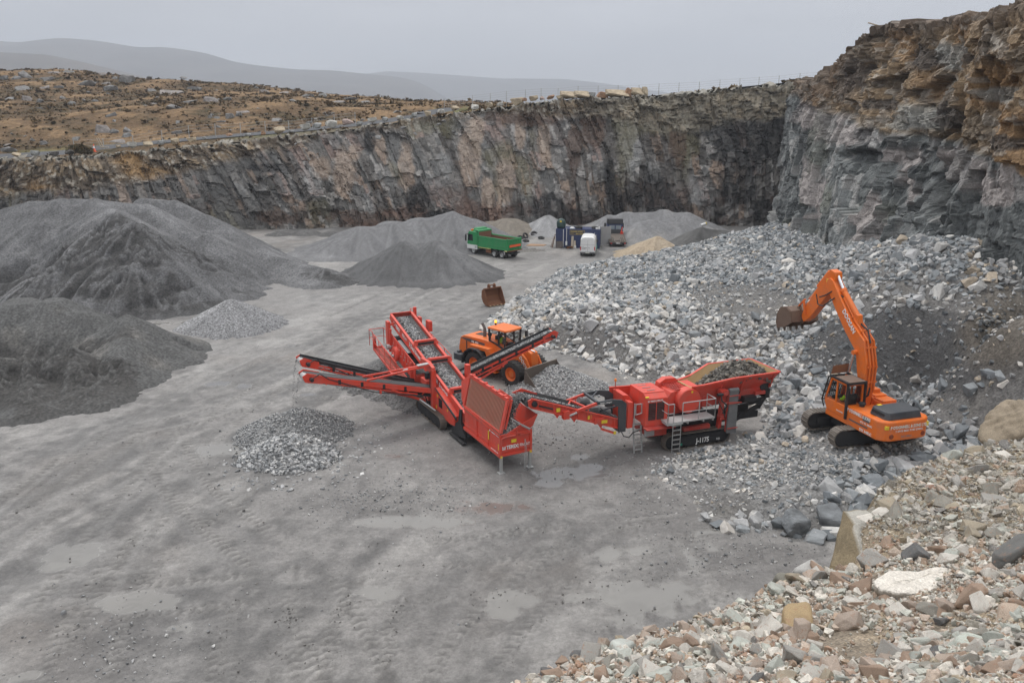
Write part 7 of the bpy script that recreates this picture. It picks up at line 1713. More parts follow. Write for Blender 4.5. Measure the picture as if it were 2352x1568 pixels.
for k in range(7): m.beam((.92, -1.4 + .18 * k, 3.3), (1.0, -1.25 + .16 * k, 3.72), .03, .04)
m.build("roof_guard", RUST, cab)
lettering(cab, "DOOSAN", (.1, -1.505, 1.5), .12, (-1, 0, 0), (0, 0, 1))
driver(xf(ex, (-.1, -.98, 1.85)), 107, "driver in a yellow hi-vis jacket sitting in the excavator cab")
# boom, arm, bucket (heights above the bench)
Z0 = EXZ
def b2(pts): return [(u, h - Z0) for u, h in pts]
BW = .32
low = b2([(.2, 3.2), (.28, 4.7), (.62, 6.0), (1.6, 6.85), (2.65, 7.95), (3.5, 8.95), (3.55, 9.35)]); upp = b2([(3.3, 9.5), (3.05, 9.4), (2.2, 8.5), (1.15, 7.45), (.1, 6.75), (-.3, 5.6), (-.35, 4.2), (-.2, 3.2)])
m = MB(); m.prism(low + upp, .05 - BW, .05 + BW); bm_ = m.build("boom", ORANGE, ex, .03)
lettering(bm_, "DOOSAN", (2.0, -.275, 7.92 - Z0), .38, (-.72, 0, -.70), (-.70, 0, .72), bold=.01, squeeze=.9)
m = MB(); m.prism(b2([(-.15, 2.9), (.5, 2.9), (.55, 3.6), (.05, 3.9), (-.35, 3.6)]), -.36, -.3); m.prism(b2([(-.15, 2.9), (.5, 2.9), (.55, 3.6), (.05, 3.9), (-.35, 3.6)]), .4, .46); m.tube((.05, -.4, 3.3 - Z0), (.05, .5, 3.3 - Z0), .12); m.build("boom_bracket", ORANGE, ex)
m = MB()
for w in (-.1, .1, .28): m.path([(-.42, w, 4.0 - Z0), (-.42, w, 5.5 - Z0), (-.02, w, 6.75 - Z0), (1.1, w, 7.58 - Z0), (2.2, w, 8.62 - Z0)], .045)
for q in ((-.4, 4.6), (-.36, 5.4), (-.1, 6.4), (.5, 7.15), (1.3, 7.75)): m.beam((q[0], -.2, q[1] - Z0), (q[0], .4, q[1] - Z0), .09, .09)
m.build("hydraulic_pipe", ORANGE, bm_)
m = MB(); m.path([(-.1, .0, 6.65 - Z0), (.3, .1, 7.25 - Z0), (.8, .1, 7.4 - Z0), (1.1, .1, 7.6 - Z0)], .05); m.build("hose", BLACK, bm_); m = MB(); m.path([(2.2, -.1, 8.6 - Z0), (2.9, -.2, 8.9 - Z0), (3.4, -.4, 8.5 - Z0), (3.9, -.35, 8.3 - Z0)], .04); m.build("hose", BLACK, bm_); m = MB(); m.path([(2.7, -.3, 8.5 - Z0), (3.4, -.45, 7.9 - Z0), (3.9, -.42, 7.9 - Z0), (4.2, -.35, 8.4 - Z0)], .035); m.build("hose", BLACK, bm_); m = MB(); m.path([(.05, -.2, 3.4 - Z0), (-.5, -.1, 3.9 - Z0), (-.42, 0, 4.3 - Z0)], .05); m.build("hose", BLACK, bm_)
for w in (-.42, .52):
    m = MB(); m.tube((1.1, w, 3.2 - Z0), (.85, w, 4.7 - Z0), .12); m.tube((.55, w - .08 if w < 0 else w + .08, 6.0 - Z0), (.55, -.2 if w < 0 else .3, 6.0 - Z0), .13); bc2 = m.build("boom_ram", ORANGE, ex); m = MB(); m.tube((.85, w, 4.7 - Z0), (.58, w, 5.95 - Z0), .065); m.build("ram_rod", CHROME, bc2)
m = MB(); m.tube((1.05, .05, 7.75 - Z0), (2.45, .05, 8.95 - Z0), .15); m.tube((2.4, .05, 8.9 - Z0), (2.5, .05, 9.0 - Z0), .18); m.prism(b2([(.8, 7.2), (1.3, 7.6), (1.15, 7.95), (.95, 7.9)]), -.1, .2); ac = m.build("arm_ram", ORANGE, ex); m = MB(); m.tube((2.45, .05, 8.95 - Z0), (3.1, .05, 9.72 - Z0), .085); m.build("ram_rod", CHROME, ac)
m = MB(); m.prism(b2([(3.0, 9.85), (3.45, 9.95), (3.85, 9.5), (4.5, 8.6), (5.45, 7.2), (5.6, 6.75), (5.35, 6.5), (4.9, 6.8), (4.2, 7.6), (3.4, 8.6), (3.0, 9.3), (2.95, 9.6)]), -.18, .28); arm = m.build("arm", ORANGE, ex, .03)
m = MB(); m.tube((3.75, .05, 9.75 - Z0), (4.6, .05, 8.75 - Z0), .12); a2 = m.build("bucket_ram", ORANGE, arm); m = MB(); m.tube((4.6, .05, 8.75 - Z0), (5.35, .05, 7.85 - Z0), .06); m.build("ram_rod", CHROME, a2)
m = MB(); m.beam((5.4, -.25, 7.8 - Z0), (5.15, -.25, 7.0 - Z0), .06, .12, (0, 1, 0)); m.beam((5.4, .35, 7.8 - Z0), (5.15, .35, 7.0 - Z0), .06, .12, (0, 1, 0)); m.beam((5.35, -.2, 7.85 - Z0), (5.85, -.2, 7.35 - Z0), .06, .12, (0, 1, 0)); m.beam((5.35, .3, 7.85 - Z0), (5.85, .3, 7.35 - Z0), .06, .12, (0, 1, 0)); m.build("bucket_link", ORANGE, arm)
stickers(arm, [(3.5, 3.65, -.2, -.185, 9.2 - Z0, 9.4 - Z0)])
BT = lambda L_: [(5.5 + (u - 5.5) * .80, 6.68 + (h - 6.8) * .86) for u, h in L_]
m = MB(); pr = b2(BT([(5.5, 6.55), (5.75, 7.25), (6.3, 7.45), (7.0, 7.3), (7.35, 6.8), (7.4, 6.2), (7.2, 5.8)]))
for (u0, h0), (u1, h1) in zip(pr[:-1], pr[1:]): m.beam((u0, .05, h0), (u1, .05, h1), 1.75, .06)
for s in (-.85, .95): m.prism(pr + b2(BT([(6.3, 6.05)])), s - .03, s + .03)
m.prism(b2([(5.4, 6.4), (5.75, 6.4), (6.1, 7.2), (5.75, 7.4)]), -.2, -.12); m.prism(b2([(5.4, 6.4), (5.75, 6.4), (6.1, 7.2), (5.75, 7.4)]), .22, .3)
bk_ = m.build("bucket", paint("rusty_bucket_steel", (.15, .10, .075), .6, .55, .2, (.25, .19, .14)), ex)
tx_, tz_ = pr[-1]
for k in range(5):
    w = -.78 + k * .415; MB().hexa([(tx_ + .08, w - .07, tz_ + .03), (tx_ - .08, w - .07, tz_), (tx_ - .08, w + .07, tz_), (tx_ + .08, w + .07, tz_ + .03), (tx_ - .03, w - .04, tz_ - .2), (tx_ - .10, w - .04, tz_ - .2), (tx_ - .10, w + .04, tz_ - .2), (tx_ - .03, w + .04, tz_ - .2)]).build("tooth", WORN, bk_)

# ================================================================== GREEN TIPPER LORRY
tk = empty("tipper_lorry", (.3, 105.1, 0), 137); tag(tk, "green tipper lorry with an empty rust brown body parked behind a gravel cone", "lorry")
for u in (1.05, 2.4, 6.3):
    for s in (-1, 1): wheel(tk, u, s * 1.0, .52, .55 if u < 5 else .34, s, GREYM, False, hub=.6)
m = MB(); m.box(.2, 7.2, -.45, .45, .65, .95); m.box(3.2, 4.2, -1.1, -.6, .45, .95); m.box(3.2, 4.2, .6, 1.1, .45, .95); m.box(.0, .25, -1.1, 1.1, .6, .75); m.build("chassis", BLACK, tk)
m = MB(); m.box(3.0, 3.9, -1.22, -1.15, .5, .9); m.build("side_guard", RUST, tk)
m = MB()
for s in (-1, 1):
    m.prism([(.05, 1.15), (5.3, 1.15), (5.3, 2.5), (.05, 2.45)], s * 1.22 - .05, s * 1.22 + .05)
    m.beam((.05, s * 1.27, 2.45), (5.3, s * 1.27, 2.5), .12, .14); m.beam((.05, s * 1.27, 1.55), (5.3, s * 1.27, 1.55), .08, .1); m.beam((.05, s * 1.27, 1.18), (5.3, s * 1.27, 1.18), .1, .12)
    m.beam((.05, s * 1.25, 1.15), (.05, s * 1.25, 2.65), .16, .16, (1, 0, 0)); m.beam((5.25, s * 1.25, 1.15), (5.25, s * 1.25, 2.7), .14, .14, (1, 0, 0))
m.prism([(5.25, 1.15), (5.35, 1.15), (5.35, 3.15), (5.25, 3.15)], -1.25, 1.25); m.prism([(5.25, 3.1), (6.0, 3.2), (6.0, 3.3), (5.25, 3.2)], -1.2, 1.2); m.box(.05, 5.3, -1.2, 1.2, 1.1, 1.18)
bd = m.build("tipper_body", GREENP, tk, .02)
m = MB()
for s in (-1, 1): m.prism([(.12, 1.2), (5.22, 1.2), (5.22, 2.42), (.12, 2.38)], s * 1.15 - .012, s * 1.15 + .012)
m.box(5.2, 5.24, -1.14, 1.14, 1.2, 3.0); m.box(.12, 5.2, -1.14, 1.14, 1.19, 1.22); m.build("liner", paint("rust_brown_liner", (.17, .075, .042), .8, .5, 0, (.24, .15, .11)), bd)
m = MB(); m.prism([(-.02, 1.12), (.06, 1.12), (.0, 2.5), (-.08, 2.5)], -1.2, 1.2); m.beam((-.06, -1.25, 2.5), (-.06, 1.25, 2.5), .1, .12)
for w in (-.75, -.25, .25, .75): m.beam((-.03, w, 1.2), (-.09, w, 2.45), .08, .1, (1, 0, 0))
tg = m.build("tailgate", GREENP, tk)
m = MB(); m.box(-.25, .1, -1.25, 1.25, 1.02, 1.12); m.build("tail_ledge", RUST, tg)
m = MB()
for k in range(8): w = -.95 + k * .25; m.sheet([(-.11, w, 1.55), (-.11, w + .17, 1.55), (-.125, w + .24, 1.8), (-.125, w + .07, 1.8)], .02)
m.build("hazard_chevron", paint("orange_red_reflector", (.9, .16, .04), .4, .05), tg)
m = MB(); m.sheet([(-.095, -1.0, 1.52), (-.095, 1.1, 1.52), (-.108, 1.1, 1.83), (-.108, -1.0, 1.83)], .015); m.build("hazard_board", paint("orange_board", (.75, .05, .03), .5, .1), tg)
m = MB()
for k in range(9): u = 3.0 + k * .25; m.sheet([(u, -1.29, 1.0), (u + .14, -1.29, 1.0), (u + .22, -1.29, 1.16), (u + .08, -1.29, 1.16)], .02)
m.build("marker_stripe", paint("pale_yellow_reflector", (.8, .75, .3), .4, .1), bd)
stickers(bd, [(.1, .5, -1.29, -1.27, .98, 1.12)], paint("pale_yellow_plate", (.75, .7, .3), .4, .1))
m = MB(); m.box(.5, .85, -1.25, -1.2, .55, .95); m.build("mudflap", GREYP, tk)
m = MB(); m.prism([(5.5, .75), (7.4, .75), (7.45, 1.5), (7.3, 2.75), (7.0, 3.0), (5.5, 2.95)], -1.18, 1.18); cb2 = m.build("cab", GREENP, tk, .07)
m = MB(); m.prism([(5.55, .7), (7.46, .7), (7.48, 1.25), (5.55, 1.25)], -1.2, 1.2); m.build("cab_skirt", WHITEP, cb2)
m = MB(); m.prism([(6.35, 1.75), (7.3, 1.75), (7.2, 2.6), (6.4, 2.6)], -1.195, 1.195); m.sheet([(7.44, -1.05, 1.7), (7.44, 1.05, 1.7), (7.31, 1.05, 2.65), (7.31, -1.05, 2.65)], .03); m.build("glass", DGLASS, cb2)
m = MB(); m.path([(7.2, -1.2, 2.6), (7.4, -1.5, 2.6), (7.4, -1.5, 1.8)], .03); m.box(7.32, 7.42, -1.6, -1.4, 1.7, 2.5); m.build("mirror", BLACK, cb2)
m = MB(); m.plan([(5.6, -1.0), (6.6, -1.0), (6.6, 1.0), (5.6, 1.0)], 2.95, 3.45, .8); m.build("wind_deflector", GREENP, cb2, .08)
m = MB(); m.box(6.7, 6.95, -.95, .95, 3.02, 3.2); lb = m.build("light_bar", AMBER, cb2); m = MB(); m.box(6.68, 6.97, -.2, .2, 3.03, 3.21); m.build("light_bar_sign", WHITE, lb)
m = MB(); m.sheet([(6.0, -1.205, .85), (5.65, -1.205, .85), (5.65, -1.205, 1.15), (6.0, -1.205, 1.15)], .01); m.build("door_sign", GREYM, cb2)

# ================================================================== WHITE VAN
vn = empty("white_van", (9.8, 106.5, 0), 82.3); tag(vn, "white high roofed panel van seen from behind in front of the blue container", "van")
def loft(secs, mat, name, parent, bevel=.05):
    """body drawn through cross sections: (u, half width low, half width top, floor, roof)"""
    m = MB(); rows = []
    for u, a, b, f, rf in secs:
        ring = [(u, -a, f), (u, -a, f + (rf - f) * .45), (u, -(a * .35 + b * .65), f + (rf - f) * .86), (u, -b * .80, rf - .06), (u, -b * .45, rf), (u, b * .45, rf), (u, b * .80, rf - .06), (u, (a * .35 + b * .65), f + (rf - f) * .86), (u, a, f + (rf - f) * .45), (u, a, f)]
        rows.append([m.bm.verts.new(C3(p)) for p in ring])
    for r0, r1 in zip(rows[:-1], rows[1:]):
        for i in range(10): m.bm.faces.new([r0[i], r0[(i + 1) % 10], r1[(i + 1) % 10], r1[i]])
    m.bm.faces.new(rows[0]); m.bm.faces.new(rows[-1])
    return m.build(name, mat, parent, bevel)
vb = loft([(0, .97, .86, .45, 2.50), (.25, .98, .88, .42, 2.58), (3.2, .98, .88, .42, 2.58), (4.0, .98, .84, .42, 2.45), (4.6, .97, .78, .45, 1.75), (5.3, .9, .7, .45, 1.25)], WHITEP, "body", vn, .06)
for u in (.95, 4.4):
    for s in (-1, 1): wheel(vn, u, s * .85, .34, .24, s, GREYM, False, hub=.6)
m = MB(); m.box(-.09, .1, -.96, .96, .40, .62); m.build("rear_bumper", paint("grey_bumper_plastic", (.12, .12, .125), .6, .3), vn, .04)
m = MB()
for w in (-.93, -.01, .91): m.box(-.012, .0, w, w + .02, .62, 2.1)
m.box(-.012, 0, -.9, .9, 1.55, 1.57); m.box(-.05, 0, .12, .25, 1.1, 1.16); m.build("door_seam", paint("dark_seam", (.2, .2, .2), .6, 0), vb)
for s in (-1, 1): MB().box(-.03, .06, s * .90 - .06, s * .90 + .06, .85, 1.3).build("tail_light", REDL, vb)
m = MB(); m.box(-.105, -.09, -.26, .26, .47, .57); m.build("number_plate", paint("pale_plate", (.7, .7, .6), .5, 0), vn)
DK = paint("dark_lettering", (.06, .06, .07), .6, 0)
lettering(vb, "P O'DONNELL", (-.015, -.78, 1.12), .14, (0, 1, 0), (0, 0, 1), DK, squeeze=.8); lettering(vb, "087 2544916", (-.015, -.72, .96), .12, (0, 1, 0), (0, 0, 1), DK, squeeze=.8); lettering(vb, "TRANSIT", (-.015, -.78, 1.3), .07, (0, 1, 0), (0, 0, 1), DK)
m = MB(); m.path([(3.9, -.98, 1.5), (4.0, -1.15, 1.5)], .03); m.box(3.95, 4.05, -1.22, -1.02, 1.35, 1.65); m.box(3.95, 4.05, 1.02, 1.22, 1.35, 1.65); m.build("mirror", BLACK, vn)

# ================================================================== BLUE CONTAINER AND WHAT STANDS ROUND IT
cn = empty("shipping_container", (6.05, 113.9, 0), -9); tag(cn, "dark blue shipping container used as a store with a yellow sign on its side", "container")
CW, CL, CH = 2.44, 6.06, 2.6                     # along local +u; depth away from the camera is -w
m = MB()
m.box(.03, CL - .03, -CW + .03, -.03, .12, CH - .05)
for k in range(30): u = .15 + k * .192; m.box(u, u + .1, -.04, .0, .18, CH - .12); m.box(u, u + .1, -CW, -CW + .04, .18, CH - .12); m.box(u, u + .1, -CW + .1, -.1, CH - .06, CH - .02)
for u in (.0, CL - .1):
    for w in (-CW, -.1): m.box(u, u + .1, w, w + .1, 0, CH)
for h in (.02, CH - .1):
    for w in (-CW - .01, -.1): m.box(0, CL, w, w + .11, h, h + .12)
m.build("container_shell", BLUEP, cn)
m = MB(); m.box(1.95, 3.95, .01, .04, 1.85, 2.42); sg = m.build("sign", paint("dark_sign_board", (.06, .05, .06), .6, .2), cn)
SY = paint("gold_lettering", (.55, .42, .12), .5, .1)
lettering(sg, "O'DONNELL & SONS", (2.0, .05, 2.2), .2, (1, 0, 0), (0, 0, 1), SY, bold=.006, squeeze=.9); lettering(sg, "TEL 074 95", (2.02, .05, 1.95), .17, (1, 0, 0), (0, 0, 1), SY, squeeze=.6); lettering(sg, "SAND & GRAVEL", (2.75, .05, 1.92), .19, (1, 0, 0), (0, 0, 1), SY, bold=.006, squeeze=.78)
m = MB(); m.box(1.92, 3.98, .005, .012, 1.82, 2.45); m.build("sign_border", SY, sg)
m = MB(); m.tube((1.05, .08, .1), (1.05, .08, 2.55), .04); m.build("downpipe", WHITEP, cn); m = MB(); m.tube((1.5, .08, .9), (1.5, .08, 2.75), .035); m.box(1.35, 1.6, .02, .1, .35, .9); m.build("downpipe", WHITEP, cn)
m = MB(); m.tube((5.35, .07, .3), (5.35, .07, 2.2), .03); m.build("downpipe", WHITEP, cn); m = MB(); m.tube((5.6, .07, .5), (5.6, .07, 1.9), .03); m.build("downpipe", GREYM, cn)
cnp = lambda u, w, h: xf(cn, (u, w, h))
def thing(name, label, cat, loc, deg, group=None):
    o = empty(name, loc, deg); return tag(o, label, cat, group)
t = thing("fuel_tank", "dark green rounded oil tank standing on the left end of the blue container", "tank", cnp(.62, -1.0, 2.6), -9)
m = MB(); m.lathe((0, 0, .02), (0, 0, 1), [(0, .58), (.25, .64), (.75, .64), (1.1, .5), (1.25, .25), (1.3, .05)], 24); m.build("tank_body", GREENT, t, smooth=True); m = MB(); m.lathe((0, 0, 1.28), (0, 0, 1), [(0, .12), (.08, .12)], 12); m.build("tank_lid", BLACK, t); stickers(t, [(-.12, .12, .63, .66, .85, 1.05)])
def tyre(label, loc, rot, r=.5, w=.28, group="discarded tyres lying on the ground by the pale cone"):
    m = MB(); m.lathe((0, 0, -w / 2), (0, 0, 1), [(.03, r * .55), (0, r * .7), (.02, r * .9), (w * .3, r), (w * .7, r), (w - .02, r * .9), (w, r * .7), (w - .03, r * .55), (w * .5, r * .6)], 28)
    # open centre: drop the end caps
    m.bm.faces.ensure_lookup_table(); bmesh.ops.delete(m.bm, geom=[f for f in m.bm.faces if len(f.verts) > 6], context='FACES_ONLY')
    vs_ = [v for v in m.bm.verts]; n = 28; a = vs_[:n]; b = vs_[-n:]
    for i in range(n): m.bm.faces.new([a[i], a[(i + 1) % n], b[(i + 1) % n], b[i]])
    o = m.build("tyre", RUBBER, None); o.location = loc; o.rotation_euler = rot
    return tag(o, label, "tyre", group)
tyre("tyre lying on the container roof behind the sign", cnp(3.1, -.75, 2.76), (.05, 0, 0), .52, .3, "tyres on the container roof"); tyre("tyre lying on the right end of the container roof", cnp(5.35, -.75, 2.76), (0, .05, 0), .5, .3, "tyres on the container roof")
tyre("worn tyre lying flat nearest the brown board, mud filled", onz(1208, 553, .17), (.08, .05, 0)); tyre("tyre leaning up against the others with its tread showing", onz(1207, 541, .42), (1.0, .1, .7)); tyre("tyre lying half tilted at the back of the group", onz(1227, 537, .3), (.6, -.1, .3), .55); tyre("tyre lying flat on the right of the group", onz(1243, 546, .17), (.1, .0, .5)); tyre("dark tyre at the left edge of the group behind the lorry tail", onz(1196, 545, .2), (.3, .2, .2))
t = thing("white_tarpaulin", "crumpled white sheet on the container roof between tank and tyre", "sheet", cnp(2.2, -.9, 2.6), -9); m = MB(); m.plan([(-.35, -.3), (.3, -.2), (.4, .2), (-.1, .35), (-.4, .2)], .0, .18, .5); m.build("sheet", WHITEP, t)
t = thing("white_box", "pair of pale boxes on the right front edge of the container roof", "box", cnp(5.75, -.35, 2.6), -9); m = MB(); m.box(-.3, .0, -.2, .2, 0, .25); m.build("box", WHITEP, t); m = MB(); m.box(.05, .3, -.2, .2, 0, .28); m.build("box", WHITEP, t)
t = thing("brown_panel", "brown board leaning on the left front of the blue container", "board", cnp(.15, .35, 0), -9); m = MB(); m.sheet([(-.05, .25, 0), (.85, .25, 0), (.85, -.1, .95), (-.05, -.1, .95)], .04); m.build("board", paint("dark_brown_board", (.075, .06, .055), .7, .3), t)
t = thing("timber_post", "weathered posts leaning against the left end of the container", "timber", cnp(-.25, .2, 0), -9)
for k in range(3): m = MB(); m.beam((-.2 - .12 * k, .2 - .25 * k, 0), (.12, -.05 - .3 * k, 1.55 + .1 * k), .1, .1); m.build("post", BROWNW if k != 1 else GREYP, t)
t = thing("plywood_sheet", "tall pale plywood boards leaning on the container below the sign", "boards", cnp(2.3, .25, 0), -9); m = MB(); m.sheet([(-.15, .25, 0), (.2, .25, 0), (.18, -.15, 1.65), (-.12, -.15, 1.65)], .04); m.build("board", WOOD, t); m = MB(); m.sheet([(.2, .35, 0), (.55, .35, 0), (.45, -.1, 1.05), (.25, -.1, 1.05)], .04); m.build("board", WOOD, t)
t = thing("scrap_heap", "low heap of rusty scrap in front of the blue container", "scrap", cnp(1.95, .75, 0), -9)
for k in range(9): a = mg.uniform(-.5, .5, 6); m = MB(); m.beam((a[0], a[1] * .5, .1 + abs(a[2]) * .4), (a[3], a[4] * .5, .1 + abs(a[5]) * .5), .16, .18); m.build("scrap_piece", RUST if k % 2 else BLACK, t)
t = thing("white_jerrycan", "small pale can standing by the scrap in front of the container", "can", cnp(2.75, .5, 0), -9); m = MB(); m.box(-.12, .12, -.1, .1, 0, .38); m.tube((-.06, 0, .38), (-.06, 0, .45), .03); m.build("can", WHITEP, t, .03)
t = thing("gas_bottle", "green gas bottle standing at the right corner of the container", "gas bottle", cnp(5.6, .4, 0), -9); m = MB(); m.lathe((0, 0, 0), (0, 0, 1), [(0, .16), (.5, .16), (.62, .08), (.72, .05)], 14); m.build("bottle", paint("teal_paint", (.05, .3, .24), .5, .3), t)
t = thing("wooden_pallet", "rusty brown flat board lying on the ground between the tyres and the container", "board", onz(1228, 563), 0); m = MB(); m.sheet([(-1.3, .7, .03), (1.2, .9, .03), (1.7, -.3, .03), (-.6, -.9, .03)], .05); m.build("board", paint("rusty_plate", (.33, .19, .10), .8, .5), t)
t = thing("yellow_mat", "small yellow brown mat on the ground beside the white van", "mat", onz(1303, 567), 0); m = MB(); m.sheet([(-.6, .5, .02), (.7, .5, .02), (.6, -.5, .02), (-.5, -.5, .02)], .03); m.build("mat", paint("ochre_mat", (.4, .28, .1), .8, .4), t)
t = thing("grey_hoarding", "plain grey sheet hoarding standing between the container and the recovery lorry", "hoarding", (12.45, 115.6, 0), 12); m = MB(); m.box(0, 1.45, -.03, .03, .05, 2.65); m.build("panel", GREYP, t); m = MB(); m.box(0, .06, -.06, .06, 0, 2.7); m.box(1.4, 1.46, -.06, .06, 0, 2.7); m.build("frame", GREYM, t)

# ================================================================== RECOVERY LORRY
rc = empty("recovery_lorry", (14.75, 114.6, 0), 89); tag(rc, "dark blue recovery lorry seen from behind with its ramp down beside the container", "lorry")
m = MB(); m.sheet([(-.1, -1.15, .5), (-.1, 1.15, .5), (3.6, 1.12, 1.25), (3.6, -1.12, 1.25)], .14)
for s in (-1, 1): m.beam((-.1, s * 1.15, .58), (3.6, s * 1.12, 1.33), .1, .14)
dk = m.build("ramp_deck", paint("muddy_deck", (.11, .09, .075), .8, .5, 0, (.15, .135, .12)), rc)
m = MB()
for s in (-1, 1):
    for k in range(3): w = s * (.45 + .24 * k); m.beam((.1, w, .66), (1.9, w, 1.02), .09, .08)
    for k in range(7): u = .15 + .27 * k; m.beam((u, s * .4, .66 + u * .2), (u, s * 1.0, .66 + u * .2), .05, .06)
m.build("ramp_rail", WORN, dk)
m = MB(); m.box(-.25, -.05, -1.2, 1.2, .42, .6); m.build("tail_bar", BLACK, rc); m = MB(); m.box(-.265, -.25, -.28, .28, .45, .57); m.build("number_plate", WHITE, rc)
for s in (-1, 1): MB().box(-.27, -.25, s * .95 - .12, s * .95 + .12, .45, .57).build("tail_light", REDL, rc)
m = MB(); m.box(.5, 6.5, -.4, .4, .5, .75); m.build("chassis", BLACK, rc)
for u in (1.3, 5.6):
    for s in (-1, 1): wheel(rc, u, s * .92, .42, .28, s, GREYM, False, hub=.6)
m = MB(); m.prism([(4.2, .7), (6.2, .7), (6.2, 1.5), (6.0, 2.6), (4.2, 2.6)], -1.1, 1.1); rcb = m.build("cab", BLUEP, rc, .06)
m = MB(); m.box(4.18, 4.2, -.85, -.08, 1.85, 2.4); m.box(4.18, 4.2, .08, .85, 1.85, 2.4); m.build("glass", paint("sky_lit_glass", (.25, .3, .34), .1, 0), rcb)
m = MB(); m.prism([(4.1, 2.6), (5.6, 2.62), (5.3, 3.25), (4.3, 3.3)], -1.12, 1.12); m.build("wind_deflector", BLACK, rcb, .08)
m = MB(); m.box(3.7, 4.1, -1.05, 1.05, 1.25, 1.85); m.build("headboard", SLATE, rc)
m = MB(); m.beam((3.5, .75, 1.3), (3.9, 1.0, 2.2), .1, .1); m.box(3.3, 3.7, .7, 1.1, 1.25, 1.6); m.build("winch_arm", RED, rc)
m = MB(); m.box(3.5, 3.8, -1.1, -.8, 1.25, 1.5); m.build("amber_lamp", AMBER, rc)
m = MB()
for s in (-1, 1): m.path([(5.9, s * 1.1, 2.3), (6.0, s * 1.3, 2.35)], .03); m.box(5.9, 6.0, s * 1.3 - .12, s * 1.3 + .12, 1.8, 2.5)
m.build("mirror", BLACK, rcb)

# ================================================================== SMALL THINGS
bk2 = empty("digger_bucket", (-1.80, 79.2, 0), 36 - 90); tag(bk2, "rusty empty excavator bucket lying on the floor at the edge of the blasted rock", "bucket")
m = MB(); pr = [(.62, .06), (.1, .06), (-.35, .3), (-.62, .8), (-.55, 1.45), (-.2, 1.62)]
for (u0, h0), (u1, h1) in zip(pr[:-1], pr[1:]): m.beam((u0, 0, h0), (u1, 0, h1), 2.0, .06)
for s in (-1, 1): m.prism(pr + [(.0, 1.35)], s * 1.0 - .03, s * 1.0 + .03)
m.beam((-.22, -1.02, 1.63), (-.22, 1.02, 1.63), .14, .1); bks = m.build("bucket_shell", RUST, bk2)
m = MB()
for s in (-.32, .32): m.prism([(-.55, 1.5), (-.1, 1.62), (-.15, 1.95), (-.35, 2.05), (-.55, 1.9)], s - .05, s + .05)
m.tube((-.28, -.4, 1.9), (-.28, .4, 1.9), .06); m.build("hanger", RUST, bk2)
for k in range(5): w = -.85 + k * .425; MB().hexa([(.6, w - .07, .02), (.6, w + .07, .02), (.6, w + .07, .12), (.6, w - .07, .12), (.82, w - .04, .05), (.82, w + .04, .05), (.82, w + .04, .08), (.82, w - .04, .08)]).build("tooth", paint("bright_worn_steel", (.4, .3, .18), .5, .3, .3), bk2)
q = ony(1614, 520, 118); t = thing("painted_drum", "small pale drum with a yellow end lying high on the dark ridged heap", "drum", q, 30); m = MB(); m.tube((-.4, 0, .15), (.4, .1, .35), .22, n=14); m.build("drum_body", WHITEP, t); m = MB(); m.tube((.4, .1, .35), (.5, .12, .38), .225, n=14); m.build("drum_end", YELLOW, t)
q = ony(217, 349, 134.2); t = thing("traffic_cone", "orange and white traffic cone on the brow beside the brown bush", "traffic cone", q, 0)
OR = paint("orange_cone", (.85, .12, .04), .5, .1); m = MB(); m.box(-.3, .3, -.3, .3, 0, .06); m.lathe((0, 0, .06), (0, 0, 1), [(0, .24), (.5, .15)], 16); m.build("cone_foot", OR, t); m = MB(); m.lathe((0, 0, .56), (0, 0, 1), [(0, .152), (.34, .09)], 16); m.build("reflective_band", WHITE, t); m = MB(); m.lathe((0, 0, .9), (0, 0, 1), [(0, .09), (.3, .035)], 16); m.build("cone_tip", OR, t)
q = ony(237, 338, 137); t = thing("wooden_barrier", "weathered wooden frame leaning beside the road by the cone", "barrier", q, 0); m = MB(); m.beam((-.3, 0, -.2), (-.9, 0, 1.4), .12, .1); m.beam((.1, 0, -.2), (-.6, 0, 1.45), .1, .1); m.beam((-.4, 0, 0), (1.0, .2, .0), .3, .12); m.build("frame", WOOD, t)
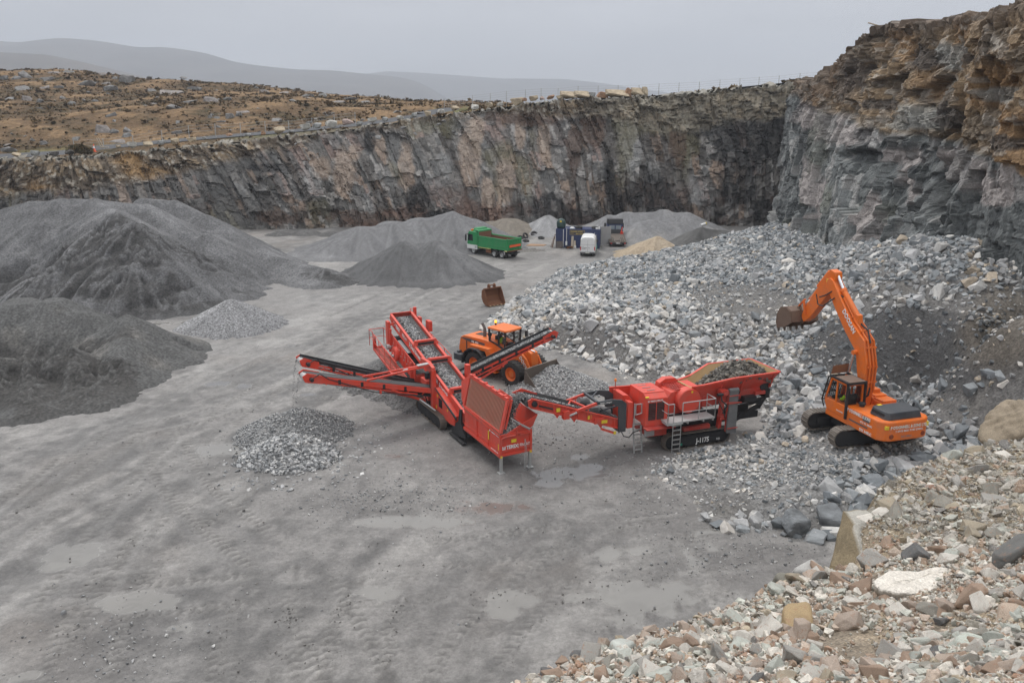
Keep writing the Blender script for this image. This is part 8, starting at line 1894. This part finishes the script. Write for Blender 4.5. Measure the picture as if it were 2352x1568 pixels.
q = ony(1996, 63, 93); t = thing("wooden_pole", "two pale wooden poles lying on top of the right rock face", "pole", q, 0); m = MB(); m.tube((-.15, 0, .45), (1.9, .2, -.15), .07); m.build("pole", WOOD, t); m = MB(); m.tube((1.1, .2, -.1), (4.0, .4, -.05), .06); m.build("pole", WOOD, t)
def fence(name, label, tops, Ys, hgt, wires, mat, r=.06):
    t = thing(name, label, "fence", (0, 0, 0), 0); P = [ony(x, y, Y) for (x, y), Y in zip(tops, Ys)]
    for p in P: m = MB(); m.tube((p.x, -p.y, p.z - hgt - 1.2), (p.x, -p.y, p.z), r, n=6); m.build("post", mat, t)
    for k in range(wires): m = MB(); m.path([(p.x, -p.y, p.z - .1 - k * hgt / wires) for p in P], .014, 4); m.build("wire", GREYM, t)
    return t
PX = [(1020, 227), (1085, 218.6), (1126, 214), (1163, 209), (1207, 206), (1243, 203), (1282, 203), (1328, 197.6), (1374, 197), (1420, 195.7), (1468, 195), (1514, 192), (1560, 190), (1607, 188), (1654, 183), (1700, 180), (1744, 177), (1790, 174), (1838, 168), (1880, 166)]
fence("wire_fence", "wire fence with thin posts along the brow at the back of the quarry", PX, [149] * len(PX), 1.5, 4, GREYM, .05)
PL = [(168, 322), (236, 318), (304, 311), (370, 299), (432, 288), (493, 284), (551, 282), (608, 278), (662, 277), (716, 271), (767, 263), (815, 258)]
fence("wire_fence", "low grey wire fence beside the tarred road at the foot of the moor", PL, [139 + .8 * k for k in range(12)], 1.45, 3, GREYM, .06)
# ================================================================== MIST
hm = bpy.data.materials.new("thin_mist"); hm.use_nodes = True; nt = hm.node_tree; nt.nodes.clear()
pv = nt.nodes.new("ShaderNodeVolumePrincipled"); pv.inputs['Color'].default_value = (.84, .90, 1.0, 1); pv.inputs['Density'].default_value = .00030
ou = nt.nodes.new("ShaderNodeOutputMaterial"); nt.links.new(pv.outputs[0], ou.inputs['Volume'])
bm = bmesh.new(); bmesh.ops.create_cube(bm, size=1); me = bpy.data.meshes.new("haze"); bm.to_mesh(me); bm.free()
o = link("haze", me, hm); o.location = (0, 3800, 284); o.scale = (14600, 8600, 572); tag(o, "thin pale mist filling the air over the quarry and hills", kind='stuff')
